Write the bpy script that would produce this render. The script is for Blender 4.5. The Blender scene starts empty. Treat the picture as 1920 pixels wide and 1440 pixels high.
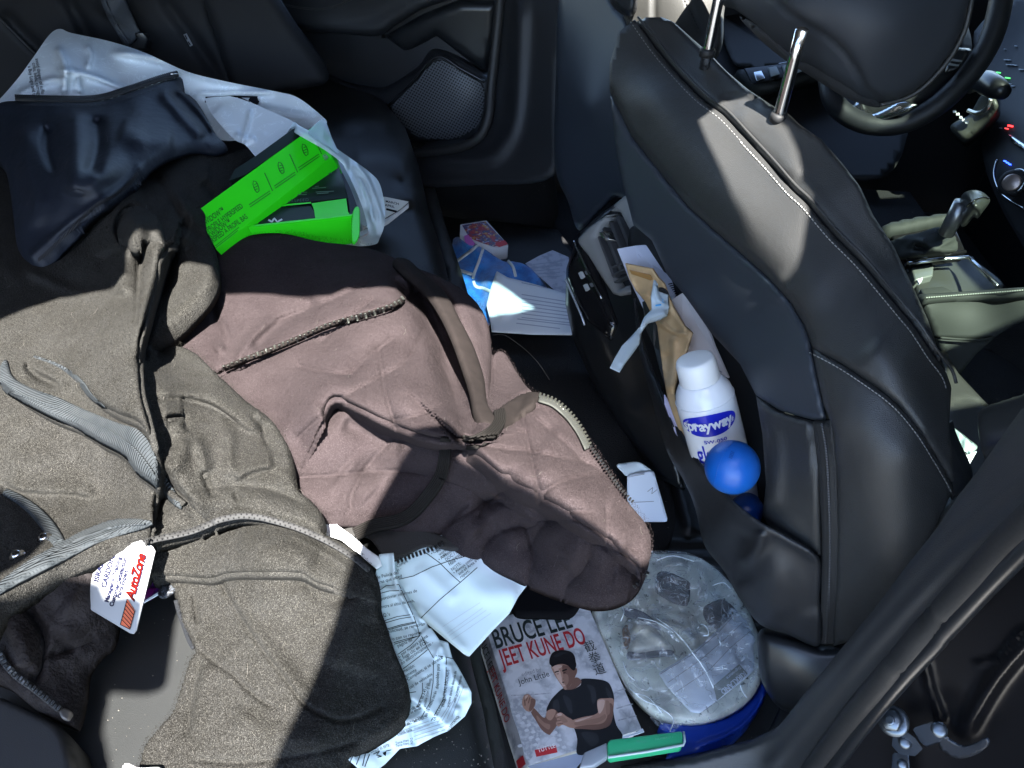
import bpy, math, random
import numpy as np
from mathutils import Vector, Matrix
R = math.radians
scene = bpy.context.scene
C = scene.collection

# ------------------------------------------------------------------ camera, sky, sun, exposure
F = 1400.0                                   # focal length in units of a 1920-wide frame
CAM = np.array([0.0, 0.0, 1.05])
NAD = np.array([-80.0, 1482.0, F])           # direction of straight down in the camera frame (x right, y down, z forward)
NAD = NAD / np.linalg.norm(NAD)
_up = -NAD
_fw = np.array([0, 0, 1.0]); _yh = _fw - _up * np.dot(_fw, _up); _yh /= np.linalg.norm(_yh)
_xh = np.cross(_yh, _up) * -1.0              # camera frame is left handed (y down), fixed below
if _xh[0] < 0: _xh = -_xh
W = np.stack([_xh, _yh, _up])                # rows: world axes in the camera frame
cam_data = bpy.data.cameras.new('camera'); cam = bpy.data.objects.new('camera', cam_data); C.objects.link(cam)
cam_data.sensor_width = 36.0; cam_data.lens = F / 1920 * 36.0
cam_data.clip_start = 0.02; cam_data.clip_end = 400.0
rx = W @ np.array([1, 0, 0]); ry = W @ np.array([0, -1, 0]); rz = W @ np.array([0, 0, -1])
M = Matrix(((rx[0], ry[0], rz[0], CAM[0]), (rx[1], ry[1], rz[1], CAM[1]), (rx[2], ry[2], rz[2], CAM[2]), (0, 0, 0, 1)))
cam.matrix_world = M
scene.camera = cam

SUN = np.array([0.12, -0.50, 0.86]); SUN /= np.linalg.norm(SUN)
world = bpy.data.worlds.new('World'); scene.world = world; world.use_nodes = True
wn = world.node_tree.nodes; wl = world.node_tree.links
sky = wn.new('ShaderNodeTexSky'); sky.sky_type = 'NISHITA'; sky.sun_disc = False
sky.sun_elevation = math.asin(SUN[2]); sky.sun_rotation = math.atan2(SUN[0], SUN[1])
sky.ozone_density = 2.5
wn['Background'].inputs[1].default_value = 0.082
wl.new(sky.outputs[0], wn['Background'].inputs[0])
sd = bpy.data.lights.new('sun', 'SUN'); sd.energy = 5.0; sd.angle = R(0.53); sd.color = (1, 0.96, 0.90)
so = bpy.data.objects.new('sun', sd); C.objects.link(so)
so.rotation_euler = Vector(SUN).to_track_quat('Z', 'Y').to_euler(); so.location = (0, 0, 5)
scene.view_settings.view_transform = 'Standard'; scene.view_settings.look = 'None'
scene.view_settings.exposure = 3.5; scene.view_settings.gamma = 1.0
scene.view_settings.use_curve_mapping = False
scene.cycles.max_bounces = 6; scene.cycles.transparent_max_bounces = 12
scene.cycles.sample_clamp_indirect = 4.0
scene.cycles.use_denoising = True

# ------------------------------------------------------------------ geometry helpers
def rays(P):
    P = np.atleast_2d(np.asarray(P, float))
    v = np.stack([(P[:, 0] - 960) / F, (P[:, 1] - 720) / F, np.ones(len(P))], 1)
    return v @ W.T
def at_t(P, t): return CAM + rays(P) * np.reshape(t, (-1, 1))
def t_z(P, z): d = rays(P); return (CAM[2] - z) / -d[:, 2]
def t_y(P, y): d = rays(P); return (y - CAM[1]) / d[:, 1]
def t_x(P, x): d = rays(P); return (x - CAM[0]) / d[:, 0]
def at_z(P, z): return at_t(P, t_z(P, z))

def tps(ctrl):
    """smooth surface through (px, py, value) control points"""
    c = np.array(ctrl, float); X = c[:, :2] / 500.0; y = c[:, 2]; n = len(c)
    def phi(r2): return np.where(r2 > 1e-12, 0.5 * r2 * np.log(np.maximum(r2, 1e-12)), 0)
    r2 = ((X[:, None] - X[None]) ** 2).sum(-1)
    A = np.zeros((n + 3, n + 3)); A[:n, :n] = phi(r2) + np.eye(n) * 1e-4
    A[:n, n] = 1; A[:n, n + 1:] = X; A[n, :n] = 1; A[n + 1:, :n] = X.T
    w = np.linalg.solve(A, np.concatenate([y, [0, 0, 0]]))
    def f(P):
        P = np.atleast_2d(np.asarray(P, float)) / 500.0
        out = np.empty(len(P))
        for i in range(0, len(P), 20000):
            q = P[i:i + 20000]; r2 = ((q[:, None] - X[None]) ** 2).sum(-1)
            out[i:i + 20000] = phi(r2) @ w[:n] + w[n] + q @ w[n + 1:]
        return out
    return f

def plane(ctrl):
    """flat sheet through (px, py, height) points: least squares plane of the world points"""
    c = np.array(ctrl, float); Q = at_z(c[:, :2], c[:, 2]); A = np.c_[Q[:, :2], np.ones(len(Q))]; k = np.linalg.lstsq(A, Q[:, 2], rcond=None)[0]
    def f(P): d = rays(P); return (k[0] * CAM[0] + k[1] * CAM[1] + k[2] - CAM[2]) / (d[:, 2] - k[0] * d[:, 0] - k[1] * d[:, 1])
    return f
_sl = {}
def smooth_line(pts, closed=False, sub=6):
    p = np.array(pts, float); n = len(p)
    if n < 3: return p
    key = (p.tobytes(), closed, sub)
    if key not in _sl: _sl[key] = _smooth(p, n, closed, sub)
    return _sl[key].copy()
def _smooth(p, n, closed, sub):
    t = np.arange(sub)[:, None] / sub; out = []
    rng = range(n) if closed else range(n - 1)
    for i in rng:
        if closed: a, b, c, d = p[(i - 1) % n], p[i], p[(i + 1) % n], p[(i + 2) % n]
        else: a, b, c, d = p[max(i - 1, 0)], p[i], p[i + 1], p[min(i + 2, n - 1)]
        out.append(0.5 * ((2 * b) + (-a + c) * t + (2 * a - 5 * b + 4 * c - d) * t * t + (-a + 3 * b - 3 * c + d) * t ** 3))
    if not closed: out.append(p[-1:])
    return np.concatenate(out)

def near_line(P, L):
    """distance, side (negative above/left of a rightward line), fraction along, for every P"""
    P = np.asarray(P, float); L = np.asarray(L, float)
    seg = L[1:] - L[:-1]; ln = np.hypot(seg[:, 0], seg[:, 1]) + 1e-9; cum = np.concatenate([[0], np.cumsum(ln)])
    best = np.full(len(P), 1e18); side = np.zeros(len(P)); u = np.zeros(len(P))
    for i in range(len(seg)):
        r = P - L[i]; t = np.clip((r @ seg[i]) / ln[i] ** 2, 0, 1)
        q = r - t[:, None] * seg[i]; d = q[:, 0] ** 2 + q[:, 1] ** 2
        m = d < best
        best[m] = d[m]; u[m] = (cum[i] + t[m] * ln[i]) / cum[-1]
        side[m] = (seg[i][0] * r[m, 1] - seg[i][1] * r[m, 0]) / ln[i]
    d = np.sqrt(best)
    return d, np.where(side < 0, -d, d), u

def inside(P, poly):
    P = np.asarray(P, float); poly = np.asarray(poly, float)
    c = np.zeros(len(P), bool); n = len(poly); j = n - 1
    for i in range(n):
        xi, yi = poly[i]; xj, yj = poly[j]
        m = ((yi > P[:, 1]) != (yj > P[:, 1])) & (P[:, 0] < (xj - xi) * (P[:, 1] - yi) / (yj - yi + 1e-12) + xi)
        c ^= m; j = i
    return c

def bend(strokes):
    """folds and creases: ('g', pts, width, height) bump or groove; ('s', pts, width, height, reach) one side
    (above/left of a rightward line) lifted in a sharp step that fades over reach px; lengths in px, heights in m"""
    lines = [smooth_line(s[1], sub=4) for s in strokes]
    def f(P):
        P = np.atleast_2d(np.asarray(P, float)); out = np.zeros(len(P))
        for s, L in zip(strokes, lines):
            w = s[2]; h = s[3]
            reach = (s[4] if s[0] == 's' else 3.2 * w) * 2.2
            m = (P[:, 0] > L[:, 0].min() - reach) & (P[:, 0] < L[:, 0].max() + reach) & (P[:, 1] > L[:, 1].min() - reach) & (P[:, 1] < L[:, 1].max() + reach)
            if not m.any(): continue
            d, sd, u = near_line(P[m], L)
            end = np.clip(np.minimum(u, 1 - u) / 0.14, 0, 1); end = end * end * (3 - 2 * end)
            if len(s) > 5 and s[5] == 'full': end = np.ones_like(end)
            if s[0] == 'g': v = h * np.exp(-(d / w) ** 2) * end
            else:
                k = np.clip(-sd / w, -1, 1); st = 0.5 + 0.5 * k * (1.5 - 0.5 * k * k)
                v = h * (st * np.exp(-(np.maximum(-sd, 0) / s[4]) ** 2) - (1 - st) * 0.25 * np.exp(-(np.maximum(sd, 0) / (s[4] * .5)) ** 2)) * end
            out[m] += v
        return out
    return f

_rs = np.random.RandomState(7); _lat = _rs.rand(64, 64) * 2 - 1
def vnoise(P, scale, seed=0):
    P = np.atleast_2d(P) / scale + seed * 7.31
    i = np.floor(P).astype(int); f = P - i; f = f * f * (3 - 2 * f)
    g = lambda a, b: _lat[(i[:, 0] + a) % 64, (i[:, 1] + b) % 64]
    return (g(0, 0) * (1 - f[:, 0]) + g(1, 0) * f[:, 0]) * (1 - f[:, 1]) + (g(0, 1) * (1 - f[:, 0]) + g(1, 1) * f[:, 0]) * f[:, 1]

def link_mesh(name, V, faces, mat, parent=None, uv=None, smooth=True):
    me = bpy.data.meshes.new(name); me.from_pydata([tuple(v) for v in V], [], [tuple(int(i) for i in f) for f in faces]); me.update()
    if uv is not None:
        l = me.uv_layers.new(name='UVMap'); idx = np.empty(len(me.loops), np.int32); me.loops.foreach_get('vertex_index', idx)
        l.data.foreach_set('uv', np.asarray(uv, np.float32)[idx].ravel())
    if smooth: me.polygons.foreach_set('use_smooth', np.ones(len(me.polygons), bool))
    for m in (mat if isinstance(mat, (list, tuple)) else [mat]): me.materials.append(m)
    o = bpy.data.objects.new(name, me); C.objects.link(o)
    if parent is not None:
        o.parent = parent; o.matrix_parent_inverse = Matrix.Translation(-parent.location)
    return o

def sheet(name, poly, tf, step, mat, parent=None, back=(0, 0, -0.004), sm=True, edge=0, edge_drop=0.0, smooth=True):
    """a sheet of material whose outline runs through poly; tf gives the distance of each of its points;
    back is the vector to its under side, so that it has thickness; edge/edge_drop round the rim over"""
    poly = smooth_line(poly, True, 5) if sm else np.array(poly, float)
    x0, y0 = poly.min(0) - step; x1, y1 = poly.max(0) + step
    nx = int((x1 - x0) / step) + 2; ny = int((y1 - y0) / step) + 2
    gx, gy = np.meshgrid(x0 + np.arange(nx) * step, y0 + np.arange(ny) * step)
    G = np.stack([gx.ravel(), gy.ravel()], 1)
    cx = (G.reshape(ny, nx, 2)[:-1, :-1] + step / 2).reshape(-1, 2)
    keep = inside(cx, poly).reshape(ny - 1, nx - 1)
    cnt = np.zeros((ny, nx), int)
    for a in (0, 1):
        for b in (0, 1): cnt[a:a + ny - 1, b:b + nx - 1] += keep
    used = cnt.ravel() > 0; rim = used & (cnt.ravel() < 4)
    Lc = np.vstack([poly, poly[:1]])
    ri = np.where(rim)[0]
    Q = G[ri]; best = np.full(len(Q), 1e18); bp = Q.copy()
    for i in range(len(Lc) - 1):
        s = Lc[i + 1] - Lc[i]; l2 = (s ** 2).sum() + 1e-9
        t = np.clip(((Q - Lc[i]) @ s) / l2, 0, 1); p = Lc[i] + t[:, None] * s; d = ((Q - p) ** 2).sum(1)
        m = d < best; best[m] = d[m]; bp[m] = p[m]
    mv = bp - Q; ml = np.hypot(mv[:, 0], mv[:, 1]); k = np.minimum(1, 1.3 * step / (ml + 1e-9)); G[ri] = Q + mv * k[:, None]
    ids = -np.ones(len(G), int); ids[used] = np.arange(used.sum()); P = G[used]
    t = tf(P)
    V = at_t(P, t)
    if edge > 0:
        d, _, _ = near_line(P, Lc); e = np.clip(1 - d / edge, 0, 1)
        V = V + np.outer(edge_drop * (1 - np.sqrt(np.maximum(1 - e * e, 0))), np.asarray(back) / (np.linalg.norm(back) + 1e-9))
    n = len(V); yy, xx = np.where(keep)
    a = ids[yy * nx + xx]; b = ids[yy * nx + xx + 1]; c = ids[(yy + 1) * nx + xx + 1]; d = ids[(yy + 1) * nx + xx]
    top = np.stack([a, d, c, b], 1)
    uv = P / 1000.0
    if back is None: return link_mesh(name, V, top, mat, parent, uv, smooth)
    V2 = V + np.asarray(back)
    bot = np.stack([a, b, c, d], 1) + n
    e = np.concatenate([top[:, [0, 1]], top[:, [1, 2]], top[:, [2, 3]], top[:, [3, 0]]])
    key = np.minimum(e[:, 0], e[:, 1]) * (n + 1) + np.maximum(e[:, 0], e[:, 1])
    _, inv, ct = np.unique(key, return_inverse=True, return_counts=True)
    be = e[ct[inv] == 1]
    side = np.stack([be[:, 1], be[:, 0], be[:, 0] + n, be[:, 1] + n], 1)
    return link_mesh(name, np.vstack([V, V2]), np.vstack([top, bot, side]), mat, parent, np.vstack([uv, uv]), smooth)

def prism(name, poly, tf, back, mat, parent=None, bevel=0.0, smooth=False):
    """a flat-faced slab: polygon corners at the distance tf gives, extruded by the vector back"""
    P = np.array(poly, float); V = at_t(P, tf(P)); n = len(V)
    return slab3(name, V, back, mat, parent, bevel, P / 1000.0)
def slab3(name, V, back, mat, parent=None, bevel=0.0, uv=None):
    V = np.asarray(V, float); n = len(V)
    nor = np.zeros(3)
    for i in range(n): nor += np.cross(V[i] - V[0], V[(i + 1) % n] - V[0])
    if np.dot(nor, back) > 0: V = V[::-1]; uv = None if uv is None else uv[::-1]
    f = [list(range(n)), [n + i for i in range(n)][::-1]] + [[(i + 1) % n, i, n + i, n + (i + 1) % n] for i in range(n)]
    o = link_mesh(name, np.vstack([V, V + np.asarray(back)]), f, mat, parent, None if uv is None else np.vstack([uv, uv]), False)
    if bevel: bev(o, bevel)
    return o
def bev(o, w, seg=3, angle=30):
    m = o.modifiers.new('bevel', 'BEVEL'); m.width = w; m.segments = seg; m.limit_method = 'ANGLE'; m.angle_limit = R(angle)
    o.data.polygons.foreach_set('use_smooth', np.ones(len(o.data.polygons), bool))
    return o

def tube3(name, pts, rad, mat, parent=None, sides=10, closed=False, flat=1.0):
    P = np.asarray(pts, float); n = len(P); rad = np.broadcast_to(rad, (n,))
    V = []; ref = np.array([0, 0, 1.0])
    for i in range(n):
        a = P[(i - 1) % n] if (closed or i > 0) else P[i]; b = P[(i + 1) % n] if (closed or i < n - 1) else P[i]
        t = b - a; t = t / (np.linalg.norm(t) + 1e-12)
        s = np.cross(t, ref); s = s / (np.linalg.norm(s) + 1e-9); q = np.cross(s, t)
        for k in range(sides):
            an = 2 * math.pi * k / sides
            V.append(P[i] + rad[i] * (math.cos(an) * s + math.sin(an) * q * flat))
    f = []
    for i in range(n if closed else n - 1):
        for k in range(sides):
            a = i * sides + k; b = i * sides + (k + 1) % sides; j = ((i + 1) % n) * sides
            f.append([a, b, j + (k + 1) % sides, j + k])
    if not closed: f += [list(range(sides))[::-1], [(n - 1) * sides + k for k in range(sides)]]
    return link_mesh(name, V, f, mat, parent)
def tube(name, line, tf, rad, mat, parent=None, lift=0.0, sides=8, sm=True, **kw):
    L = smooth_line(line) if sm else np.array(line, float)
    return tube3(name, at_t(L, tf(L) - lift), rad, mat, parent, sides, **kw)

def along(line, gap):
    L = smooth_line(line); s = np.concatenate([[0], np.cumsum(np.hypot(*(L[1:] - L[:-1]).T))])
    u = np.arange(0, s[-1], gap); x = np.interp(u, s, L[:, 0]); y = np.interp(u, s, L[:, 1])
    x2 = np.interp(u + 1, s, L[:, 0]); y2 = np.interp(u + 1, s, L[:, 1])
    x1 = np.interp(u - 1, s, L[:, 0]); y1 = np.interp(u - 1, s, L[:, 1])
    T = np.stack([x2 - x1, y2 - y1], 1); T /= np.hypot(T[:, 0], T[:, 1])[:, None] + 1e-9
    return np.stack([x, y], 1), T
def studs(name, line, tf, gap, size, mat, parent=None, lift=0.001, offset=0.0, alt=0.0, ang=0.0, kind='stuff'):
    """small blocks in a row along a line on a surface: stitches, zip teeth; size = (along px, across px, thick m)"""
    P, T = along(line, gap); N = np.stack([-T[:, 1], T[:, 0]], 1); V = []; f = []
    ca, sa = math.cos(ang), math.sin(ang)
    for i in range(len(P)):
        off = offset + (alt if i % 2 else -alt)
        c = P[i] + N[i] * off; t_ = T[i] * ca + N[i] * sa; n_ = -T[i] * sa + N[i] * ca
        cor = np.array([c + t_ * a * size[0] / 2 + n_ * b * size[1] / 2 for a, b in ((-1, -.7), (-.6, -1), (.6, -1), (1, -.7), (1, .7), (.6, 1), (-.6, 1), (-1, .7))])
        tc = tf(cor); tt = tc - lift; k = len(V)
        V += list(at_t(cor, tt)); inn = c + (cor - c) * 0.7; V += list(at_t(inn, tf(inn) - lift - size[2]))
        f += [[k + 8 + j for j in range(8)]] + [[k + j, k + (j + 1) % 8, k + 8 + (j + 1) % 8, k + 8 + j] for j in range(8)]
    if not V: return None
    o = link_mesh(name, V, f, mat, parent, smooth=False)
    if kind: o['kind'] = kind
    return o

_fonts = {}
def lettering(name, text, origin, U, Vv, tf, mat, parent=None, lift=0.0006, bold=0.0, align='LEFT', kind=None, depth=0, shear=0.0, space=1.0):
    """flat printed text: U = px vector of one em along the line, Vv = px vector of one em upwards, laid on tf"""
    cu = bpy.data.curves.new(name, 'FONT'); cu.body = text; cu.size = 1.0; cu.offset = bold; cu.align_x = align; cu.resolution_u = 3; cu.shear = shear; cu.space_character = space
    o = bpy.data.objects.new(name, cu); C.objects.link(o)
    me = bpy.data.meshes.new_from_object(o)
    bpy.data.objects.remove(o); bpy.data.curves.remove(cu)
    n = len(me.vertices); co = np.empty(n * 3); me.vertices.foreach_get('co', co); co = co.reshape(-1, 3)
    P = np.asarray(origin, float) + co[:, :1] * np.asarray(U, float) + co[:, 1:2] * np.asarray(Vv, float)
    V = at_t(P, tf(P) - lift) if n else co
    me.vertices.foreach_set('co', V.ravel()); me.materials.clear(); me.materials.append(mat); me.update()
    me.name = name
    ob = bpy.data.objects.new(name, me); C.objects.link(ob)
    if parent is not None: ob.parent = parent; ob.matrix_parent_inverse = Matrix.Translation(-parent.location)
    if kind: ob['kind'] = kind
    return ob
def flat(name, poly, tf, mat, parent=None, lift=0.0005, sm=False, step=6):
    """a printed patch on a surface"""
    return sheet(name, poly, lambda P: tf(P) - lift, step, mat, parent, back=(0, 0, 0) if False else None, sm=sm)
def strips(name, lines, tf, width, mat, parent=None, lift=0.0006):
    """thin printed rules"""
    V = []; f = []
    for L in lines:
        L = np.array(L, float)
        s_ = np.concatenate([[0], np.cumsum(np.hypot(*(L[1:] - L[:-1]).T))]); n = max(2, int(s_[-1] / 6) + 1); u_ = np.union1d(np.linspace(0, s_[-1], n), s_[1:-1] if len(L) < 12 else [])
        L = np.stack([np.interp(u_, s_, L[:, 0]), np.interp(u_, s_, L[:, 1])], 1)
        T = np.gradient(L, axis=0); T /= np.hypot(T[:, 0], T[:, 1])[:, None] + 1e-9; N = np.stack([-T[:, 1], T[:, 0]], 1) * width / 2
        k = len(V); P = np.concatenate([np.stack([L[i] - N[i], L[i] + N[i]]) for i in range(len(L))])
        V += list(at_t(P, tf(P) - lift)); f += [[k + 2 * i, k + 2 * i + 1, k + 2 * i + 3, k + 2 * i + 2] for i in range(len(L) - 1)]
    return link_mesh(name, V, f, mat, parent, smooth=False)

def box3(name, c, size, mat, parent=None, rot=0.0, bevel=0.0):
    sx, sy, sz = [s / 2 for s in size]; ca, sa = math.cos(rot), math.sin(rot)
    V = [(c[0] + x * ca - y * sa, c[1] + x * sa + y * ca, c[2] + z) for z in (-sz, sz) for y in (-sy, sy) for x in (-sx, sx)]
    f = [(0, 2, 3, 1), (4, 5, 7, 6), (0, 1, 5, 4), (2, 6, 7, 3), (0, 4, 6, 2), (1, 3, 7, 5)]
    o = link_mesh(name, V, f, mat, parent, smooth=False)
    if bevel: bev(o, bevel)
    return o
def lathe(name, prof, base, axis, mat, parent=None, seg=40):
    """profile of (radius, height) turned about an axis"""
    a = np.asarray(axis, float); a /= np.linalg.norm(a); s = np.cross(a, [0.3, 1, 0.1]); s /= np.linalg.norm(s); q = np.cross(a, s); V = []
    for r, h in prof:
        for k in range(seg):
            an = 2 * math.pi * k / seg; V.append(np.asarray(base) + a * h + (math.cos(an) * s + math.sin(an) * q) * r)
    f = [[i * seg + k, i * seg + (k + 1) % seg, (i + 1) * seg + (k + 1) % seg, (i + 1) * seg + k] for i in range(len(prof) - 1) for k in range(seg)]
    f += [list(range(seg))[::-1], [(len(prof) - 1) * seg + k for k in range(seg)]]
    return link_mesh(name, V, f, mat, parent)

def thing(name, label, cat, loc=(0, 0, 0), group=None):
    o = bpy.data.objects.new(name, None); C.objects.link(o); o.location = tuple(float(v) for v in loc); o.empty_display_size = 0.05
    o['label'] = label; o['category'] = cat
    if group: o['group'] = group
    return o
def tag(o, label, cat, group=None):
    o['label'] = label; o['category'] = cat
    if group: o['group'] = group
    return o
def struct(o): o['kind'] = 'structure'; return o

# ------------------------------------------------------------------ materials
def mat(name, col, rough=0.6, spec=0.5, metal=0.0, bump=None, mottle=None, sheen=0.0, coat=0.0, trans=0.0, alpha=1.0, emit=None, specks=None, nrm=None):
    """bump: list of (kind, scale, strength, distance) in world metres; mottle: (colour, scale, amount); specks: (colour, scale, threshold)"""
    m = bpy.data.materials.new(name); m.use_nodes = True; N = m.node_tree.nodes; L = m.node_tree.links; b = N['Principled BSDF']
    b.inputs['Base Color'].default_value = (*col, 1); b.inputs['Roughness'].default_value = rough; b.inputs['Metallic'].default_value = metal
    b.inputs['Specular IOR Level'].default_value = spec; b.inputs['Sheen Weight'].default_value = sheen; b.inputs['Sheen Roughness'].default_value = 0.5
    b.inputs['Coat Weight'].default_value = coat; b.inputs['Transmission Weight'].default_value = trans; b.inputs['Alpha'].default_value = alpha
    tc = N.new('ShaderNodeTexCoord'); out = tc.outputs['Object']; geo = N.new('ShaderNodeNewGeometry'); pos = geo.outputs['Position']
    colsock = None
    def mixc(fac, c2):
        nonlocal colsock
        mx = N.new('ShaderNodeMix'); mx.data_type = 'RGBA'; L.new(fac, mx.inputs[0])
        if colsock is None: mx.inputs[6].default_value = (*col, 1)
        else: L.new(colsock, mx.inputs[6])
        mx.inputs[7].default_value = (*c2, 1); colsock = mx.outputs[2]; L.new(colsock, b.inputs['Base Color'])
    if mottle:
        for c2, sc, lo, hi in mottle:
            n = N.new('ShaderNodeTexNoise'); n.inputs['Scale'].default_value = sc; n.inputs['Detail'].default_value = 5; L.new(pos, n.inputs['Vector'])
            r = N.new('ShaderNodeMapRange'); r.inputs[1].default_value = lo; r.inputs[2].default_value = hi; L.new(n.outputs[0], r.inputs[0]); mixc(r.outputs[0], c2)
    if specks:
        for c2, sc, th in specks:
            v = N.new('ShaderNodeTexVoronoi'); v.inputs['Scale'].default_value = sc; L.new(pos, v.inputs['Vector'])
            r = N.new('ShaderNodeMapRange'); r.inputs[1].default_value = th; r.inputs[2].default_value = th * 0.6; L.new(v.outputs['Distance'], r.inputs[0])
            w = N.new('ShaderNodeTexWhiteNoise'); L.new(v.outputs['Position'], w.inputs['Vector'])
            g = N.new('ShaderNodeMath'); g.operation = 'GREATER_THAN'; g.inputs[1].default_value = 0.6; L.new(w.outputs['Value'], g.inputs[0])
            mu = N.new('ShaderNodeMath'); mu.operation = 'MULTIPLY'; L.new(r.outputs[0], mu.inputs[0]); L.new(g.outputs[0], mu.inputs[1]); mixc(mu.outputs[0], c2)
    last = None
    for kind, sc, st, dist in (bump or []):
        if kind == 'noise':
            n = N.new('ShaderNodeTexNoise'); n.inputs['Scale'].default_value = sc; n.inputs['Detail'].default_value = 3; h = n.outputs[0]; L.new(pos, n.inputs['Vector'])
        elif kind == 'vor':
            n = N.new('ShaderNodeTexVoronoi'); n.inputs['Scale'].default_value = sc; h = n.outputs['Distance']; L.new(pos, n.inputs['Vector'])
        elif kind == 'edge':
            n = N.new('ShaderNodeTexVoronoi'); n.feature = 'DISTANCE_TO_EDGE'; n.inputs['Scale'].default_value = sc; h = n.outputs['Distance']; L.new(pos, n.inputs['Vector'])
        elif kind == 'crinkle':
            n0 = N.new('ShaderNodeTexNoise'); n0.inputs['Scale'].default_value = sc; n0.inputs['Detail'].default_value = 4; L.new(pos, n0.inputs['Vector'])
            n = N.new('ShaderNodeTexVoronoi'); n.inputs['Scale'].default_value = sc; n.feature = 'F2'; h = n.outputs['Distance']
            ad = N.new('ShaderNodeVectorMath'); ad.operation = 'ADD'; sc_ = N.new('ShaderNodeVectorMath'); sc_.operation = 'SCALE'; sc_.inputs['Scale'].default_value = 1.2 / sc
            L.new(n0.outputs['Color'], sc_.inputs[0]); L.new(pos, ad.inputs[0]); L.new(sc_.outputs[0], ad.inputs[1]); L.new(ad.outputs[0], n.inputs['Vector'])
        else:   # rib along the direction given by kind = ('rib', angle)
            mp = N.new('ShaderNodeMapping'); mp.inputs['Rotation'].default_value = (0, 0, kind[1]); L.new(pos, mp.inputs['Vector'])
            n = N.new('ShaderNodeTexWave'); n.inputs['Scale'].default_value = sc; n.inputs['Distortion'].default_value = 1.0; L.new(mp.outputs[0], n.inputs['Vector']); h = n.outputs['Fac']
        bp = N.new('ShaderNodeBump'); bp.inputs['Strength'].default_value = st; bp.inputs['Distance'].default_value = dist; L.new(h, bp.inputs['Height'])
        if last is not None: L.new(last, bp.inputs['Normal'])
        last = bp.outputs[0]
    if last is not None: L.new(last, b.inputs['Normal'])
    if emit: b.inputs['Emission Color'].default_value = (*emit[0], 1); b.inputs['Emission Strength'].default_value = emit[1]
    return m

def film(name, tint, body, gloss_rough, see, bump_scale, bump_st, dist=0.002, crease=0.0, cw=0.018):
    """thin plastic film: part see-through, part scattering, with a crinkled shine"""
    m = bpy.data.materials.new(name); m.use_nodes = True; N = m.node_tree.nodes; L = m.node_tree.links; N.clear()
    out = N.new('ShaderNodeOutputMaterial'); tr = N.new('ShaderNodeBsdfTransparent'); tr.inputs[0].default_value = (*tint, 1)
    df = N.new('ShaderNodeBsdfDiffuse'); df.inputs[0].default_value = (*body, 1); tl = N.new('ShaderNodeBsdfTranslucent'); tl.inputs[0].default_value = (*body, 1)
    gl = N.new('ShaderNodeBsdfGlossy'); gl.inputs['Roughness'].default_value = gloss_rough
    geo = N.new('ShaderNodeNewGeometry')
    n0 = N.new('ShaderNodeTexNoise'); n0.inputs['Scale'].default_value = bump_scale; n0.inputs['Detail'].default_value = 3; n0.inputs['Distortion'].default_value = 1.5
    mr = N.new('ShaderNodeTexNoise'); mr.inputs['Scale'].default_value = bump_scale * .25
    L.new(geo.outputs['Position'], n0.inputs['Vector']); L.new(geo.outputs['Position'], mr.inputs['Vector'])
    rid = N.new('ShaderNodeMath'); rid.operation = 'SUBTRACT'; rid.inputs[1].default_value = 0.5; L.new(n0.outputs[0], rid.inputs[0])
    ab = N.new('ShaderNodeMath'); ab.operation = 'ABSOLUTE'; L.new(rid.outputs[0], ab.inputs[0])
    bp = N.new('ShaderNodeBump'); bp.inputs['Strength'].default_value = bump_st; bp.inputs['Distance'].default_value = dist; L.new(ab.outputs[0], bp.inputs['Height'])
    for s in (gl,): L.new(bp.outputs[0], s.inputs['Normal'])
    a = N.new('ShaderNodeMixShader'); a.inputs[0].default_value = 0.15; L.new(df.outputs[0], a.inputs[1]); L.new(tl.outputs[0], a.inputs[2])
    c = N.new('ShaderNodeMixShader'); c.inputs[0].default_value = see
    if crease:
        k1 = N.new('ShaderNodeMapRange'); k1.inputs[1].default_value = 0.0; k1.inputs[2].default_value = cw; k1.inputs[3].default_value = see - crease; k1.inputs[4].default_value = see; L.new(ab.outputs[0], k1.inputs[0]); L.new(k1.outputs[0], c.inputs[0])
    if True:
        pass
    L.new(a.outputs[0], c.inputs[1]); L.new(tr.outputs[0], c.inputs[2])
    fr = N.new('ShaderNodeFresnel'); fr.inputs[0].default_value = 1.5; 
    d = N.new('ShaderNodeMixShader'); L.new(fr.outputs[0], d.inputs[0]); L.new(c.outputs[0], d.inputs[1]); L.new(gl.outputs[0], d.inputs[2])
    L.new(d.outputs[0], out.inputs[0]); return m

LEATHER = mat('black leather', (0.0245, 0.0250, 0.0250), 0.42, 0.5, bump=[('edge', 650, 0.55, 0.0008), ('noise', 14, 0.18, 0.008), ('noise', 60, 0.15, 0.002)], specks=[((0.10, 0.10, 0.09), 90, 0.03)])
LEATHER_G = mat('dusty black seat leather', (0.0078, 0.0086, 0.0088), 0.5, 0.5, bump=[('edge', 700, 0.4, 0.0005), ('noise', 9, 0.2, 0.006)], mottle=[((0.0115, 0.012, 0.0118), 7, 0.5, 0.8)], specks=[((0.06, 0.058, 0.05), 90, 0.03)])
LEATHER_S = mat('soft seat cover leather', (0.0120, 0.0132, 0.0155), 0.46, 0.5, bump=[('edge', 800, 0.4, 0.0006), ('noise', 25, 0.18, 0.005)])
PLASTIC = mat('black grained plastic', (0.0092, 0.0100, 0.0122), 0.55, 0.5, bump=[('noise', 1500, 0.3, 0.0004)], specks=[((0.08, 0.08, 0.075), 60, 0.02)])
PLASTIC_D = mat('matte dark plastic', (0.010, 0.0105, 0.0115), 0.6, 0.4, bump=[('noise', 900, 0.2, 0.0004)])
PLASTIC_S = mat('satin trim plastic', (0.010, 0.011, 0.0125), 0.32, 0.5, bump=[('noise', 1200, 0.08, 0.0003)])
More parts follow.
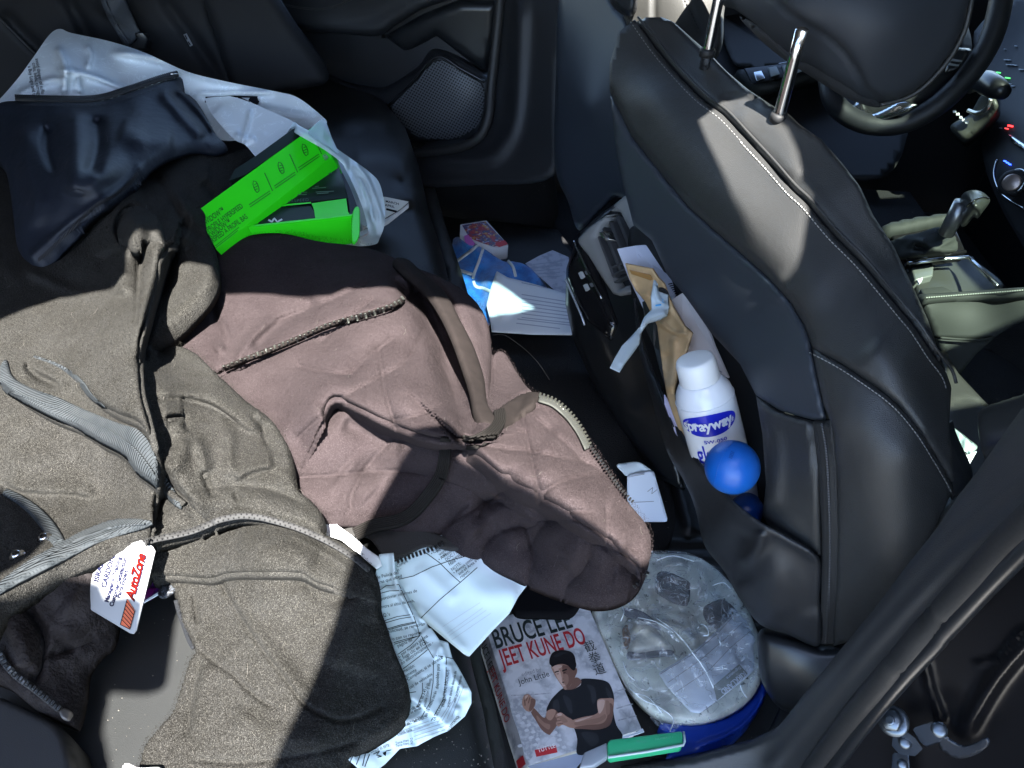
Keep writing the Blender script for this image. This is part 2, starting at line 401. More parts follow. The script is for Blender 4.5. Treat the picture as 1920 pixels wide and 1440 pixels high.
GLOSS = mat('gloss black trim', (0.008, 0.008, 0.009), 0.12, 0.5)
CARPET = mat('black carpet', (0.013, 0.013, 0.0135), 0.95, 0.2, bump=[('noise', 500, 0.8, 0.002)], specks=[((0.14, 0.13, 0.11), 60, 0.06)])
RUBBER = mat('rubber mat', (0.012, 0.012, 0.0125), 0.55, 0.4, bump=[('noise', 200, 0.3, 0.001)], specks=[((0.15, 0.14, 0.12), 40, 0.04)])
METAL = mat('polished steel', (0.62, 0.63, 0.64), 0.16, 0.5, 1.0)
CHROME = mat('satin chrome', (0.55, 0.58, 0.60), 0.22, 0.5, 1.0)
STEEL = mat('zinc plated bolt steel', (0.16, 0.18, 0.20), 0.35, 0.5, 0.9, bump=[('noise', 300, 0.2, 0.0005)])
THREAD = mat('pale grey thread', (0.28, 0.275, 0.26), 0.8)
THREAD_D = mat('dark thread', (0.02, 0.02, 0.022), 0.8)
FLEECE = mat('black fleece', (0.0176, 0.0172, 0.0162), 0.95, 0.05, bump=[('noise', 420, 0.8, 0.0018), ('vor', 900, 0.6, 0.0009)], mottle=[((0.0138, 0.0133, 0.0121), 30, 0.42, 0.62), ((0.048, 0.0467, 0.042), 1100, 0.52, 0.66)], specks=[((0.085, 0.08, 0.067), 1100, 0.25)])
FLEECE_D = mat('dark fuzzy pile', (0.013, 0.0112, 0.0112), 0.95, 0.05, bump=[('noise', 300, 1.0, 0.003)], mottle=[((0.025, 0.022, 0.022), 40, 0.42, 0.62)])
MAUVE = mat('mauve brown fleece', (0.0235, 0.0180, 0.0188), 0.95, 0.05, bump=[('noise', 900, 0.7, 0.0012), ('noise', 120, 0.35, 0.003)], mottle=[((0.0185, 0.0139, 0.0146), 25, 0.42, 0.64), ((0.049, 0.0395, 0.041), 1300, 0.52, 0.68)], specks=[((0.10, 0.085, 0.085), 1300, 0.18)])
BROWN_K = mat('brown knit', (0.0150, 0.0122, 0.0114), 0.95, 0.05, bump=[('noise', 1400, 0.5, 0.0006)], mottle=[((0.012, 0.0099, 0.0093), 60, 0.4, 0.65)])
MESHF = mat('navy mesh lining', (0.0065, 0.0090, 0.0155), 0.55, 0.3, bump=[('vor', 1500, 0.35, 0.0004), ('noise', 30, 0.35, 0.006)])
RIB = mat('grey ribbed tape', (0.031, 0.035, 0.038), 0.9, 0.05, bump=[(('rib', 0.9), 95, 1.0, 0.0016), ('noise', 300, 0.4, 0.001)], mottle=[((0.024, 0.028, 0.031), 60, 0.45, 0.65)])
ZIP_T = mat('dark zip tape', (0.012, 0.012, 0.012), 0.8, bump=[('noise', 900, 0.5, 0.0006)])
ZIP_G = mat('grey green zip tape', (0.020, 0.0215, 0.018), 0.8, bump=[('noise', 900, 0.5, 0.0006)])
TOOTH = mat('dark metal zip teeth', (0.06, 0.064, 0.056), 0.4, 0.5, 0.2)
TOOTH_B = mat('black plastic zip teeth', (0.012, 0.012, 0.012), 0.4)
PAPER = mat('white paper', (0.74, 0.76, 0.78), 0.7, 0.3, bump=[('noise', 40, 0.15, 0.003)])
PAPER_T = mat('form paper with light tint', (0.52, 0.61, 0.65), 0.8, 0.1, bump=[('noise', 40, 0.15, 0.003)])  # cyan of the tinted light mixed into the paper colour
PAPER_B = mat('pale blue paper', (0.70, 0.76, 0.85), 0.7, 0.3, bump=[('noise', 40, 0.1, 0.003)])
INK = mat('black ink', (0.010, 0.010, 0.013), 0.9, 0.05)
INK_G = mat('grey ink', (0.25, 0.26, 0.28), 0.6)
FAINT = mat('faint print', (0.42, 0.46, 0.50), 0.7)
RED_INK = mat('red ink', (0.42, 0.020, 0.028), 0.5)
GREEN = mat('bright green card', (0.03, 0.80, 0.008), 0.42, 0.4, bump=[('noise', 30, 0.08, 0.003)])
GREEN_D = mat('dark green print', (0.008, 0.075, 0.012), 0.6)
BOXBLK = mat('black printed card', (0.005, 0.013, 0.010), 0.5, 0.3)
BAG = film('frosted white carrier film', (0.86, 0.94, 1.0), (0.88, 0.94, 0.97), 0.14, 0.16, 22, 1.0, 0.014, .16, .014)
CLEAR = film('clear crinkled film', (0.95, 0.97, 0.97), (0.8, 0.85, 0.86), 0.08, 0.90, 24, 1.0, .014, .30, .020)
KRAFT = mat('kraft envelope paper', (0.50, 0.33, 0.16), 0.65, bump=[('noise', 60, 0.2, 0.002)], mottle=[((0.58, 0.40, 0.21), 18, 0.45, 0.65)])
TAPE = mat('brown parcel tape', (0.36, 0.19, 0.06), 0.2)
WHITE = mat('white gloss can paint', (0.72, 0.74, 0.76), 0.22, 0.5, coat=0.2)
WHITE_C = mat('white cap plastic', (0.70, 0.71, 0.70), 0.4)
BALL = mat('blue rubber', (0.006, 0.10, 0.42), 0.36, 0.5, bump=[('noise', 700, 0.1, 0.0004)])
BLUE_P = mat('blue tub plastic', (0.004, 0.035, 0.30), 0.3)
# ------------------------------------------------------------------ ground outside, floor and shell of the car
asphalt = mat('asphalt', (0.055, 0.055, 0.055), 0.9, bump=[('noise', 60, 0.5, 0.01)], mottle=[((0.09, 0.09, 0.085), 25, 0.45, 0.6)])
struct(link_mesh('ground', [(-150, -150, -0.32), (150, -150, -0.32), (150, 150, -0.32), (-150, 150, -0.32)], [(0, 1, 2, 3)], asphalt, smooth=False))
struct(box3('floor', (0.55, 1.05, -0.03), (3.4, 1.75, 0.05), CARPET, bevel=0.004))
# unseen slab over the cabin, outline and openings cut to shape the sun patches (metres)
EXEC_ROOF = True
def curve_slab(name, loops, z, thick, m, parent=None):
    cu = bpy.data.curves.new(name, 'CURVE'); cu.dimensions = '2D'; cu.fill_mode = 'BOTH'; cu.extrude = thick / 2
    for L in loops:
        s = cu.splines.new('POLY'); s.points.add(len(L) - 1)
        for i, p in enumerate(L): s.points[i].co = (p[0], p[1], 0, 1)
        s.use_cyclic_u = True
    o = bpy.data.objects.new(name, cu); C.objects.link(o)
    dg = bpy.context.evaluated_depsgraph_get(); me = bpy.data.meshes.new_from_object(o.evaluated_get(dg)); bpy.data.objects.remove(o); bpy.data.curves.remove(cu)
    me.transform(Matrix.Translation((0, 0, z))); me.materials.clear(); me.materials.append(m); me.name = name
    ob = bpy.data.objects.new(name, me); C.objects.link(ob)
    if parent is not None: ob.parent = parent
    return ob
ROOFM = mat('dark cabin lining', (0.03, 0.03, 0.032), 0.9)
near = [(-.60, .19), (-.534, .19), (-.516, .207), (-.5, .237), (-.474, .262), (-.42, .267), (-.383, .262), (-.375, .285), (-.392, .329), (-.368, .343), (-.355, .360), (-.346, .343), (-.329, .345), (-.292, .329), (-.278, .303), (-.212, .305), (-.169, .297), (-.127, .296), (-.109, .309), (-.078, .305), (-.044, .312), (-.031, .305), (.007, .288), (.03, .293), (.055, .298), (.078, .294), (.118, .285), (.17, .20), (.25, .08), (.30, .0), (.275, -.085),
        (.248, -.098), (.209, -.074), (.176, -.056), (.141, -.032), (.11, -.017), (.085, .004), (.07, .011), (.045, .041), (.017, .036), (.005, .016), (-.012, -.036), (-.022, -.07), (-.024, -.124), (-.029, -.185), (-.037, -.236), (-.057, -.316), (-.09, -.45)]
outer = near + [(.0, -.7), (1.9, -.7), (1.9, 2.2), (-1.6, 2.2), (-1.6, .17)]
sun_holes = {
 'seat': [(.322, .560), (.332, .570), (.356, .562), (.366, .515), (.381, .474), (.388, .423), (.390, .379), (.397, .355), (.395, .322), (.392, .287), (.388, .262), (.384, .252), (.380, .272), (.368, .312), (.354, .361), (.343, .401), (.330, .459), (.317, .512), (.309, .55)],
 'bolster': [(.25, .89), (.40, .87), (.41, .95), (.25, 1.02)],
}
tinted = {
 'foot': [(.03, .67), (.115, .63), (.207, .538), (.176, .524), (.143, .512), (.10, .50), (.04, .56)],
 'front': [(.52, .40), (.70, .62), (.74, .655), (.86, .65), (.87, .50), (.87, .42), (.86, .36), (.487, .173), (.485, .262)],
 'cushion': [(.67, .235), (.80, .29), (.84, .22), (.70, .18)],
 'seat_front': [(.60, .13), (.70, .13), (.72, .08), (.62, .05)],
 'wheel': [(.66, .80), (.67, .89), (.70, .90), (.76, .85), (.75, .80)],
 'column': [(.93, .92), (.93, .99), (1.02, 1.02), (1.02, .94)],
 'pillar': [(.380, -.066), (.404, -.052), (.408, -.080), (.384, -.086)],
 'rear': [(-.005, -.100), (.015, -.093), (.057, -.083), (.111, -.108), (.150, -.137), (.167, -.184), (.133, -.215), (.176, -.283), (.158, -.334), (.10, -.40), (-.03, -.42), (-.018, -.236), (-.010, -.15)],
}
sun_mask_roof = struct(curve_slab('sun_mask_roof', [outer] + list(sun_holes.values()) + list(tinted.values()), 1.302, .004, ROOFM))
shade_slab = [(-.187, -.257), (-.183, -.25), (-.198, -.181), (-.200, -.163), (-.211, -.158), (-.237, -.162), (-.246, -.148), (-.259, -.145), (-.276, -.143), (-.294, -.165), (-.321, -.17), (-.328, -.155), (-.303, -.123), (-.305, -.099), (-.33, -.078), (-.367, -.056), (-.421, -.038), (-.9, -.03), (-.9, -.42), (-.19, -.42), (-.205, -.33), (-.225, -.30), (-.235, -.262), (-.2, -.262)]
struct(curve_slab('sun_mask_roof', [shade_slab], 1.302, .004, ROOFM))  # added unseen slab, shaped to throw shade on the near seat
def pane_mat(nm, c):
    m = bpy.data.materials.new(nm); m.use_nodes = True; N = m.node_tree.nodes; L = m.node_tree.links; N.clear()
    o = N.new('ShaderNodeOutputMaterial'); t = N.new('ShaderNodeBsdfTransparent'); t.inputs[0].default_value = (*c, 1); g = N.new('ShaderNodeBsdfGlossy'); g.inputs['Roughness'].default_value = .02
    x = N.new('ShaderNodeMixShader'); x.inputs[0].default_value = .05; L.new(t.outputs[0], x.inputs[1]); L.new(g.outputs[0], x.inputs[2]); L.new(x.outputs[0], o.inputs[0]); return m
FT = pane_mat('foot tinted glass', (.10, .16, .17))
GT = pane_mat('green tinted glass', (.26, .32, .28)); DT = pane_mat('dark tinted glass', (.006, .0115, .0125))
for k_, p_ in tinted.items():
    struct(link_mesh('sun_tint_pane', [(x, y, 1.3) for x, y in p_], [list(range(len(p_)))], DT if k_ == 'rear' else FT if k_ == 'foot' else GT, smooth=False))  # added panes that tint the sun falling through the slab openings
struct(box3('rear_bulkhead', (-1.25, 1.0, .55), (.3, 2.4, 1.5), ROOFM)); struct(box3('front_bulkhead', (1.95, .8, .55), (.3, 2.6, 1.5), ROOFM)); struct(box3('far_side_wall', (.3, 2.15, .15), (3.3, .1, .9), ROOFM))
struct(box3('near_front_wall', (1.25, .00, .55), (1.5, .04, 1.5), ROOFM))


# ------------------------------------------------------------------ far rear door, seen across the cabin
yf = lambda y: (lambda P: t_y(P, y))
door = thing('rear_door', 'black far side rear door with armrest, map pocket and speaker grille', 'car door', at_t([[800, 200]], 1.7)[0])
d_base = tps([(300, -20, 1.86), (560, -20, 1.82), (700, 60, 1.80), (930, 0, 1.74), (920, 200, 1.72), (560, 180, 1.86), (760, 290, 1.74), (860, 300, 1.72), (700, 180, 1.80), (400, 100, 1.9), (1000, 320, 1.74)])
yd = lambda P: t_y(P, 1.0) * d_base(P) 
sheet('lower_panel', [(330, -40), (950, -40), (940, 0), (925, 120), (914, 220), (905, 250), (880, 270), (840, 285), (780, 295), (700, 300), (560, 300), (420, 200)], lambda P: yd(P) + 0.0, 14, PLASTIC, door, (0, 0.04, 0), edge=18, edge_drop=.02)
arm_t = lambda P: yd(P) - 0.055 - bend([('g', [(380, 20), (560, 62), (700, 66), (790, 25), (860, -10)], 26, 0.018)])(P)
sheet('armrest', [(380, -60), (395, 0), (430, 40), (480, 55), (560, 66), (640, 72), (705, 76), (740, 55), (790, 25), (850, 0), (880, -60)], arm_t, 10, LEATHER_S, door, (0, 0.06, 0), edge=26, edge_drop=.03)
tube('stitch_seam', [(470, -8), (560, 14), (620, 14), (680, -12)], lambda P: arm_t(P), 0.0022, LEATHER, door)
up_t = lambda P: yd(P) - 0.02
sheet('upper_panel', [(705, 80), (790, 32), (860, 4), (935, 6), (931, 60), (920, 110), (911, 141), (880, 118), (818, 70), (790, 85), (760, 100), (715, 68)], up_t, 9, PLASTIC_S, door, (0, 0.03, 0), sm=False, edge=10, edge_drop=.01)
pk_t = lambda P: yd(P) + 0.03
sheet('map_pocket', [(600, 75), (715, 68), (765, 98), (818, 78), (912, 142), (900, 156), (815, 103), (770, 128), (720, 170), (640, 165), (610, 140)], pk_t, 9, PLASTIC_D, door, (0, 0.03, 0), sm=False)
rim = [(815, 104), (912, 155), (913, 200), (905, 232), (885, 255), (850, 268), (800, 266), (770, 258), (724, 198), (780, 140)]
rim_t = lambda P: yd(P) - 0.030
sheet('speaker_surround', [(600, 140), (640, 160), (700, 172), (728, 168), (780, 135), (818, 100), (918, 152), (921, 200), (910, 240), (888, 262), (850, 275), (800, 272), (760, 262), (722, 214), (690, 190), (640, 172), (600, 160)], rim_t, 7, PLASTIC, door, (0, 0.03, 0), edge=8, edge_drop=.01)
grille = mat('speaker grille mesh', (0.085, 0.09, 0.10), 0.4)
gt = lambda P: rim_t(P) - 0.002 - 0.008 * np.exp(-(((P[:, 0] - 830) / 60) ** 2 + ((P[:, 1] - 195) / 60) ** 2) ** 2)
gpoly = smooth_line([(820, 113), (865, 134), (905, 160), (907, 200), (898, 232), (876, 252), (845, 262), (800, 260), (768, 246), (732, 200), (780, 152)], True)
gr = sheet('speaker_grille', gpoly, gt, 6, PLASTIC_D, door, (0, 0.01, 0), sm=False)
# the bars of the grille: a criss-cross of thin ribs standing off the dark plate, inside its outline
def rib_lines(poly, ang, gap):
    c = poly.mean(0); d = np.array([math.cos(ang), math.sin(ang)]); n = np.array([-d[1], d[0]]); out = []
    for k in np.arange(-110, 110, gap):
        s = np.arange(-120, 120, 3.0); P = c + n * k + s[:, None] * d; m = inside(P, poly)
        if m.sum() > 2: Q = P[m]; out.append(np.array([Q[0], Q[-1]]))
    return out
for a_ in (0.48, -1.02):
    g_ = strips('grille_rib', [np.linspace(l[0], l[1], 14) for l in rib_lines(gpoly, a_, 5.2)], gt, 2.0, grille, door, lift=0.004 if a_ > 0 else 0.005); g_['kind'] = 'stuff'
tube('grille_rim', [(728, 199), (770, 158), (818, 107), (866, 130), (908, 153)], gt, 0.004, PLASTIC_S, door, lift=0.005)

seal = thing('door_seal_pillar', 'dark door opening trim with a pale curved edge beside the far speaker door', 'pillar trim', at_t([[980, 200]], 1.6)[0])
pl_t = tps([(930, -30, 1.52), (1060, -30, 1.42), (920, 250, 1.62), (1040, 250, 1.5), (1040, 330, 1.52), (780, 300, 1.72), (780, 345, 1.70)])
sheet('pillar_panel', [(938, -40), (930, 60), (920, 160), (916, 225), (900, 258), (860, 280), (770, 292), (776, 350), (900, 350), (1038, 332), (1045, 200), (1060, 0), (1060, -40)], lambda P: pl_t(P) - bend([('g', [(978, -30), (974, 100), (966, 215), (945, 270), (900, 300), (780, 294)], 13, 0.018)])(P), 8, PLASTIC, seal, (0.02, 0.05, 0), edge=8, edge_drop=.01)
tube('rubber_seal', [(940, -30), (932, 60), (921, 160), (915, 222), (895, 260), (850, 279), (770, 288)], lambda P: pl_t(P), 0.011, RUBBER, seal, lift=0.012)
struct(sheet('sill', [(770, 292), (900, 310), (1036, 328), (1048, 400), (1030, 440), (800, 400)], yf(1.72), 14, CARPET, None, (0, 0.04, 0), sm=False))

# ------------------------------------------------------------------ rear bench
bench = thing('rear_bench_seat', 'black leather rear bench seat under the piled jackets and bag', 'car seat', at_z([[500, 900]], 0.3)[0])
bh = tps([(0, 1440, .325), (200, 1250, .325), (400, 1440, .33), (640, 150, .33), (560, 700, .34), (700, 300, .35), (760, 400, .32), (800, 500, .30), (200, 700, .33), (830, 1300, .325), (700, 1200, .33), (870, 1000, .30), (720, 130, .34), (0, 700, .33), (0, 0, .32), (0, 1000, .33)])
bs = bend([('g', [(610, 218), (670, 205), (720, 206), (748, 218)], 3, -0.006), ('g', [(640, 258), (690, 244), (730, 246), (768, 262)], 3.5, -0.007), ('g', [(718, 335), (750, 338), (785, 360)], 3.5, -0.006), ('g', [(748, 388), (780, 396), (812, 420)], 3.5, -0.006),
            ('g', [(630, 236), (690, 224), (750, 236)], 20, 0.006), ('g', [(660, 300), (720, 290), (770, 310)], 28, 0.008), ('g', [(740, 365), (790, 372)], 18, 0.005)])
edge_line = smooth_line([(640, 148), (720, 190), (760, 240), (785, 310), (805, 400), (828, 470), (850, 560), (880, 700), (885, 900), (880, 1100), (870, 1180), (885, 1250), (905, 1330), (930, 1460)])
def bench_t(P):
    h = bh(P) + bs(P)
    d, sd, u = near_line(P, edge_line); e = np.clip(1 - d / 34, 0, 1)
    h = h - 0.045 * (1 - np.sqrt(np.maximum(1 - e * e, 0)))
    return (CAM[2] - h) / -rays(P)[:, 2]
cush = [(-80, 1500), (-80, 60), (200, 20), (440, 80), (560, 120), (640, 148), (720, 190), (760, 240), (785, 310), (805, 400), (828, 470), (850, 560), (880, 700), (885, 900), (880, 1100), (870, 1180), (885, 1250), (905, 1330), (930, 1460), (930, 1500)]
sheet('seat_cushion', cush, bench_t, 10, LEATHER_G, bench, (0, 0, -0.12), sm=False)
sheet('seat_front', [(640, 160), (760, 240), (805, 400), (850, 560), (880, 700), (880, 1100), (870, 1180), (905, 1330), (935, 1500), (965, 1500), (930, 1330), (900, 1200), (905, 900), (905, 700), (880, 560), (835, 420), (800, 300), (760, 210)], lambda P: t_z(P, 0.2), 10, LEATHER, bench, (0, 0, -0.15))
BACKM = mat('dark seat back cloth', (0.0065, 0.0072, 0.0088), 0.7, 0.3, bump=[('noise', 800, .3, .0005)])
back_t = lambda P: t_z(P, 0.34) * (1 - 0.0009 * np.maximum(0, 330 - P[:, 1] * 1.6 + 0.0 * P[:, 0])) - bend([('g', [(0, 20), (60, 80), (110, 130)], 8, -0.02), ('g', [(120, -10), (150, 40), (170, 80)], 9, -0.02), ('g', [(300, -10), (360, 70), (420, 160)], 8, -0.015), ('g', [(230, -10), (200, 30)], 30, 0.02)])(P)
sheet('seat_backrest', [(-80, -60), (350, -60), (400, 30), (430, 110), (440, 180), (300, 200), (-80, 220)], lambda P: back_t(P) - 0.03, 10, BACKM, bench, (-0.03, 0.05, 0), edge=24, edge_drop=.03)
sheet('side_bolster', [(360, -60), (470, -60), (560, 60), (620, 150), (560, 175), (440, 180), (395, 60)], lambda P: back_t(P) - 0.035, 10, BACKM, bench, (-0.01, 0.03, 0), edge=30, edge_drop=.02)
tube('seam', [(-10, 25), (40, 75), (80, 115), (110, 150)], lambda P: back_t(P), 0.002, THREAD_D, bench, lift=0.032)
dk = mat('dark bolster leather', (0.014, 0.0145, 0.015), 0.5, bump=[('edge', 700, 0.3, 0.0005)])
sheet('near_bolster', [(-60, 1275), (30, 1310), (100, 1345), (122, 1370), (138, 1420), (150, 1480), (-60, 1480)], lambda P: t_z(P, 0.385), 8, dk, bench, (0, 0, -0.05), sm=False, edge=14, edge_drop=.02)

belt = thing('seat_belt', 'dark seat belt strap running down the rear backrest into its buckle', 'seat belt', at_t([[230, 60]], 1.3)[0])
WEB = mat('seat belt webbing', (0.03, 0.035, 0.042), 0.6, bump=[(('rib', 1.0), 300, 0.5, 0.0006)])
sheet('strap', [(172, -40), (215, -40), (262, 62), (245, 88), (232, 84), (200, 30)], lambda P: back_t(P) - 0.075, 5, WEB, belt, (0, 0.004, 0), sm=False)
tube('strap_edge', [(188, -20), (215, 40), (244, 84)], lambda P: back_t(P) - 0.078, 0.0025, WEB, belt)
prism('buckle', [(250, 62), (268, 60), (277, 74), (272, 92), (245, 94), (243, 88), (258, 72)], lambda P: back_t(P) - 0.09, (0, 0.02, -0.01), PLASTIC_S, belt, 0.003)
tag_o = thing('seat_tag', 'tiny black and white fabric tag on the far bolster seam', 'tag', at_t([[352, 76]], 1.3)[0])
prism('label', [(344, 65), (349, 63), (361, 85), (356, 87)], lambda P: back_t(P) - 0.085, (0, 0.002, 0), mat('tag fabric', (0.25, 0.26, 0.27), 0.8), tag_o)
strips('print', [[(347, 66), (351, 74)], [(353, 78), (357, 85)]], lambda P: back_t(P) - 0.085, 2.2, INK, tag_o, lift=0.002)

# ------------------------------------------------------------------ footwell
mat_o = tag(sheet('rubber_floor_mat', [(800, 398), (1046, 430), (1140, 560), (1090, 640), (900, 640), (820, 480)], lambda P: t_z(P, 0.012) - bend([('g', [(830, 440 + k * 18), (1050, 460 + k * 18)], 3, 0.004) for k in range(7)])(P), 8, RUBBER, None, (0, 0, -0.008), sm=False), 'black ridged rubber mat on the far footwell floor', 'floor mat')
tunnel = tag(sheet('floor_tunnel', [(820, 620), (1080, 622), (1140, 700), (1190, 770), (1240, 860), (1260, 1010), (1120, 1130), (1000, 1120), (880, 1100), (870, 700)], lambda P: t_z(P, 0.06) - 0.5 * bend([('g', [(900, 700), (1050, 740), (1230, 830)], 60, 0.08)])(P), 10, CARPET, None, (0, 0, -0.05)), 'black carpeted floor hump between the footwells', 'floor tunnel')
mat_n = thing('near_floor_mat', 'ribbed black rubber mat under the book and the bagged lid', 'floor mat', at_z([[1200, 1050]], 0.03)[0])
nm_t = lambda P: t_z(P, 0.022) - bend([('g', [(1150, 985 + k * 26), (1500, 1000 + k * 26)], 5, 0.006, 0, 'full') for k in range(10)] + [('g', [(1180, 868), (1228, 862), (1262, 890), (1300, 1010)], 10, 0.02)])(P)
sheet('mat_base', [(1130, 850), (1300, 860), (1560, 1180), (1480, 1400), (1200, 1460), (860, 1460), (850, 1240), (900, 1050)], nm_t, 8, RUBBER, mat_n, (0, 0, -0.01), sm=False)
struct(box3('footwell_kick_panel', (0.75, 0.9, 0.1), (0.3, 1.4, 0.25), CARPET, bevel=0.01))

# ------------------------------------------------------------------ centre console back with the air vents
con = thing('centre_console', 'black centre console end with rear air vents and two USB sockets', 'console', at_t([[1120, 540]], 1.2)[0])
ct = tps([(1070, 480, 1.30), (1090, 430, 1.28), (1160, 370, 1.23), (1200, 420, 1.22), (1060, 560, 1.32), (1100, 640, 1.30), (1200, 560, 1.20), (1130, 740, 1.30), (1230, 760, 1.18), (1260, 880, 1.2), (1140, 480, 1.25)])
sheet('console_body', [(1082, 434), (1125, 396), (1165, 368), (1215, 380), (1230, 470), (1235, 700), (1275, 860), (1290, 930), (1230, 900), (1160, 800), (1110, 720), (1074, 640), (1058, 570), (1060, 500)], lambda P: ct(P) + 0.012 - bend([('g', [(1100, 560), (1150, 700), (1190, 800)], 22, 0.012)])(P), 7, PLASTIC_S, con, tuple(rays([[1150, 620]])[0] * .10), sm=False, edge=14, edge_drop=.03)
sheet('socket_plate', [(1062, 500), (1078, 470), (1090, 450), (1128, 558), (1148, 610), (1140, 640), (1098, 602), (1076, 562), (1060, 520)], lambda P: ct(P) - 0.004, 5, GLOSS, con, (0.02, 0.01, 0), sm=False, edge=8, edge_drop=.004)
GREYP = mat('sun lightened vent plastic', (0.17, 0.17, 0.16), 0.5, bump=[('noise', 1200, 0.2, 0.0004)])  # vent frame grey lightened in place of sunlight on it
sheet('vent_surround', [(1078, 450), (1098, 428), (1128, 408), (1136, 400), (1120, 430), (1112, 446), (1126, 480), (1140, 520), (1155, 545), (1172, 536), (1182, 548), (1160, 556), (1146, 552), (1124, 520), (1100, 480), (1085, 462)], lambda P: ct(P) - 0.016, 4, GREYP, con, (0.03, 0.01, 0), sm=False, edge=5, edge_drop=.004)
sheet('vent_cavity', [(1110, 440), (1132, 408), (1150, 392), (1168, 420), (1184, 470), (1190, 520), (1178, 545), (1155, 545), (1135, 510), (1120, 478)], lambda P: ct(P) + 0.004, 6, PLASTIC_D, con, (0.03, 0, 0), sm=False)
sheet('console_top', [(1136, 398), (1150, 380), (1166, 367), (1182, 372), (1190, 420), (1200, 470), (1192, 478), (1180, 440), (1160, 400), (1150, 392)], lambda P: ct(P) - 0.02, 5, GREYP, con, (0.04, 0, 0), sm=False, edge=5, edge_drop=.005)
SLATM = mat('vent slat plastic', (0.045, 0.046, 0.048), 0.4)
for k in range(5):
    a0 = np.array([1114 + k * 13.5, 438 - k * 10]); a1 = a0 + np.array([34, 84])
    prism('vent_slat', [a0, a0 + (5, -3), a1 + (5, -3), a1], lambda P: ct(P) - 0.008, (0.02, 0.004, -0.004), SLATM, con, 0.001)
for k in range(3):
    a0 = np.array([1146 + 0 * k, 500 + k * 15]); prism('vent_slat', [a0, a0 + (30, -14), a0 + (31, -11), a0 + (1, 3)], lambda P: ct(P) - 0.011, (0.01, 0, 0), SLATM, con)
prism('vent_tab', [(1122, 436), (1130, 432), (1142, 448), (1134, 452)], lambda P: ct(P) - 0.02, (0.02, 0, -0.003), CHROME, con, 0.001)
for (x, y) in ((1088, 514), (1097, 537)):
    s_ = prism('usb_socket', [(x - 4, y - 2), (x + 1, y - 5), (x + 6, y + 5), (x + 1, y + 9)], lambda P: ct(P) - 0.007, (0.01, 0, 0), mat('socket grey', (0.35, 0.37, 0.38), 0.4), con)
    prism('usb_mark', [(x + 8, y - 5), (x + 12, y - 7), (x + 15, y - 1), (x + 11, y + 1)], lambda P: ct(P) - 0.0065, (0.01, 0, 0), mat('mark grey', (0.10, 0.11, 0.12), 0.5), con)
tube('blue_edge', [(1060, 522), (1074, 555), (1090, 592), (1096, 610)], ct, 0.0022, mat('chrome edge', (0.5, 0.56, 0.62), 0.25, metal=0.6), con, lift=0.006)
tube('chrome_edge', [(1076, 452), (1100, 505), (1128, 560)], ct, 0.0018, CHROME, con, lift=0.010)

# ------------------------------------------------------------------ driver's seat (far)
fs = thing('driver_seat', 'far front seat with plain dark grey back and pale sunlit bolster', 'car seat', at_t([[1110, 300]], 1.3)[0])
ft = tps([(1050, 0, 1.42), (1180, 30, 1.26), (1150, 200, 1.28), (1060, 200, 1.42), (1180, 430, 1.30), (1070, 430, 1.42), (1040, 320, 1.45), (1100, 200, 1.33)])
sheet('seat_back', [(1052, -50), (1130, -50), (1160, 10), (1190, 60), (1180, 200), (1190, 350), (1200, 440), (1165, 372), (1125, 400), (1085, 436), (1064, 380), (1044, 335), (1038, 280), (1042, 120)], ft, 8, mat('grey vinyl seat back', (0.022, 0.027, 0.036), 0.45, bump=[('noise', 900, 0.15, 0.0003)], specks=[((0.3, 0.3, 0.28), 40, 0.02)]), fs, tuple(rays([[1120, 150]])[0] * .08), sm=True, edge=10, edge_drop=.02)
lb = tps([(1170, 0, 1.25), (1360, 0, 1.15), (1190, 60, 1.25), (1350, 100, 1.12), (1260, 0, 1.18)])
LB = mat('light grey perforated leather', (0.030, 0.030, 0.028), 0.5, bump=[('vor', 700, 0.4, 0.0006)])
sheet('inner_bolster', [(1160, -50), (1352, -50), (1358, 30), (1354, 92), (1330, 120), (1290, 90), (1230, 60), (1180, 60), (1165, 10)], lambda P: lb(P) - bend([('g', [(1228, -40), (1226, 50)], 4, -0.008, 0, 'full'), ('g', [(1276, -40), (1300, 30), (1318, 70)], 3, -0.005, 0, 'full')])(P), 6, LB, fs, tuple(rays([[1260, 20]])[0] * .05), edge=8, edge_drop=.015)
studs('stitching', [(1270, -30), (1288, 8), (1310, 55)], lb, 7, (4.5, 2, .0008), THREAD_D, fs)
sheet('head_restraint_edge', [(1128, -60), (1192, -60), (1196, 0), (1192, 26), (1178, 32), (1160, 24), (1142, 0)], lambda P: lb(P) - 0.06, 6, LEATHER_S, fs, tuple(rays([[1165, -20]])[0] * .05), edge=14, edge_drop=.03)
# ------------------------------------------------------------------ front passenger seat (the big one)
seat = thing('passenger_seat', 'large black leather front seat with stitched seams, map pocket and zip', 'car seat', at_t([[1450, 1150]], 0.9)[0])
st0 = tps([(1190, 35, 1.05), (1150, 200, 1.07), (1160, 320, 1.08), (1180, 430, 1.09), (1260, 520, 1.04), (1340, 680, 0.96), (1300, 400, 0.95), (1400, 550, 0.88), (1400, 700, 0.87), (1350, 100, 0.97),
           (1500, 228, 0.84), (1440, 300, 0.86), (1600, 340, 0.775), (1514, 380, 0.80), (1480, 800, 0.80), (1440, 900, 0.84), (1550, 640, 0.755), (1700, 480, 0.75), (1655, 540, 0.735), (1700, 650, 0.70), (1782, 730, 0.72), (1790, 910, 0.72), (1700, 850, 0.685), (1560, 900, 0.755),
           (1560, 1200, 0.89), (1650, 1050, 0.75), (1540, 1040, 0.82), (1470, 1100, 0.86), (1240, 200, 1.0), (1250, 60, 1.03), (1620, 1200, 0.87)])
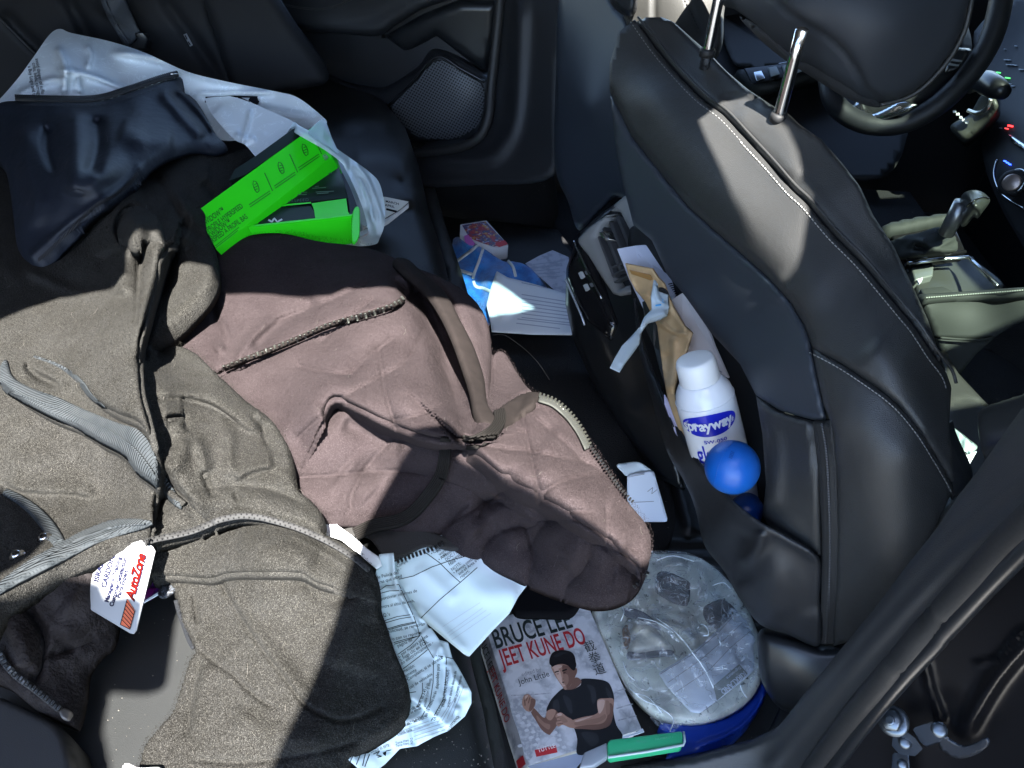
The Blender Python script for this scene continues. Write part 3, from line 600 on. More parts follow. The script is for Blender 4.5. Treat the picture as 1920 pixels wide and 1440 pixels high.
S1 = [(1190, 36), (1228, 90), (1271, 141), (1313, 184), (1356, 216), (1399, 262), (1442, 308), (1484, 356), (1514, 384), (1561, 440), (1612, 491), (1655, 542), (1698, 594), (1717, 617), (1750, 667), (1775, 700), (1784, 726)]
S2 = [(1143, 171), (1185, 256), (1249, 337), (1292, 389), (1339, 431), (1399, 483), (1442, 521), (1484, 568), (1510, 612), (1521, 645), (1533, 708), (1544, 758), (1550, 792)]
S3 = [(1525, 654), (1579, 683), (1642, 725), (1683, 758), (1725, 808), (1762, 867), (1789, 914)]
sb = bend([('g', S1, 3.5, -0.0035, 0, 'full'), ('g', S2, 4.5, -0.006, 0, 'full'), ('s', S2, 14, 0.008, 70, 'full'), ('g', S3, 5, -0.0055, 0, 'full'),
           ('g', [(1215, 55), (1300, 150), (1400, 236), (1500, 335), (1600, 450), (1700, 570), (1770, 670)], 14, 0.0025, 0, 'full'),
           ('g', [(1180, 120), (1300, 290), (1450, 450), (1560, 600)], 60, 0.010), ('g', [(1620, 640), (1700, 720), (1760, 820)], 34, 0.006),
           ('g', [(1442, 758), (1462, 771), (1517, 787), (1550, 792)], 3.5, -0.005, 0, 'full'),
           ('g', [(1522, 795), (1534, 900), (1540, 1050), (1540, 1200)], 4, -0.006, 0, 'full'), ('g', [(1556, 795), (1566, 900), (1566, 1050), (1562, 1200)], 4, -0.004, 0, 'full'),
           ('g', [(1352, 196), (1366, 184), (1400, 184), (1430, 200)], 5, -0.006), ('g', [(1370, 215), (1420, 220), (1470, 270), (1500, 340)], 26, 0.006),
           ('g', [(1446, 790), (1456, 860), (1446, 960)], 16, 0.006), ('g', [(1440, 520), (1475, 560)], 20, 0.005)])
st = lambda P: st0(P) - sb(P) + 0.0012 * vnoise(P, 60) 
SD = tuple(rays([[1480, 620]])[0] * 0.10)
S1s = S1
sil_r = [(1362, 128), (1400, 160), (1445, 190), (1480, 208), (1500, 228), (1540, 255), (1580, 300), (1615, 345), (1640, 400), (1680, 460), (1720, 545), (1745, 600), (1765, 660), (1782, 706), (1784, 726)]
side_cover = [(1189, 34), (1205, 27), (1240, 25), (1262, 35), (1290, 60), (1330, 95)] + sil_r + S1[::-1][1:]
sheet('side_cover', side_cover, st, 7, LEATHER, seat, SD, sm=False, edge=9, edge_drop=.014)
rear_panel = S1[:] + [(1780, 800), (1786, 860), (1789, 914)] + S3[::-1][1:] + [(1521, 645), (1510, 612)] + S2[:9][::-1][1:] + [(1143, 120), (1160, 60)]
sheet('rear_panel', rear_panel, st, 7, LEATHER, seat, SD, sm=False, edge=0)
lower_panel = [(1521, 645), (1533, 708), (1544, 758), (1558, 792), (1570, 900), (1570, 1050), (1562, 1212), (1640, 1190), (1720, 1060), (1789, 914)] + S3[::-1][1:]
sheet('lower_panel', lower_panel, lambda P: st(P) - 0.001, 7, LEATHER, seat, SD, sm=False)
INSERTM = mat('seat back vinyl with sky sheen', (0.026, 0.031, 0.039), 0.45, 0.5, bump=[('noise', 1100, 0.25, 0.0003)], specks=[((0.12, 0.13, 0.14), 60, 0.015)])  # blue of the sky reflection put into the vinyl colour
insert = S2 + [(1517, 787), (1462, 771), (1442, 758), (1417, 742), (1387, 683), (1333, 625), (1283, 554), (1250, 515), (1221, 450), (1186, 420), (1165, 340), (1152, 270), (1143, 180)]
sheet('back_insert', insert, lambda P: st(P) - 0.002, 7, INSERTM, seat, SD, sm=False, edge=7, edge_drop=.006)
sheet('pocket_side_panel', [(1442, 758), (1462, 771), (1517, 787), (1534, 792), (1538, 900), (1542, 1046), (1500, 1022), (1440, 985), (1429, 967), (1436, 908), (1429, 812), (1417, 742)], lambda P: st(P) - 0.001, 7, LEATHER, seat, tuple(rays([[1480, 880]])[0] * .03), sm=False, edge=6, edge_drop=.005)
pin = tps([(1200, 480, 1.14), (1330, 640, 1.03), (1430, 800, 0.93), (1430, 980, 0.95), (1300, 900, 1.03), (1220, 700, 1.14), (1380, 980, .98)])
sheet('pocket_lining', [(1180, 430), (1240, 470), (1330, 600), (1400, 690), (1446, 780), (1450, 960), (1480, 1010), (1420, 1000), (1340, 930), (1270, 850), (1225, 740), (1190, 600)], pin, 8, PLASTIC_D, seat, (0.02, 0.02, 0))
# outer cloth of the map pocket, bulging towards the bench
pt0 = tps([(1188, 554, 1.12), (1200, 658, 1.10), (1221, 742, 1.06), (1250, 842, 1.02), (1283, 900, 1.0), (1304, 950, .985), (1350, 1050, .955), (1237, 717, 1.05), (1283, 817, .955), (1317, 871, .905), (1367, 929, .86), (1417, 971, .83), (1475, 1004, .812), (1536, 1045, .812), (1536, 1205, .885), (1420, 1168, .925), (1380, 1000, .885), (1450, 1080, .85), (1385, 1110, .93)])
pf = bend([('g', [(1204, 640), (1237, 717), (1254, 758), (1283, 817), (1317, 871), (1367, 929), (1417, 971), (1475, 1004), (1532, 1042)], 9, 0.006, 0, 'full'), ('g', [(1428, 990), (1422, 1020), (1400, 1050), (1380, 1050)], 11, 0.012), ('g', [(1395, 990), (1375, 1040), (1400, 1100)], 22, -0.012), ('g', [(1330, 930), (1390, 1060), (1470, 1180)], 30, 0.006), ('g', [(1440, 1000), (1500, 1060), (1530, 1160)], 30, -0.006)])
ptt = lambda P: pt0(P) - pf(P)
pouch = [(1186, 552), (1194, 590), (1204, 640), (1220, 690), (1237, 717), (1254, 758), (1283, 817), (1317, 871), (1367, 929), (1417, 971), (1475, 1004), (1537, 1044), (1539, 1120), (1538, 1212), (1480, 1192), (1425, 1172), (1385, 1120), (1355, 1068), (1320, 1022), (1302, 950), (1281, 900), (1248, 842), (1219, 742), (1196, 650)]
sheet('map_pocket', pouch, ptt, 6, LEATHER_S, seat, tuple(rays([[1400, 1050]])[0] * .012), sm=True, edge=9, edge_drop=.010)
tube('pocket_trim', [(1189, 560), (1196, 610), (1222, 690), (1240, 745), (1262, 800)], pt0, 0.0016, PLASTIC_S, seat, lift=0.012)
# zip let into the side
zc = [(1540, 794), (1549, 850), (1554, 950), (1555, 1050), (1553, 1130), (1549, 1205)]
zs = lambda P: st(P) - 0.003
sheet('zip_tape', [(1524, 791), (1558, 790), (1567, 880), (1570, 1000), (1568, 1100), (1562, 1208), (1538, 1208), (1540, 1100), (1541, 1000), (1534, 880)], zs, 4, ZIP_T, seat, (0.004, 0.004, 0), sm=False)
tube('zip_coil', zc, zs, 0.0016, ZIP_T, seat, lift=0.001)
studs('zip_teeth', zc, zs, 3.0, (1.5, 5, .0009), mat('zip coil grey', (0.16, 0.16, 0.17), 0.4), seat, lift=0.002)
for off in (-12, 12):
    studs('stitching', np.array(zc) + (off, 0), zs, 6, (4.2, 1.2, .0005), THREAD_D, seat, lift=0.001)
studs('stitching', np.array(S1[5:]) + np.array([-9, 6]), st, 8.2, (6.0, 2.1, .0008), THREAD, seat, lift=0.0006, kind='stuff')
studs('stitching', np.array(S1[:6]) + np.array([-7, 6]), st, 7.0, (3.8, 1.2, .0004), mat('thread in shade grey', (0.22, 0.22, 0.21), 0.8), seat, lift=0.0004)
studs('stitching', np.array(S3) + np.array([-5, 8]), st, 8.0, (6.0, 2.1, .0008), THREAD, seat, lift=0.001)
studs('stitching', [(1484, 572), (1508, 620), (1519, 655), (1530, 708), (1542, 758)], st, 7, (4.5, 1.4, .0005), THREAD_D, seat, lift=0.003)
tube('piping', [(1196, 32)] + [(x + 9, y - 8) for x, y in S1[1:]], st, 0.0016, LEATHER, seat, lift=0.0)
# lower end of the backrest and hinge cover
sheet('hinge_cover', [(1420, 1180), (1480, 1190), (1540, 1208), (1620, 1200), (1640, 1230), (1560, 1330), (1470, 1340), (1425, 1290), (1414, 1230)], tps([(1420, 1200, .93), (1620, 1200, .88), (1470, 1330, .93), (1560, 1320, .88), (1480, 1250, .905)]), 8, PLASTIC_S, seat, (0.03, 0.03, -0.05), edge=26, edge_drop=.03)
sheet('seat_base_side', [(1540, 1190), (1660, 1060), (1800, 900), (1840, 860), (1860, 900), (1720, 1120), (1600, 1300), (1500, 1400), (1440, 1400)], lambda P: t_z(P, 0.10), 14, PLASTIC_D, seat, (0, 0, -0.05))
sheet('seat_cushion', [(1770, 640), (1800, 690), (1850, 745), (1900, 800), (1860, 900), (1780, 960), (1770, 880), (1768, 760)], lambda P: t_z(P, 0.33) - bend([('g', [(1770, 768), (1800, 752), (1830, 752), (1850, 764)], 4, -0.005, 0, 'full')])(P), 6, LB, seat, (0, 0, -0.08), edge=10, edge_drop=.02)
for k, line in enumerate(([(1766, 800), (1785, 870), (1800, 930)],)):
    sheet('belt_guard', [(1766, 800), (1776, 830), (1808, 905), (1790, 930), (1780, 940), (1768, 880)], lambda P: st0(P) + 0.01, 5, LEATHER_S, seat, (0.02, 0.02, -0.01), edge=5, edge_drop=.006)
# posts and head restraint
def post(a, b, ta, tb):
    pa = at_t([a], ta)[0]; pb = at_t([b], tb)[0]; d = (pa - pb) / np.linalg.norm(pa - pb)
    tube3('post', [pb - d * 0.03, pb, (pa + pb) / 2, pa, pa + d * 0.03], 0.0068, METAL, seat, sides=24)
    lathe('post_guide', [(0.0100, -0.010), (0.0100, -0.004), (0.0092, -0.001), (0.0075, 0.0)], pb - d * 0.004, d, PLASTIC_D, seat, 24)
post((1346, 5), (1329, 84), .92, .955); post((1490, 108), (1464, 205), .81, .855)
HEADM = mat('matte head restraint leather', (0.026, 0.030, 0.037), 0.62, 0.35, bump=[('edge', 1100, 0.1, 0.0003)])
hh = tps([(1350, -20, 0.965), (1470, 100, 0.885), (1600, 175, 0.845), (1651, 197, 0.860), (1740, 160, 0.845), (1800, 90, 0.825), (1830, -40, 0.805), (1560, 20, 0.780), (1680, 60, 0.770), (1760, 20, 0.785), (1450, 20, 0.835), (1350, -80, 0.965), (1600, -60, 0.765), (1830, -90, 0.815)])
hb = bend([('g', [(1420, -40), (1480, 25), (1540, 62), (1580, 95), (1610, 138), (1622, 165), (1655, 192)], 6, -0.010, 0, 'full'), ('s', [(1420, -40), (1480, 25), (1540, 62), (1580, 95), (1610, 138), (1622, 165), (1655, 192)], 16, 0.010, 70, 'full')])
head = [(1335, -90), (1343, 0), (1372, 18), (1399, 38), (1428, 66), (1455, 90), (1476, 107), (1527, 137), (1583, 171), (1612, 190), (1651, 199), (1698, 188), (1741, 162), (1783, 115), (1808, 70), (1820, 30), (1832, -30), (1836, -90)]
sheet('head_restraint', head, lambda P: hh(P) - hb(P), 7, HEADM, seat, tuple(rays([[1610, 40]])[0] * .07), sm=True, edge=30, edge_drop=.035)
tube('head_piping', [(1651, 196), (1698, 184), (1738, 158), (1778, 113), (1804, 68), (1816, 30), (1826, -30)], lambda P: hh(P), 0.0028, LEATHER, seat, lift=-0.012)
perf = mat('perforated knit', (0.02, 0.021, 0.024), 0.8, bump=[('vor', 900, 0.8, 0.001)])
sheet('head_restraint_underside', [(1385, 30), (1440, 60), (1500, 110), (1545, 110), (1600, 140), (1630, 168), (1654, 196), (1640, 202), (1590, 186), (1530, 150), (1470, 112), (1420, 70)], lambda P: hh(P) + 0.012, 6, perf, seat, tuple(rays([[1540, 120]])[0] * .03), edge=8, edge_drop=.01)

# ------------------------------------------------------------------ front of the cabin
dash = thing('dashboard', 'dark dashboard with instrument marks, climate knob and blue lights', 'dashboard', at_t([[1880, 250]], 1.5)[0])
dt = tps([(1840, 60, 1.66), (1920, 60, 1.6), (1900, 200, 1.5), (1880, 330, 1.42), (1930, 400, 1.35), (1800, 330, 1.6)])
sheet('dash_panel', [(1826, 60), (1960, 20), (1960, 480), (1900, 430), (1852, 330), (1840, 250), (1870, 190)], dt, 9, PLASTIC_D, dash, (0.05, 0.02, -0.02))
def led(x, y, w, h, col, st_, nm): return prism(nm, [(x - w, y - h), (x + w, y - h * .4), (x + w, y + h), (x - w, y + h * .4)], lambda P: dt(P) - 0.004, (0.003, 0, 0), mat(nm + ' ' + str(x), col, 0.4, emit=(col, st_)) if st_ else mat(nm + ' ' + str(x), col, .4), dash)
for i in range(3): led(1883 + i * 4.5, 302 + i * 3, 1.6, 1.6, (0.02, 0.06, 1.0), 1.0, 'blue_light')
led(1893, 236, 4, 2.2, (1, .03, .03), .5, 'red_light'); led(1886, 241, 2.5, 1.6, (.6, .05, .05), .3, 'red_light')
led(1871, 136, 3, 1.6, (.05, .5, .1), .3, 'green_light'); led(1888, 146, 4, 1.8, (.05, .4, .08), .3, 'green_light'); led(1875, 147, 2.4, 1.6, (.6, .03, .05), .3, 'red_light')
for (x, y, w) in ((1888, 112, 6), (1893, 121, 7), (1903, 122, 3), (1892, 157, 3), (1898, 161, 3), (1904, 86, 2), (1883, 92, 1.2), (1914, 130, 4), (1875, 240, 2)): led(x, y, w, 1.2, (.28, .30, .31), 0, 'gauge_mark')
kc = at_t([[1898, 343]], dt(np.array([[1898, 343]])) - 0.02)[0]; kd = CAM - kc; kd /= np.linalg.norm(kd)
lathe('climate_knob', [(0.024, -0.02), (0.024, 0.0), (0.020, 0.004), (0.017, 0.004)], kc, kd + np.array([-.35, 0, .1]), PLASTIC_D, dash, 32)
lathe('knob_face', [(0.0155, 0.0), (0.0155, 0.006), (0.013, 0.0075)], kc, kd + np.array([-.35, 0, .1]), mat('rose metal', (0.42, 0.34, 0.30), 0.35, metal=0.8), dash, 32)
tube3('knob_ring', [kc + 0.027 * (math.cos(a) * np.array([0, 1, 0.0]) + math.sin(a) * np.array([.35, 0, .9])) for a in np.linspace(-.5, 3.4, 24)], 0.0012, CHROME, dash, 6)
tube('centre_trim', [(1869, 300), (1864, 330), (1880, 365), (1922, 392)], dt, 0.0022, CHROME, dash, lift=0.004)
sheet('dash_vent', [(1890, 252), (1905, 262), (1925, 275), (1925, 285), (1900, 270)], lambda P: dt(P) - .01, 4, CHROME, dash, (0.01, 0, 0), sm=False)
OLIVE = mat('grey steering cowl', (0.04, 0.042, 0.034), 0.5, bump=[('noise', 900, .2, .0004)])
colm = thing('steering_column', 'grey steering column cowl with ignition switch and stalk', 'steering column', at_t([[1830, 200]], 1.5)[0])
cot = tps([(1780, 240, 1.52), (1870, 180, 1.42), (1850, 240, 1.46), (1810, 190, 1.5)])
sheet('cowl', [(1780, 236), (1798, 222), (1817, 212), (1840, 175), (1858, 172), (1870, 190), (1869, 202), (1852, 226), (1836, 242), (1806, 262), (1792, 252)], cot, 5, OLIVE, colm, (0.05, 0.06, -0.04), edge=8, edge_drop=.012)
for (x, y) in ((1789, 209), (1795, 214), (1801, 220), (1806, 225), (1812, 229)): prism('panel_mark', [(x - 2.4, y - 2), (x + 2, y - 2.4), (x + 2.6, y + 2), (x - 2, y + 2.4)], lambda P: cot(P) - 0.012, (0.002, 0, 0), mat('white mark', (.6, .62, .62), .4), colm)
tube('ignition_ring', [(1815, 207), (1832, 212), (1850, 203), (1858, 186)], cot, 0.004, mat('brushed ring', (.5, .5, .44), .3, metal=.9), colm, lift=.014)
sk = [at_t([p], t)[0] for p, t in (((1818, 168), 1.45), ((1838, 150), 1.40), ((1850, 155), 1.37), ((1868, 165), 1.34), ((1884, 174), 1.32))]
tube3('stalk', sk, [0.008, 0.018, 0.021, 0.019, 0.012], PLASTIC_S, colm, 20)
wheel = thing('steering_wheel', 'black steering wheel with satin silver lower spoke behind the head restraint', 'steering wheel', at_t([[1700, 80]], 1.3)[0])
wr = [(1552, 140, 1.36), (1562, 188, 1.345), (1590, 217, 1.33), (1630, 233, 1.31), (1680, 234, 1.29), (1724, 218, 1.27), (1772, 186, 1.25), (1822, 133, 1.235), (1858, 72, 1.225), (1876, 5, 1.22), (1880, -50, 1.225), (1866, -110, 1.24), (1820, -150, 1.27), (1740, -150, 1.31), (1650, -90, 1.35), (1580, 10, 1.37), (1552, 80, 1.37)]
wp = np.vstack([at_t([[x, y]], t) for x, y, t in wr]); wp = smooth_line(wp, True, 6)
tube3('rim', wp, 0.0178, LEATHER_S, wheel, 18, closed=True)
hubt = tps([(1590, 190, 1.34), (1700, 190, 1.26), (1780, 100, 1.24), (1650, 60, 1.3)])
sheet('hub', [(1600, 60), (1700, -20), (1780, 30), (1790, 110), (1750, 160), (1700, 200), (1640, 225), (1595, 205)], lambda P: hubt(P) + 0.01, 7, PLASTIC_D, wheel, (.03, .02, -.01), edge=12, edge_drop=.02)
sheet('spoke', [(1585, 212), (1604, 190), (1616, 187), (1622, 204), (1632, 214), (1652, 206), (1682, 190), (1700, 189), (1719, 196), (1700, 208), (1668, 220), (1632, 230), (1605, 228)], lambda P: hubt(P) - 0.008, 4, CHROME, wheel, (.008, .006, -.003), sm=False, edge=4, edge_drop=.003)
sheet('spoke_trim', [(1786, 92), (1812, 94), (1815, 98), (1796, 128), (1770, 140), (1776, 120)], lambda P: hubt(P) - 0.006, 5, PLASTIC_S, wheel, (.01, .01, 0), sm=False)
for q in ((1797, 92), (1791, 113), (1785, 121)): prism('switch', [(q[0] - 8, q[1] - 3), (q[0] + 8, q[1]), (q[0] + 7, q[1] + 3), (q[0] - 8, q[1] + 1)], lambda P: hubt(P) - 0.014, (.005, 0, 0), mat('switch grey', (.2, .22, .23), .3), wheel)

fdoor = thing('front_door', 'far front door with a grey panel and lit chrome window switches', 'car door', at_t([[1450, 120]], 1.8)[0])
fdt = tps([(1360, 60, 1.9), (1560, 60, 1.85), (1420, 180, 1.80), (1560, 150, 1.78), (1500, 300, 1.7)])
GREYD = mat('grey green door card', (0.02, 0.022, 0.02), 0.55)
sheet('door_card', [(1330, -60), (1700, -60), (1700, 260), (1620, 340), (1480, 260), (1340, 160)], lambda P: fdt(P) + .03, 12, PLASTIC_D, fdoor, (0, .05, 0))
sheet('trim_panel', [(1352, 40), (1380, 50), (1460, 96), (1520, 120), (1480, 126), (1400, 128), (1370, 110)], fdt, 8, GREYD, fdoor, (0, .03, 0))
sheet('armrest', [(1384, 128), (1440, 124), (1560, 116), (1600, 122), (1600, 140), (1530, 146), (1440, 168), (1410, 160)], lambda P: fdt(P) - .05, 7, GREYD, fdoor, (0, .03, -.03), edge=8, edge_drop=.015)
prism('switch_panel', [(1396, 128), (1500, 116), (1536, 130), (1412, 158)], lambda P: fdt(P) - .062, (0, .01, -.004), PLASTIC_S, fdoor, .002)
for x, y in ((1424, 142), (1452, 134), (1478, 130), (1500, 127)): prism('window_switch', [(x - 11, y - 7), (x + 4, y - 10), (x + 11, y + 5), (x - 5, y + 10)], lambda P: fdt(P) - .070, (0, .01, -.004), CHROME if x < 1430 else mat('switch satin', (.25, .27, .25), .3), fdoor, .0015)
tube('chrome_line', [(1460, 120), (1500, 114), (1540, 112)], fdt, .002, CHROME, fdoor, lift=.07)

tray = thing('front_console', 'front console with cup tray, stitched armrest side and lit shifter leather', 'console', at_t([[1800, 560]], 1.2)[0])
tt = tps([(1660, 420, 1.30), (1790, 400, 1.27), (1700, 490, 1.22), (1820, 490, 1.2), (1920, 540, 1.08), (1740, 560, 1.12), (1900, 540, 1.09), (1760, 640, 1.14), (1880, 630, 1.1)])
LG = mat('grey console leather', (0.026, 0.029, 0.026), 0.7, 0.25, bump=[('edge', 900, .25, .0004)])
sheet('tray_floor', [(1700, 488), (1812, 480), (1830, 490), (1880, 542), (1740, 556), (1715, 520)], lambda P: tt(P) + .06, 6, mat('tray lining', (.03, .033, .029), .55), tray, (0, 0, -.02))
sheet('far_padding', [(1660, 416), (1720, 402), (1780, 396), (1784, 410), (1740, 420), (1672, 432)], lambda P: tt(P) - .015, 5, LG, tray, (0, .01, -.03), edge=6, edge_drop=.012)
prism('gear_surround', [(1670, 436), (1790, 420), (1812, 472), (1700, 490)], lambda P: tt(P) + .006, (0, 0, -.02), GLOSS, tray, .003)
tube('chrome_frame', [(1704, 494), (1760, 486), (1815, 482), (1826, 492), (1870, 536)], tt, .003, CHROME, tray, lift=.004, sm=False)
tube('inner_frame', [(1700, 486), (1760, 479), (1810, 472)], tt, .0035, GLOSS, tray, lift=.008, sm=False)
prism('cup_insert', [(1708, 500), (1752, 494), (1750, 516), (1716, 524)], lambda P: tt(P) + .035, (0, 0, -.03), mat('cup insert grey', (.10, .11, .10), .4), tray, .003)
prism('tray_step', [(1726, 540), (1768, 536), (1790, 546), (1734, 556)], lambda P: tt(P) - .004, (0, 0, -.03), LG, tray, .003)
prism('white_scrap', [(1720, 524), (1730, 520), (1729, 526), (1724, 532)], lambda P: tt(P) + .03, (0, 0, -.003), PAPER, tray)
sheet('armrest_top', [(1728, 548), (1800, 544), (1960, 532), (1960, 548), (1850, 556), (1736, 564)], lambda P: tt(P) - .012, 5, LG, tray, (0, .01, -.02), sm=False, edge=5, edge_drop=.006)
studs('stitching', [(1738, 558), (1800, 553), (1880, 547), (1940, 542)], lambda P: tt(P) - .014, 4.6, (2.8, 2.4, .0006), mat('grey thread', (.3, .32, .28), .8), tray)
sheet('side_panel', [(1734, 566), (1850, 558), (1960, 550), (1960, 590), (1900, 610), (1865, 632), (1835, 636), (1757, 632)], lambda P: tt(P) + .004, 7, LG, tray, (0, .03, -.02), sm=False)
sheet('lower_side', [(1760, 634), (1835, 638), (1864, 634), (1830, 664), (1796, 708), (1780, 680)], lambda P: tt(P) + .01, 6, LG, tray, (0, .03, -.02), sm=False)
sheet('console_end', [(1864, 634), (1900, 612), (1960, 590), (1960, 780), (1840, 780), (1796, 708)], lambda P: tt(P) + .2, 10, CARPET, tray, (0, .03, -.02), sm=False)
tube('seam_edge', [(1763, 633), (1800, 636), (1840, 637), (1862, 633)], lambda P: tt(P), .0018, LG, tray, lift=.001)
shifter = thing('gear_lever', 'gear lever with black and grey knob, silver shaft and wrinkled leather boot', 'gear lever', at_t([[1780, 450]], 1.2)[0])
bt = tps([(1680, 450, 1.25), (1780, 430, 1.18), (1798, 470, 1.17), (1700, 476, 1.21), (1760, 440, 1.17)])
sheet('boot', [(1676, 452), (1700, 440), (1724, 436), (1764, 424), (1786, 436), (1796, 446), (1798, 470), (1760, 474), (1700, 479), (1690, 466)], lambda P: bt(P) - bend([('g', [(1694, 466), (1720, 452), (1752, 464), (1782, 450), (1792, 438)], 5, .008), ('g', [(1700, 474), (1750, 470), (1798, 468)], 4, .006), ('g', [(1712, 462), (1740, 470)], 6, -.014), ('g', [(1680, 452), (1712, 448), (1740, 456)], 6, .006)])(P), 3, LG, shifter, (0, .02, -.02), edge=4, edge_drop=.006)
studs('stitching', [(1732, 448), (1750, 436), (1762, 428)], lambda P: bt(P) - .006, 4, (2.2, 2.6, .0005), THREAD_D, shifter)
sh = [at_t([p], t)[0] for p, t in (((1774, 438), 1.14), ((1804, 380), 1.10))]
tube3('shaft', sh, 0.0115, mat('brushed lever metal', (.30, .31, .31), .35, metal=.8), shifter, 24)
kb = tps([(1796, 372, 1.10), (1850, 372, 1.05), (1810, 415, 1.10), (1826, 385, 1.03)])
sheet('knob', [(1800, 378), (1806, 361), (1824, 354), (1842, 357), (1857, 370), (1856, 379), (1846, 392), (1837, 404), (1828, 402), (1814, 418), (1804, 419), (1803, 400), (1812, 388), (1810, 380)], kb, 3, mat('grey knob', (.022, .025, .022), .35), shifter, (.02, .03, -.02), edge=10, edge_drop=.018)
tube('knob_seam', [(1812, 388), (1826, 376), (1842, 370), (1855, 372)], kb, .0014, GLOSS, shifter, lift=.001)

bagf = tag(sheet('clear_plastic_bag', [(1768, 775), (1778, 792), (1792, 804), (1815, 822), (1833, 838), (1820, 848), (1800, 852), (1782, 838), (1770, 815)], lambda P: t_z(P, .40) - .01 * vnoise(P, 12), 3, film('pale bag film', (.8, .95, .92), (.6, .75, .72), .15, .3, 120, .8), None, (0, 0, -.004)), 'crumpled pale plastic bag lying on the front seat cushion', 'plastic bag')
slip = thing('receipt', 'small printed receipt corner below the plastic bag on the front seat', 'receipt', at_z([[1815, 860]], .37)[0])
prism('paper', [(1800, 853), (1832, 846), (1816, 874), (1808, 880), (1803, 868)], lambda P: t_z(P, .375), (0, 0, -.001), PAPER, slip)
strips('print', [[(1808, 856), (1810, 866)], [(1815, 854), (1817, 862)]], lambda P: t_z(P, .375), 1.6, INK_G, slip)

# ------------------------------------------------------------------ near pillar, weather strip and door check
pil = thing('door_pillar', 'near black plastic door pillar and sill trim with a rubber weather strip', 'pillar trim', at_t([[1700, 1100]], .6)[0])
pt_ = tps([(1900, 850, .46), (1960, 950, .42), (1700, 1080, .60), (1760, 1130, .56), (1500, 1400, .82), (1600, 1290, .68), (1440, 1400, .88), (1300, 1440, .92), (1200, 1445, .95), (1960, 720, .45), (1840, 860, .52)])
pb = bend([('g', [(1930, 940), (1800, 1040), (1700, 1140), (1600, 1250), (1500, 1370), (1450, 1430)], 12, .006, 0, 'full'), ('g', [(1920, 900), (1780, 1010), (1660, 1140), (1560, 1260), (1470, 1370)], 4, .0015, 0, 'full')])
TRIMG = mat('grained grey black trim', (0.021, 0.022, 0.0235), 0.5, 0.5, bump=[('noise', 1100, 0.5, 0.0007)], specks=[((0.09, 0.09, 0.09), 70, 0.02)])
trim = [(1960, 735), (1920, 760), (1870, 830), (1835, 880), (1800, 925), (1760, 985), (1700, 1060), (1640, 1140), (1590, 1200), (1550, 1250), (1500, 1310), (1474, 1345), (1450, 1372), (1400, 1396), (1300, 1422), (1200, 1436), (1120, 1444), (1120, 1490), (1480, 1490), (1540, 1400), (1620, 1300), (1700, 1210), (1800, 1095), (1880, 1010), (1960, 935)]
sheet('trim_panel', trim, lambda P: pt_(P) - pb(P), 6, TRIMG, pil, tuple(rays([[1650, 1150]])[0] * .03), sm=False, edge=12, edge_drop=.012)
tube('weather_strip', [(1965, 950), (1900, 1010), (1840, 1075), (1760, 1160), (1680, 1250), (1610, 1330), (1560, 1395), (1515, 1455)], pt_, .0105, RUBBER, pil, lift=-.004, sides=14)
tube('weather_strip', [(1965, 985), (1900, 1050), (1840, 1112), (1760, 1200), (1680, 1288), (1615, 1368), (1570, 1430), (1550, 1460)], pt_, .0065, PLASTIC_S, pil, lift=-.008, sides=12)
sheet('belt_guide', [(1822, 772), (1835, 758), (1862, 748), (1900, 736), (1960, 722), (1960, 850), (1880, 850), (1850, 868), (1838, 872), (1826, 838), (1821, 800)], tps([(1825, 800, .60), (1900, 740, .55), (1900, 850, .53), (1960, 780, .48), (1850, 810, .57)]), 7, PLASTIC_S, pil, (.03, .02, -.02), edge=22, edge_drop=.03)
BODY = mat('black car paint', (0.004, 0.004, 0.005), 0.3, 0.3)
body = thing('car_body_side', 'glossy black painted door jamb below the weather strip', 'car body', at_t([[1800, 1300]], .6)[0])
bt_ = tps([(1960, 1000, .50), (1700, 1300, .70), (1560, 1440, .82), (1960, 1460, .62), (1780, 1400, .70)])
sheet('jamb', [(1965, 985), (1900, 1055), (1800, 1160), (1700, 1275), (1610, 1380), (1540, 1470), (1540, 1500), (1965, 1500)], lambda P: bt_(P) + .02 - bend([('g', [(1735, 1245), (1745, 1290), (1765, 1345)], 7, .010, 0, 'full'), ('g', [(1960, 1170), (1870, 1270), (1800, 1390)], 16, .012), ('g', [(1820, 1245), (1870, 1235), (1900, 1200), (1920, 1175)], 4, .006)])(P), 7, BODY, body, tuple(rays([[1780, 1300]])[0] * .03), sm=False)
struct(box3('jamb_floor', (.55, .10, -.12), (3.4, .3, .3), BODY))
hinge = thing('door_hinge', 'steel door hinge with hexagonal bolt and riveted check arm', 'hinge', at_t([[1680, 1350]], .68)[0])
ht = lambda P: bt_(P) - .012
def bolt(x, y, r, h):
    c = at_t([[x, y]], ht(np.array([[x, y]])))[0]; d = CAM - c; d /= np.linalg.norm(d); d = d + np.array([-.5, 0, .15])
    lathe('washer', [(r * 1.35, 0), (r * 1.35, .003), (r, .004)], c, d, STEEL, hinge, 28)
    lathe('bolt', [(r, .003), (r, h), (r * .8, h + .002)], c, d, STEEL, hinge, 6)
    lathe('bolt_mark', [(r * .45, h + .002), (r * .42, h + .0028), (r * .25, h + .0026)], c, d, STEEL, hinge, 20)
bolt(1676, 1352, .0105, .011)
DKS = mat('blue grey coated steel', (0.05, 0.065, 0.09), 0.35, metal=.7)
prism('hinge_leaf', [(1680, 1375), (1700, 1372), (1716, 1384), (1730, 1404), (1722, 1412), (1692, 1408), (1678, 1392)], lambda P: ht(P) - .006, (0, 0, -.008), DKS, hinge, .002)
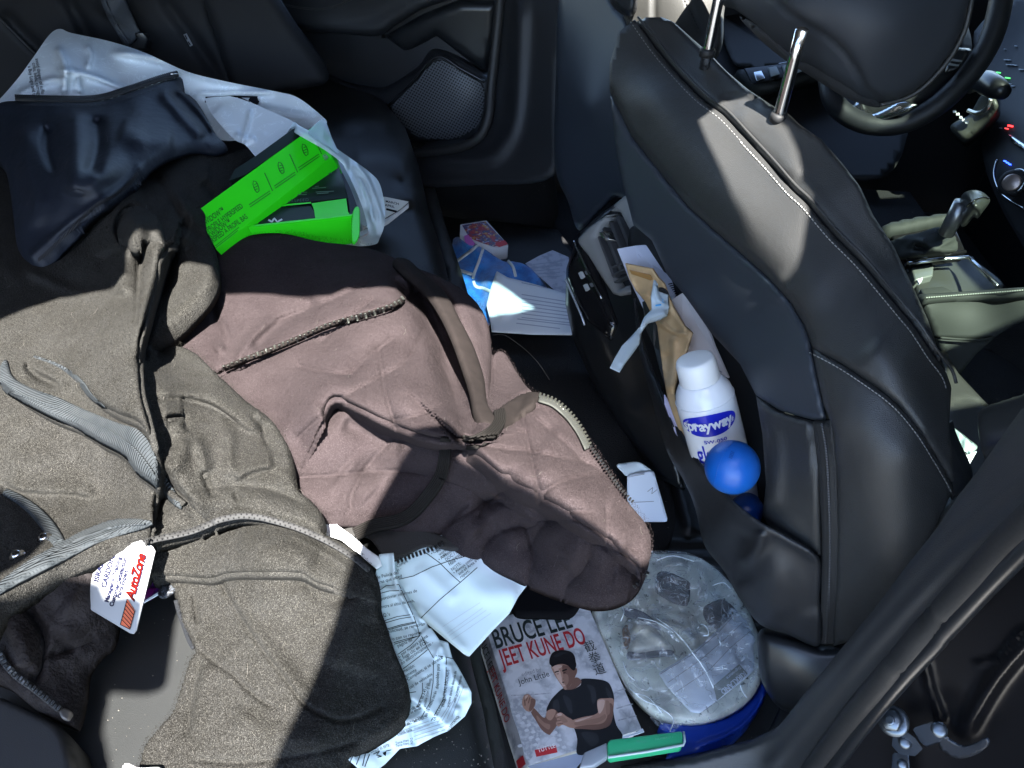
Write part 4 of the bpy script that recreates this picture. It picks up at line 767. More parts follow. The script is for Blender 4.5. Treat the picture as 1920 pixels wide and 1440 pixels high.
prism('hinge_arm', [(1678, 1408), (1706, 1412), (1710, 1500), (1672, 1500)], lambda P: ht(P) + .004, (0, 0, -.01), DKS, hinge, .002)
prism('check_arm', [(1716, 1362), (1750, 1350), (1770, 1352), (1776, 1368), (1770, 1386), (1744, 1396), (1728, 1384)], lambda P: ht(P) - .002, (0, 0, -.008), DKS, hinge, .002)
sheet('check_strap', [(1766, 1376), (1780, 1384), (1806, 1398), (1830, 1392), (1850, 1382), (1856, 1394), (1836, 1410), (1800, 1418), (1768, 1400)], lambda P: ht(P) + .006, 5, mat('dark strap steel', (.03, .035, .045), .4, metal=.4), hinge, (0, 0, -.006))
for x, y, r in ((1697, 1392, .006), (1761, 1368, .007), (1692, 1433, .005)):
    c = at_t([[x, y]], ht(np.array([[x, y]])) - .007)[0]; d = CAM - c; d /= np.linalg.norm(d); lathe('rivet', [(r, 0), (r, .002), (r * .6, .0035)], c, d, STEEL, hinge, 20)
box3('dash_body', (1.55, .95, .33), (.66, 1.9, .76), PLASTIC_D, dash, bevel=.04)
# ------------------------------------------------------------------ the quilted mauve jacket
def hz(f): return lambda P: (CAM[2] - f(P)) / -rays(P)[:, 2]
J1 = thing('quilted_jacket', 'mauve brown quilted fleece jacket with open zips, draped from seat towards the footwell', 'jacket', at_z([[750, 800]], .4)[0])
qh = tps([(400, 470, .42), (520, 440, .42), (700, 470, .42), (820, 520, .41), (900, 570, .40), (920, 650, .39), (980, 700, .37), (450, 600, .425), (600, 540, .44), (700, 530, .46), (600, 650, .45), (750, 650, .47), (500, 780, .43), (640, 720, .47), (760, 740, .50), (850, 700, .45),
          (700, 860, .42), (600, 900, .42), (720, 960, .40), (860, 780, .49), (900, 830, .50), (960, 800, .48), (1010, 745, .46), (1080, 800, .45), (1000, 900, .50), (1100, 960, .49), (1150, 900, .44), (1200, 960, .43), (1222, 1020, .43), (1180, 1080, .43), (1060, 1090, .40), (900, 1030, .385), (850, 950, .41), (960, 970, .42), (1050, 1020, .44), (1130, 1060, .45), (780, 1000, .38), (560, 930, .41)])
Z6 = lambda pts: [(560 + x * .3646, 500 + y * .3646) for x, y in pts]
seams = [Z6(l) for l in ([(0, 510), (130, 540), (268, 550)], [(268, 552), (350, 470), (480, 370)], [(415, 430), (425, 520), (450, 660), (490, 790)], [(490, 790), (620, 760), (760, 700)], [(720, 480), (780, 600), (815, 720), (850, 860)], [(190, 680), (280, 640), (430, 560), (560, 480), (640, 330)],
        [(0, 1085), (180, 1072), (350, 1055), (520, 1052), (650, 1065)], [(270, 1240), (270, 1180), (330, 1060), (420, 950), (510, 850)], [(890, 908), (1050, 935), (1200, 950), (1340, 980), (1480, 1012)], [(1150, 750), (1170, 860), (1200, 990), (1240, 1178)], [(1240, 1175), (1340, 1110), (1460, 1080), (1600, 1060)],
        [(1570, 1120), (1585, 1260), (1592, 1400)], [(730, 1082), (850, 1120), (980, 1182)], [(980, 1182), (1050, 1130), (1060, 1110)], [(1020, 1210), (1140, 1250), (1285, 1290)], [(935, 1280), (960, 1220), (1050, 1128)], [(1190, 1440), (1230, 1360), (1290, 1290)], [(690, 1440), (760, 1330), (900, 1250), (960, 1200)], [(0, 880), (60, 820), (150, 740)])]
seams += [[(900, 1040), (930, 1000), (985, 985)], [(985, 985), (1000, 1040), (990, 1080)], [(985, 985), (1060, 960), (1110, 960)], [(1060, 1100), (1105, 1050), (1120, 1010), (1190, 1030)], [(700, 560), (660, 590), (600, 640)], [(820, 560), (840, 600), (850, 640)], [(520, 600), (600, 570), (690, 530)], [(1090, 860), (1150, 900), (1180, 960)], [(1000, 780), (1060, 830), (1090, 860)]]
qf = [('g', s, 3.0, -.0050, 0, 'full') for s in seams] + [('g', s, 20, -.0065, 0, 'full') for s in seams]
qf += [('s', [(418, 692), (500, 662), (600, 618), (690, 588), (745, 572), (764, 556)], 5, .013, 46, 'full'),
       ('s', [(764, 562), (762, 540), (752, 526), (735, 520)][::-1], 6, .014, 40),
       ('s', [(612, 772), (628, 748), (668, 766), (714, 790), (770, 812), (824, 826), (872, 822)], 11, .040, 70, 'full'),
       ('g', [(640, 790), (700, 818), (760, 838)], 18, -.012),
       ('s', [(866, 826), (905, 862), (945, 903), (990, 925), (1040, 955), (1090, 985), (1140, 1015), (1190, 1060)], 14, .030, 90, 'full'),
       ('s', [(862, 848), (920, 880), (942, 902)], 5, .010, 30),
       ('g', [(882, 800), (853, 725), (828, 645), (798, 575), (778, 545)], 22, -.042, 0, 'full'),
       ('g', [(935, 1010), (985, 985), (1010, 950)], 26, .008), ('g', [(1060, 1060), (1100, 1020), (1180, 1040)], 30, .012), ('g', [(860, 960), (900, 1000)], 30, .010), ('g', [(1150, 1080), (1190, 1090)], 26, .008),
       ('g', [(395, 545), (405, 600), (430, 660)], 8, -.008), ('g', [(470, 660), (530, 600), (600, 560)], 12, -.010), ('g', [(1030, 800), (1100, 860), (1170, 950)], 40, .014), ('g', [(740, 470), (800, 510), (850, 560)], 18, .014),
       ('g', [(410, 600), (420, 640), (400, 660)], 12, .010), ('g', [(440, 690), (460, 650), (500, 610), (580, 570)], 9, .008), ('g', [(880, 560), (905, 620), (912, 700)], 16, .010), ('g', [(500, 850), (560, 800), (610, 760)], 26, .008), ('g', [(640, 880), (700, 930)], 40, .008),
       ('s', [(1002, 735), (985, 750), (960, 800)], 6, .006, 30), ('g', [(985, 775), (1010, 765), (1030, 775)], 5, -.004)]
qff = bend(qf)
q = lambda P: qh(P) + qff(P) + .004 * vnoise(P, 70, 1)
qt = hz(q)
qpoly = [(395, 452), (450, 434), (520, 427), (600, 443), (660, 450), (700, 458), (732, 470), (772, 488), (822, 508), (862, 530), (893, 558), (913, 590), (922, 640), (926, 656), (944, 656), (955, 668), (970, 692), (988, 718), (1008, 734), (1045, 752), (1085, 792), (1120, 840), (1160, 900), (1190, 942), (1215, 972), (1226, 1005), (1222, 1040), (1214, 1066), (1200, 1090), (1180, 1106), (1152, 1116), (1120, 1118), (1090, 1112), (1040, 1096), (980, 1072), (900, 1038), (850, 1016), (800, 990), (760, 982), (720, 974), (660, 966), (600, 962), (540, 930), (470, 860), (400, 760), (340, 690), (325, 600), (370, 520)]
sheet('body', qpoly, qt, 4.2, MAUVE, J1, (0, 0, -.012), edge=17, edge_drop=.016)
hb_ = [(752, 486), (790, 520), (822, 560), (855, 618), (880, 680), (897, 745), (905, 772), (918, 786)]
ht_ = lambda P: hz(lambda Q: q(Q) * 0 + qh(Q) + .032)(P) - bend([('g', hb_, 24, .012, 0, 'full')])(P)
sheet('collar_band', [(735, 485), (764, 480), (800, 510), (838, 545), (862, 590), (888, 640), (908, 700), (914, 745), (928, 772), (940, 790), (930, 800), (905, 795), (888, 772), (880, 730), (866, 685), (846, 630), (822, 580), (790, 535)], ht_, 4, BROWN_K, J1, (0, 0, -.006), edge=9, edge_drop=.008)
sheet('inner_panel', [(800, 508), (860, 532), (893, 560), (913, 592), (921, 640), (921, 700), (918, 760), (908, 745), (900, 700), (880, 650), (862, 600), (836, 548)], lambda P: hz(lambda Q: qh(Q) + .020)(P) - bend([('g', [(850, 545), (885, 600), (905, 680), (912, 740)], 10, .006, 0, 'full')])(P), 4, MAUVE, J1, (0, 0, -.005), edge=8, edge_drop=.008)
sheet('collar_tab', [(925, 660), (946, 656), (958, 672), (972, 696), (990, 722), (1004, 734), (985, 738), (962, 752), (945, 772), (928, 772), (918, 740), (922, 700)], hz(lambda Q: qh(Q) + .010), 4, MAUVE, J1, (0, 0, -.005), edge=6, edge_drop=.006)
sheet('placket', [(930, 768), (950, 750), (980, 734), (1004, 731), (1018, 738), (1008, 752), (985, 775), (962, 792), (942, 800), (930, 792)], hz(lambda Q: q(Q) + .008), 3.5, BROWN_K, J1, (0, 0, -.005), edge=6, edge_drop=.006)
el = lambda P: hz(lambda Q: q(Q) + .010)(P)
ELAS = mat('ribbed elastic', (0.0105, 0.0096, 0.0088), 0.9, .05, bump=[('noise', 600, .5, .0008)])
for line, w, nm in (([(836, 822), (834, 850), (826, 890), (800, 930), (770, 962), (740, 976), (700, 984), (665, 1000)], 22, 'elastic_strap'), ([(936, 768), (938, 786), (925, 806), (905, 820), (885, 828), (868, 826)], 22, 'elastic_loop')):
    L = smooth_line(line); T = np.gradient(L, axis=0); T /= np.hypot(*T.T)[:, None]; N_ = np.stack([-T[:, 1], T[:, 0]], 1)
    poly = np.vstack([L + N_ * w / 2, (L - N_ * w / 2)[::-1]])
    e_ = sheet(nm, poly, el, 3, ELAS, J1, (0, 0, -.004), sm=False)
    for k in np.linspace(-.4, .4, 6): tube('elastic_rib', (L + N_ * w * k)[::3], el, .0011, ELAS, J1, lift=.0004, sides=5)
zl = [(420, 690), (500, 658), (560, 634), (610, 612), (660, 597), (705, 584), (738, 572), (757, 558)]
zq = lambda P: hz(lambda Q: q(Q) + .0085)(P)
def band(name, line, w, tf, m, par, back=(0, 0, -.002), step=3.2):
    L = smooth_line(line); T = np.gradient(L, axis=0); T /= np.hypot(*T.T)[:, None]; N_ = np.stack([-T[:, 1], T[:, 0]], 1)
    w0, w1 = (w if isinstance(w, tuple) else (-w / 2, w / 2))
    return sheet(name, np.vstack([L + N_ * w1, (L + N_ * w0)[::-1]]), tf, step, m, par, back, sm=False)
tp = band('zip_tape', zl, (-5, 5), zq, BROWN_K, J1)
studs('zip_teeth', zl, zq, 8.6, (4.6, 10.0, .0026), TOOTH, tp, lift=.001, offset=1, alt=1.2)
z2 = [(1012, 742), (1040, 752), (1068, 776), (1090, 806), (1106, 838)]
tp = band('zip_tape', z2, (-2, 10), zq, ZIP_G, J1)
studs('zip_teeth', z2, zq, 7.4, (4.2, 9.0, .0022), mat('pale metal teeth', (.07, .072, .06), .35, metal=.5), tp, lift=.001, offset=-2)
z3 = [(1106, 838), (1130, 872), (1160, 915), (1188, 945)]
studs('zip_teeth', z3, zq, 6.5, (4, 7, .002), TOOTH_B, J1, lift=.0, offset=-2)
z4 = [(1212, 1072), (1200, 1088), (1186, 1100)]
studs('zip_teeth', z4, zq, 7, (5, 9, .002), TOOTH_B, J1, lift=.004, offset=-2)
sheet('cuff', [(950, 1070), (1000, 1085), (1095, 1105), (1094, 1118), (1085, 1138), (1074, 1150), (1058, 1154), (1015, 1153), (975, 1152), (962, 1142), (955, 1120)], hz(lambda Q: .115 + .0 * Q[:, 0]), 4, mat('black knit cuff', (.006, .006, .007), .95, .05), J1, (0, 0, -.006), edge=6, edge_drop=.006)
sheet('hem', [(604, 966), (660, 968), (730, 976), (790, 992), (860, 1018), (850, 1030), (800, 1022), (760, 1040), (735, 1050), (715, 1036), (690, 1006), (640, 1000)], hz(lambda Q: .372 + 0 * Q[:, 0]), 4, mat('grey brown hem', (.016, .015, .014), .9, bump=[('noise', 700, .6, .001)]), J1, (0, 0, -.004))
studs('zip_teeth', [(746, 1052), (764, 1045), (790, 1036), (812, 1028), (830, 1018)], hz(lambda Q: .375 + 0 * Q[:, 0]), 7.5, (5, 10, .003), TOOTH_B, J1, lift=.0)

# ------------------------------------------------------------------ the black fleece jacket
J2 = thing('fleece_jacket', 'black fleece jacket with grey ribbed trim and snaps, spread on the seat', 'jacket', at_z([[300, 800]], .42)[0])
Z4 = lambda pts: [(x * .3646, 450 + y * .3646) for x, y in pts]
Z5 = lambda pts: [(x * .375, 900 + y * .375) for x, y in pts]
fh = tps([(-60, 320, .43), (100, 330, .43), (240, 320, .44), (350, 290, .46), (470, 280, .43), (440, 380, .43), (400, 450, .45), (395, 540, .46), (300, 520, .45), (270, 430, .50), (240, 480, .47), (260, 600, .50), (265, 700, .51), (280, 780, .50), (310, 880, .47), (150, 560, .45), (0, 600, .45), (100, 650, .46), (0, 800, .44), (150, 760, .46), (150, 860, .43), (50, 900, .425), (-60, 700, .44), (-60, 1000, .43),
          (200, 930, .425), (330, 950, .44), (400, 700, .46), (500, 800, .45), (450, 850, .47), (550, 900, .45), (400, 930, .46), (520, 960, .46), (605, 990, .44), (0, 1080, .46), (170, 1010, .45), (290, 1000, .445), (380, 640, .455), (300, 650, .44), (340, 620, .44)])
ff = [('g', [(262, 396), (248, 440), (232, 500), (230, 560)], 20, .022), ('g', [(296, 440), (288, 500), (276, 560), (268, 620), (266, 690)], 17, .026), ('g', [(264, 446), (262, 500), (258, 560), (254, 620)], 6, -.012),
      ('s', [(290, 950), (300, 880), (283, 800), (268, 740), (264, 690), (266, 630), (285, 580), (305, 520), (322, 470)], 8, .030, 60, 'full'),
      ('g', [(322, 470), (306, 530), (284, 590), (272, 640), (268, 670)], 10, -.03, 0, 'full'),
      ('g', [(400, 480), (385, 530), (350, 575), (315, 620), (290, 660)], 26, .016), ('s', [(480, 400), (400, 560), (340, 600), (300, 650)], 6, .0, 30),
      ('g', Z4([(800, 510), (830, 560), (800, 620), (740, 670)]), 9, -.008), ('s', Z4([(740, 680), (800, 640), (830, 560)]), 5, .008, 20),
      ('g', [(30, 690), (90, 700), (130, 740)], 12, .006), ('g', Z4([(120, 630), (180, 690), (260, 730), (320, 750)]), 7, -.012),
      ('s', Z4([(0, 735), (100, 815), (250, 900), (400, 965), (520, 1040), (630, 1100), (700, 1190), (780, 1250), (880, 1340)]), 7, .020, 60, 'full'),
      ('s', Z4([(420, 740), (500, 830), (600, 890), (700, 930), (760, 1000), (800, 1090), (850, 1190), (920, 1280), (980, 1340)]), 8, .020, 50, 'full'),
      ('s', Z4([(780, 800), (980, 812), (1120, 862), (1250, 960), (1340, 1015)]), 6, .009, 40), ('g', Z4([(790, 815), (980, 825), (1120, 880), (1240, 970)]), 6, -.005),
      ('s', Z4([(840, 908), (890, 902), (940, 903)]), 5, .010, 30), ('s', Z4([(930, 905), (950, 930), (962, 990)])[::-1], 5, .006, 25), ('g', Z4([(850, 920), (940, 915), (955, 980)]), 6, -.008),
      ('s', Z4([(1210, 1245), (1300, 1192), (1420, 1168)]), 5, .010, 34), ('g', Z4([(1050, 1190), (1070, 1260), (1100, 1325)]), 6, -.008), ('g', Z4([(1205, 1290), (1235, 1345)]), 6, -.010), ('g', Z4([(1285, 895), (1350, 960), (1362, 1010), (1390, 1080)]), 5, -.007),
      ('g', Z4([(1010, 1010), (1040, 1120), (1060, 1200)]), 12, .008), ('g', Z4([(960, 1020), (930, 1130), (850, 1190)]), 14, .008), ('g', Z4([(1180, 960), (1180, 1100), (1170, 1240)]), 12, .006), ('g', Z4([(860, 960), (880, 1080)]), 16, -.006),
      ('s', Z4([(0, 1235), (100, 1288), (230, 1300), (350, 1300), (510, 1332)]), 5, .010, 34), ('g', Z4([(0, 1160), (200, 1140), (420, 1090), (560, 1080)]), 26, .006),
      ('g', [(330, 948), (400, 936), (480, 940), (560, 962), (610, 992)], 22, .008, 0, 'full'), ('g', [(320, 930), (400, 912), (500, 916), (580, 950)], 5, -.004),
      ('g', [(-40, 1110), (60, 1060), (165, 1015), (262, 985), (330, 965)], 26, .012, 0, 'full'), ('g', [(240, 300), (300, 340), (350, 420), (400, 460)], 12, -.010), ('g', [(300, 350), (340, 330), (400, 320)], 24, .008), ('g', [(380, 340), (420, 400)], 10, -.008),
      ('s', [(230, 470), (222, 450), (215, 430), (222, 405), (245, 384), (270, 380)], 6, .016, 40), ('g', [(0, 530), (100, 500), (200, 500)], 30, .006), ('g', [(380, 720), (430, 760), (500, 790)], 22, .006), ('g', [(330, 470), (360, 420), (330, 370), (280, 350)], 12, .010), ('g', [(40, 500), (120, 540), (200, 560)], 9, .005)]
fff = bend(ff)
fz = lambda P: fh(P) + fff(P) + .005 * vnoise(P, 80, 4) + .0008 * vnoise(P, 17, 5)
ftt = hz(fz)
fpoly = [(-70, 300), (100, 300), (240, 320), (262, 300), (300, 283), (350, 274), (420, 281), (472, 268), (479, 288), (458, 315), (461, 345), (444, 372), (405, 392), (384, 420), (402, 462), (406, 510), (392, 545), (350, 592), (312, 628), (292, 648), (330, 640), (368, 655), (400, 685), (432, 716), (468, 748), (505, 775), (535, 815), (548, 856), (556, 905), (585, 932), (606, 960), (604, 988), (620, 1010), (560, 985), (506, 968), (450, 960), (410, 968), (356, 990), (300, 1004), (262, 1012), (169, 1039), (85, 1080), (0, 1130), (-70, 1165)]
sheet('body', fpoly, ftt, 4.2, FLEECE, J2, (0, 0, -.012), edge=13, edge_drop=.014)
# button loop tab standing up at the collar
sheet('collar_tab', [(215, 425), (216, 400), (235, 384), (262, 382), (285, 392), (300, 410), (305, 440), (296, 446), (262, 432), (255, 452), (238, 455), (220, 448)], hz(lambda P: fz(P) + .012), 3.5, FLEECE, J2, (0, 0, -.01), edge=8, edge_drop=.010)
def trim(name, up, lo, m=RIB, lift=.006, par=J2, tf=None, stp=3.2):
    return sheet(name, list(smooth_line(up)) + list(smooth_line(lo)[::-1]), tf or hz(lambda P: fz(P) + lift), stp, m, par, (0, 0, -.003), sm=False, edge=4, edge_drop=.003)
trim('ribbed_trim', [(-6, 690), (4, 674), (11, 672), (22, 702), (55, 723), (109, 742), (157, 764), (219, 789), (255, 800), (273, 818), (288, 847), (303, 880), (324, 913), (343, 942)], [(-6, 712), (6, 730), (36, 749), (91, 778), (146, 804), (190, 829), (230, 851), (255, 884), (284, 906), (321, 939), (336, 948)])
trim('thin_tape', [(62, 662), (112, 680), (150, 706), (170, 734), (194, 757)], [(60, 666), (108, 685), (142, 712), (162, 738), (188, 758)], lift=.004)
trim('ribbed_trim', [(-10, 1092), (50, 1048), (112, 1014), (150, 993), (202, 973), (240, 969), (282, 972)], [(-10, 1112), (37, 1086), (112, 1048), (187, 1010), (262, 987), (283, 977)])
trim('ribbed_trim', [(10, 912), (40, 926), (70, 946), (95, 970), (116, 1000), (120, 1012)], [(0, 922), (26, 938), (52, 960), (72, 984), (90, 1010), (98, 1020)])
tr_ridge = hz(lambda P: fz(P) + .007)
for a_ in ([(20, 735), (100, 762), (190, 800), (250, 840), (300, 905)], [(20, 1080), (110, 1030), (200, 992), (270, 982)]): tube('trim_seam', a_, tr_ridge, .0012, RIB, J2, lift=.0012, sides=6)
tube('edge_piping', [(322, 470), (308, 530), (286, 590), (270, 640), (264, 690), (267, 740), (282, 800), (300, 880), (312, 915), (345, 946)], hz(lambda P: fz(P) + .004), .0032, FLEECE, J2, sides=8)
for x, y in ((85, 1012), (34, 1044)):
    c = at_t([[x, y]], ftt(np.array([[x, y]])))[0]
    lathe('snap_button', [(.0065, 0), (.0065, .0015), (.004, .003), (.0038, .0065), (.0025, .007)], c, (.1, -.1, 1), METAL, J2, 24)
# lower front flap
F2 = tps([(281, 1010, .42), (330, 960, .425), (450, 965, .435), (600, 1000, .43), (700, 1080, .41), (715, 1150, .40), (765, 1280, .39), (740, 1370, .385), (640, 1450, .38), (250, 1450, .375), (300, 1350, .375), (350, 1200, .375), (330, 1120, .38), (300, 1080, .39), (500, 1040, .45), (450, 1120, .40), (600, 1150, .405), (500, 1250, .395), (600, 1350, .395), (400, 1350, .385), (480, 1400, .385)])
g2 = bend([('s', [(270, 1082), (340, 1082), (394, 1086), (431, 1076), (506, 1075), (562, 1077), (588, 1091), (620, 1102)], 6, .020, 60, 'full'), ('g', [(440, 1020), (520, 1020), (600, 1050)], 26, .008),
           ('g', [(412, 1090), (442, 1144), (476, 1196), (506, 1237), (544, 1286), (574, 1324), (600, 1339), (637, 1352), (680, 1345), (716, 1325)], 4, -.006, 0, 'full'), ('g', [(425, 1100), (455, 1150), (520, 1240), (580, 1315)], 16, .006),
           ('g', [(364, 1211), (405, 1243), (435, 1264), (469, 1297), (499, 1320), (530, 1330)], 4, -.005), ('g', [(364, 1110), (366, 1140), (371, 1170)], 4, -.006), ('g', [(379, 1230), (360, 1305), (349, 1390)], 6, -.005), ('g', [(392, 1240), (376, 1310), (365, 1380)], 14, .004),
           ('g', [(640, 1120), (660, 1180), (640, 1260)], 40, .008), ('g', [(560, 1100), (590, 1180)], 30, .005), ('g', [(430, 1340), (520, 1380), (620, 1390)], 24, .006), ('g', [(340, 1420), (450, 1430), (600, 1410), (700, 1380)], 6, -.004), ('g', [(540, 1000), (600, 1030), (660, 1070)], 5, .003), ('s', [(690, 1085), (706, 1120), (712, 1170)][::-1], 5, .004, 30)])
f2z = lambda P: F2(P) + g2(P) + .004 * vnoise(P, 80, 6) + .0006 * vnoise(P, 15, 7)
f2t = hz(f2z)
f2poly = [(272, 1035), (290, 1004), (330, 975), (410, 950), (460, 950), (520, 962), (580, 985), (640, 1010), (676, 1034), (700, 1062), (711, 1092), (713, 1132), (724, 1166), (740, 1215), (760, 1262), (768, 1300), (762, 1335), (742, 1360), (700, 1387), (662, 1412), (640, 1450), (632, 1490), (228, 1490), (256, 1432), (266, 1396), (290, 1364), (318, 1332), (330, 1300), (342, 1262), (350, 1235), (362, 1216), (352, 1192), (338, 1164), (331, 1128), (319, 1100), (300, 1086), (281, 1081), (272, 1060)]
sheet('front_flap', f2poly, f2t, 4.2, FLEECE, J2, (0, 0, -.010), edge=10, edge_drop=.010)
zz = [(270, 1018), (292, 1010), (322, 1004), (356, 996), (385, 985), (412, 974), (450, 967), (480, 969), (506, 974), (562, 991), (619, 1017), (660, 1042), (692, 1068)]
zt_ = hz(lambda P: np.maximum(f2z(P), fz(P)) + .009)
tp = band('zip_tape', zz, 10, zt_, ZIP_T, J2); studs('zip_teeth', zz, zt_, 5.0, (2.6, 3.2, .0010), mat('zip teeth grey', (.014, .014, .0145), .9, .1), tp, lift=.001, alt=3)
band('cuff_lining', [(331, 1124), (338, 1150), (348, 1178), (356, 1200), (364, 1214)], (-2, 6), hz(lambda P: f2z(P) - .004), mat('reflective knit', (.010, .011, .013), .7, .1, bump=[('vor', 900, .6, .001)]), J2)
# lower left sleeve lying in shade
s3 = tps([(-60, 1150, .44), (0, 1110, .45), (100, 1080, .45), (180, 1060, .44), (200, 1160, .40), (140, 1240, .39), (130, 1330, .385), (60, 1290, .41), (0, 1220, .43), (60, 1200, .43), (-60, 1250, .43)])
s3b = bend([('g', [(40, 1130), (80, 1180), (75, 1240), (60, 1290)], 8, -.014), ('g', [(0, 1150), (40, 1200), (50, 1260)], 24, .014), ('g', [(120, 1120), (160, 1160), (120, 1210)], 30, .010), ('g', [(85, 1230), (130, 1215), (180, 1190)], 8, -.008)])
s3z = lambda P: s3(P) + s3b(P) + .003 * vnoise(P, 30, 9)
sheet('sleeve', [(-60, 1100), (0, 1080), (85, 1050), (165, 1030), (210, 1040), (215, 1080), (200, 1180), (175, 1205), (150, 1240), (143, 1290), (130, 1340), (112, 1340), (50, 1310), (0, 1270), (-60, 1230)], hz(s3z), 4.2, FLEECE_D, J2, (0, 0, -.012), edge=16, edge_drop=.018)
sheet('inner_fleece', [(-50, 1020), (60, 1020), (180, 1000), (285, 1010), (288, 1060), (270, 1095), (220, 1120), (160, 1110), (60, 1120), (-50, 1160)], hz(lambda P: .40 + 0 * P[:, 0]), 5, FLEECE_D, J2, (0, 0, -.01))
z5 = [(-8, 1215), (0, 1228), (12, 1248), (32, 1268), (60, 1288), (90, 1312), (112, 1330)]
zs3 = hz(lambda P: s3z(P) + .004)
tp = band('zip_tape', z5, 14, zs3, ZIP_T, J2); studs('zip_teeth', z5, zs3, 7.5, (5.0, 10, .0025), mat('dull zinc teeth', (.06, .065, .07), .4, metal=.4), tp, lift=.001, alt=1.5)
prism('zip_stop', [(108, 1332), (122, 1325), (136, 1334), (126, 1350), (114, 1346)], lambda P: zs3(P) - .003, (0, 0, -.006), mat('pewter', (.08, .075, .07), .4, metal=.4), J2, .002)
# navy mesh lining turned out at the top
mh = tps([(0, 200, .50), (180, 185, .50), (330, 145, .50), (345, 160, .49), (400, 240, .47), (420, 268, .46), (300, 290, .50), (240, 360, .49), (130, 440, .47), (70, 490, .45), (20, 400, .46), (-30, 260, .47), (150, 280, .52), (80, 350, .50), (250, 220, .51), (180, 330, .53)])
mb = bend([('g', [(95, 230), (90, 280), (110, 330)], 12, -.012), ('g', [(180, 215), (185, 270), (170, 330)], 14, -.012), ('g', [(140, 200), (140, 280), (130, 370)], 22, .010), ('g', [(40, 230), (50, 330), (80, 430)], 26, .008), ('g', [(320, 170), (370, 220), (400, 262)], 7, -.008), ('g', [(300, 165), (340, 215), (385, 262)], 12, .008), ('s', [(30, 190), (110, 192), (185, 190), (250, 172), (335, 146)][::-1], 5, .004, 20), ('g', [(220, 240), (270, 260), (330, 262)], 20, .008), ('g', [(60, 480), (130, 420), (230, 350), (262, 315)], 7, .005, 0, 'full')])
mz = lambda P: mh(P) + mb(P) + .002 * vnoise(P, 30, 11)
mpoly = [(-40, 195), (0, 186), (28, 183), (100, 184), (180, 184), (240, 166), (300, 147), (335, 138), (345, 148), (342, 166), (362, 176), (382, 205), (404, 244), (424, 266), (404, 276), (360, 272), (318, 284), (282, 304), (252, 336), (232, 362), (185, 388), (132, 440), (92, 482), (72, 494), (50, 484), (28, 455), (20, 400), (14, 350), (2, 305), (-40, 260)]
sheet('mesh_lining', mpoly, hz(mz), 4.2, MESHF, J2, (0, 0, -.006), edge=9, edge_drop=.010)
studs('overlock_stitch', [(72, 488), (95, 468), (135, 428), (180, 385), (232, 356), (258, 324)], hz(lambda P: mz(P) + .002), 3.2, (1.6, 9, .0006), THREAD_D, J2, lift=.001, ang=.5)
z6 = [(28, 182), (100, 184), (180, 183), (240, 166), (300, 146), (334, 137)]
zm = hz(lambda P: mz(P) + .004)
tp = band('zip_tape', z6, 10, zm, ZIP_T, J2); studs('zip_teeth', z6, zm, 3.6, (1.6, 6, .0016), TOOTH_B, tp, lift=.0005, offset=-3)
tube('zip_pin', [(320, 139), (334, 138)], zm, .0012, METAL, J2, lift=.002, sm=False)
studs('seam_stitch', [(40, 196), (110, 198), (190, 196), (250, 180), (300, 165)], hz(lambda P: mz(P) + .001), 9, (6, 1.6, .0004), THREAD_D, J2)

# ------------------------------------------------------------------ name badge
BW = mat('white badge plastic', (0.22, 0.225, 0.23), 0.6, .2)
bz = 0
bd = thing('name_badge', 'white diamond name badge with red logo and stripes, clipped under the fleece edge', 'badge', at_z([[220, 1100]], .42)[0])
bzt = plane([(170, 1040, .449), (262, 1010, .456), (290, 1026, .452), (248, 1185, .42), (152, 1130, .415)])
bpoly = [(163, 1045), (168, 1034), (258, 1010), (266, 1013), (286, 1024), (291, 1032), (288, 1044), (256, 1180), (250, 1187), (243, 1186), (156, 1134), (152, 1124)]
prism('plate', bpoly, bzt, (0, 0, -.0022), BW, bd, .0006)
def bl(nm, s, org, em, m, ang, bold=0, sx=1.0, **k):
    a = R(ang); U = np.array([math.cos(a), -math.sin(a)]) * em * sx; V_ = np.array([-math.sin(a), -math.cos(a)]) * em
    return lettering(nm, s, org, U, V_, bzt, m, bd, **k, bold=bold)
NVY = mat('navy badge print', (.008, .009, .024), .95, 0)
bl('name_text', 'ISRAEL', (184, 1092), 13.5, NVY, 74, .045, 1.12); bl('name_text', 'CARDONA', (198, 1103), 13.5, NVY, 74, .045, 1.05)
bl('name_text', 'Manager in Training', (203, 1130), 11.0, NVY, 74, .045, 1.0); bl('name_text', 'Customer Satisfaction', (212, 1138), 11.0, NVY, 74, .045, .97); bl('name_text', 'Parts Expert', (225, 1122), 11.0, NVY, 74, .045, .97)
LOGO = mat('red orange logo', (.055, .0035, .002), .95, 0); BAR = mat('orange bar', (.45, .09, .03), .45)
bl('logo_text', 'AutoZone', (251.5, 1127), 25, NVY, 75, .045, .92, shear=.3, space=.88); bl('logo_text', 'AutoZone', (250, 1126), 25, LOGO, 75, .028, .92, shear=.3, space=.88, lift=.0011)
a75 = R(75); du = np.array([math.cos(a75), -math.sin(a75)]); dv = np.array([math.sin(a75) * 1.0, math.cos(a75)])
p0 = np.array([225.5, 1171])
flat('logo_bar', [p0, p0 + (18, 9), p0 + (18, 9) + du * 36, p0 + du * 50 + (0, 0), ], bzt, BAR, bd, lift=.0008, step=3)
strips('logo_stripe', [[p0 + du * (10 + k * 7), p0 + (18, 9) + du * (2 + k * 6.4)] for k in range(6)] + [[p0, p0 + (18, 9)], [p0 + (18, 9), p0 + (18, 9) + du * 36], [p0, p0 + du * 50]], bzt, 1.3, INK, bd, lift=.0012)
bl('mark', '®', (264, 1024), 6, INK_G, 75)
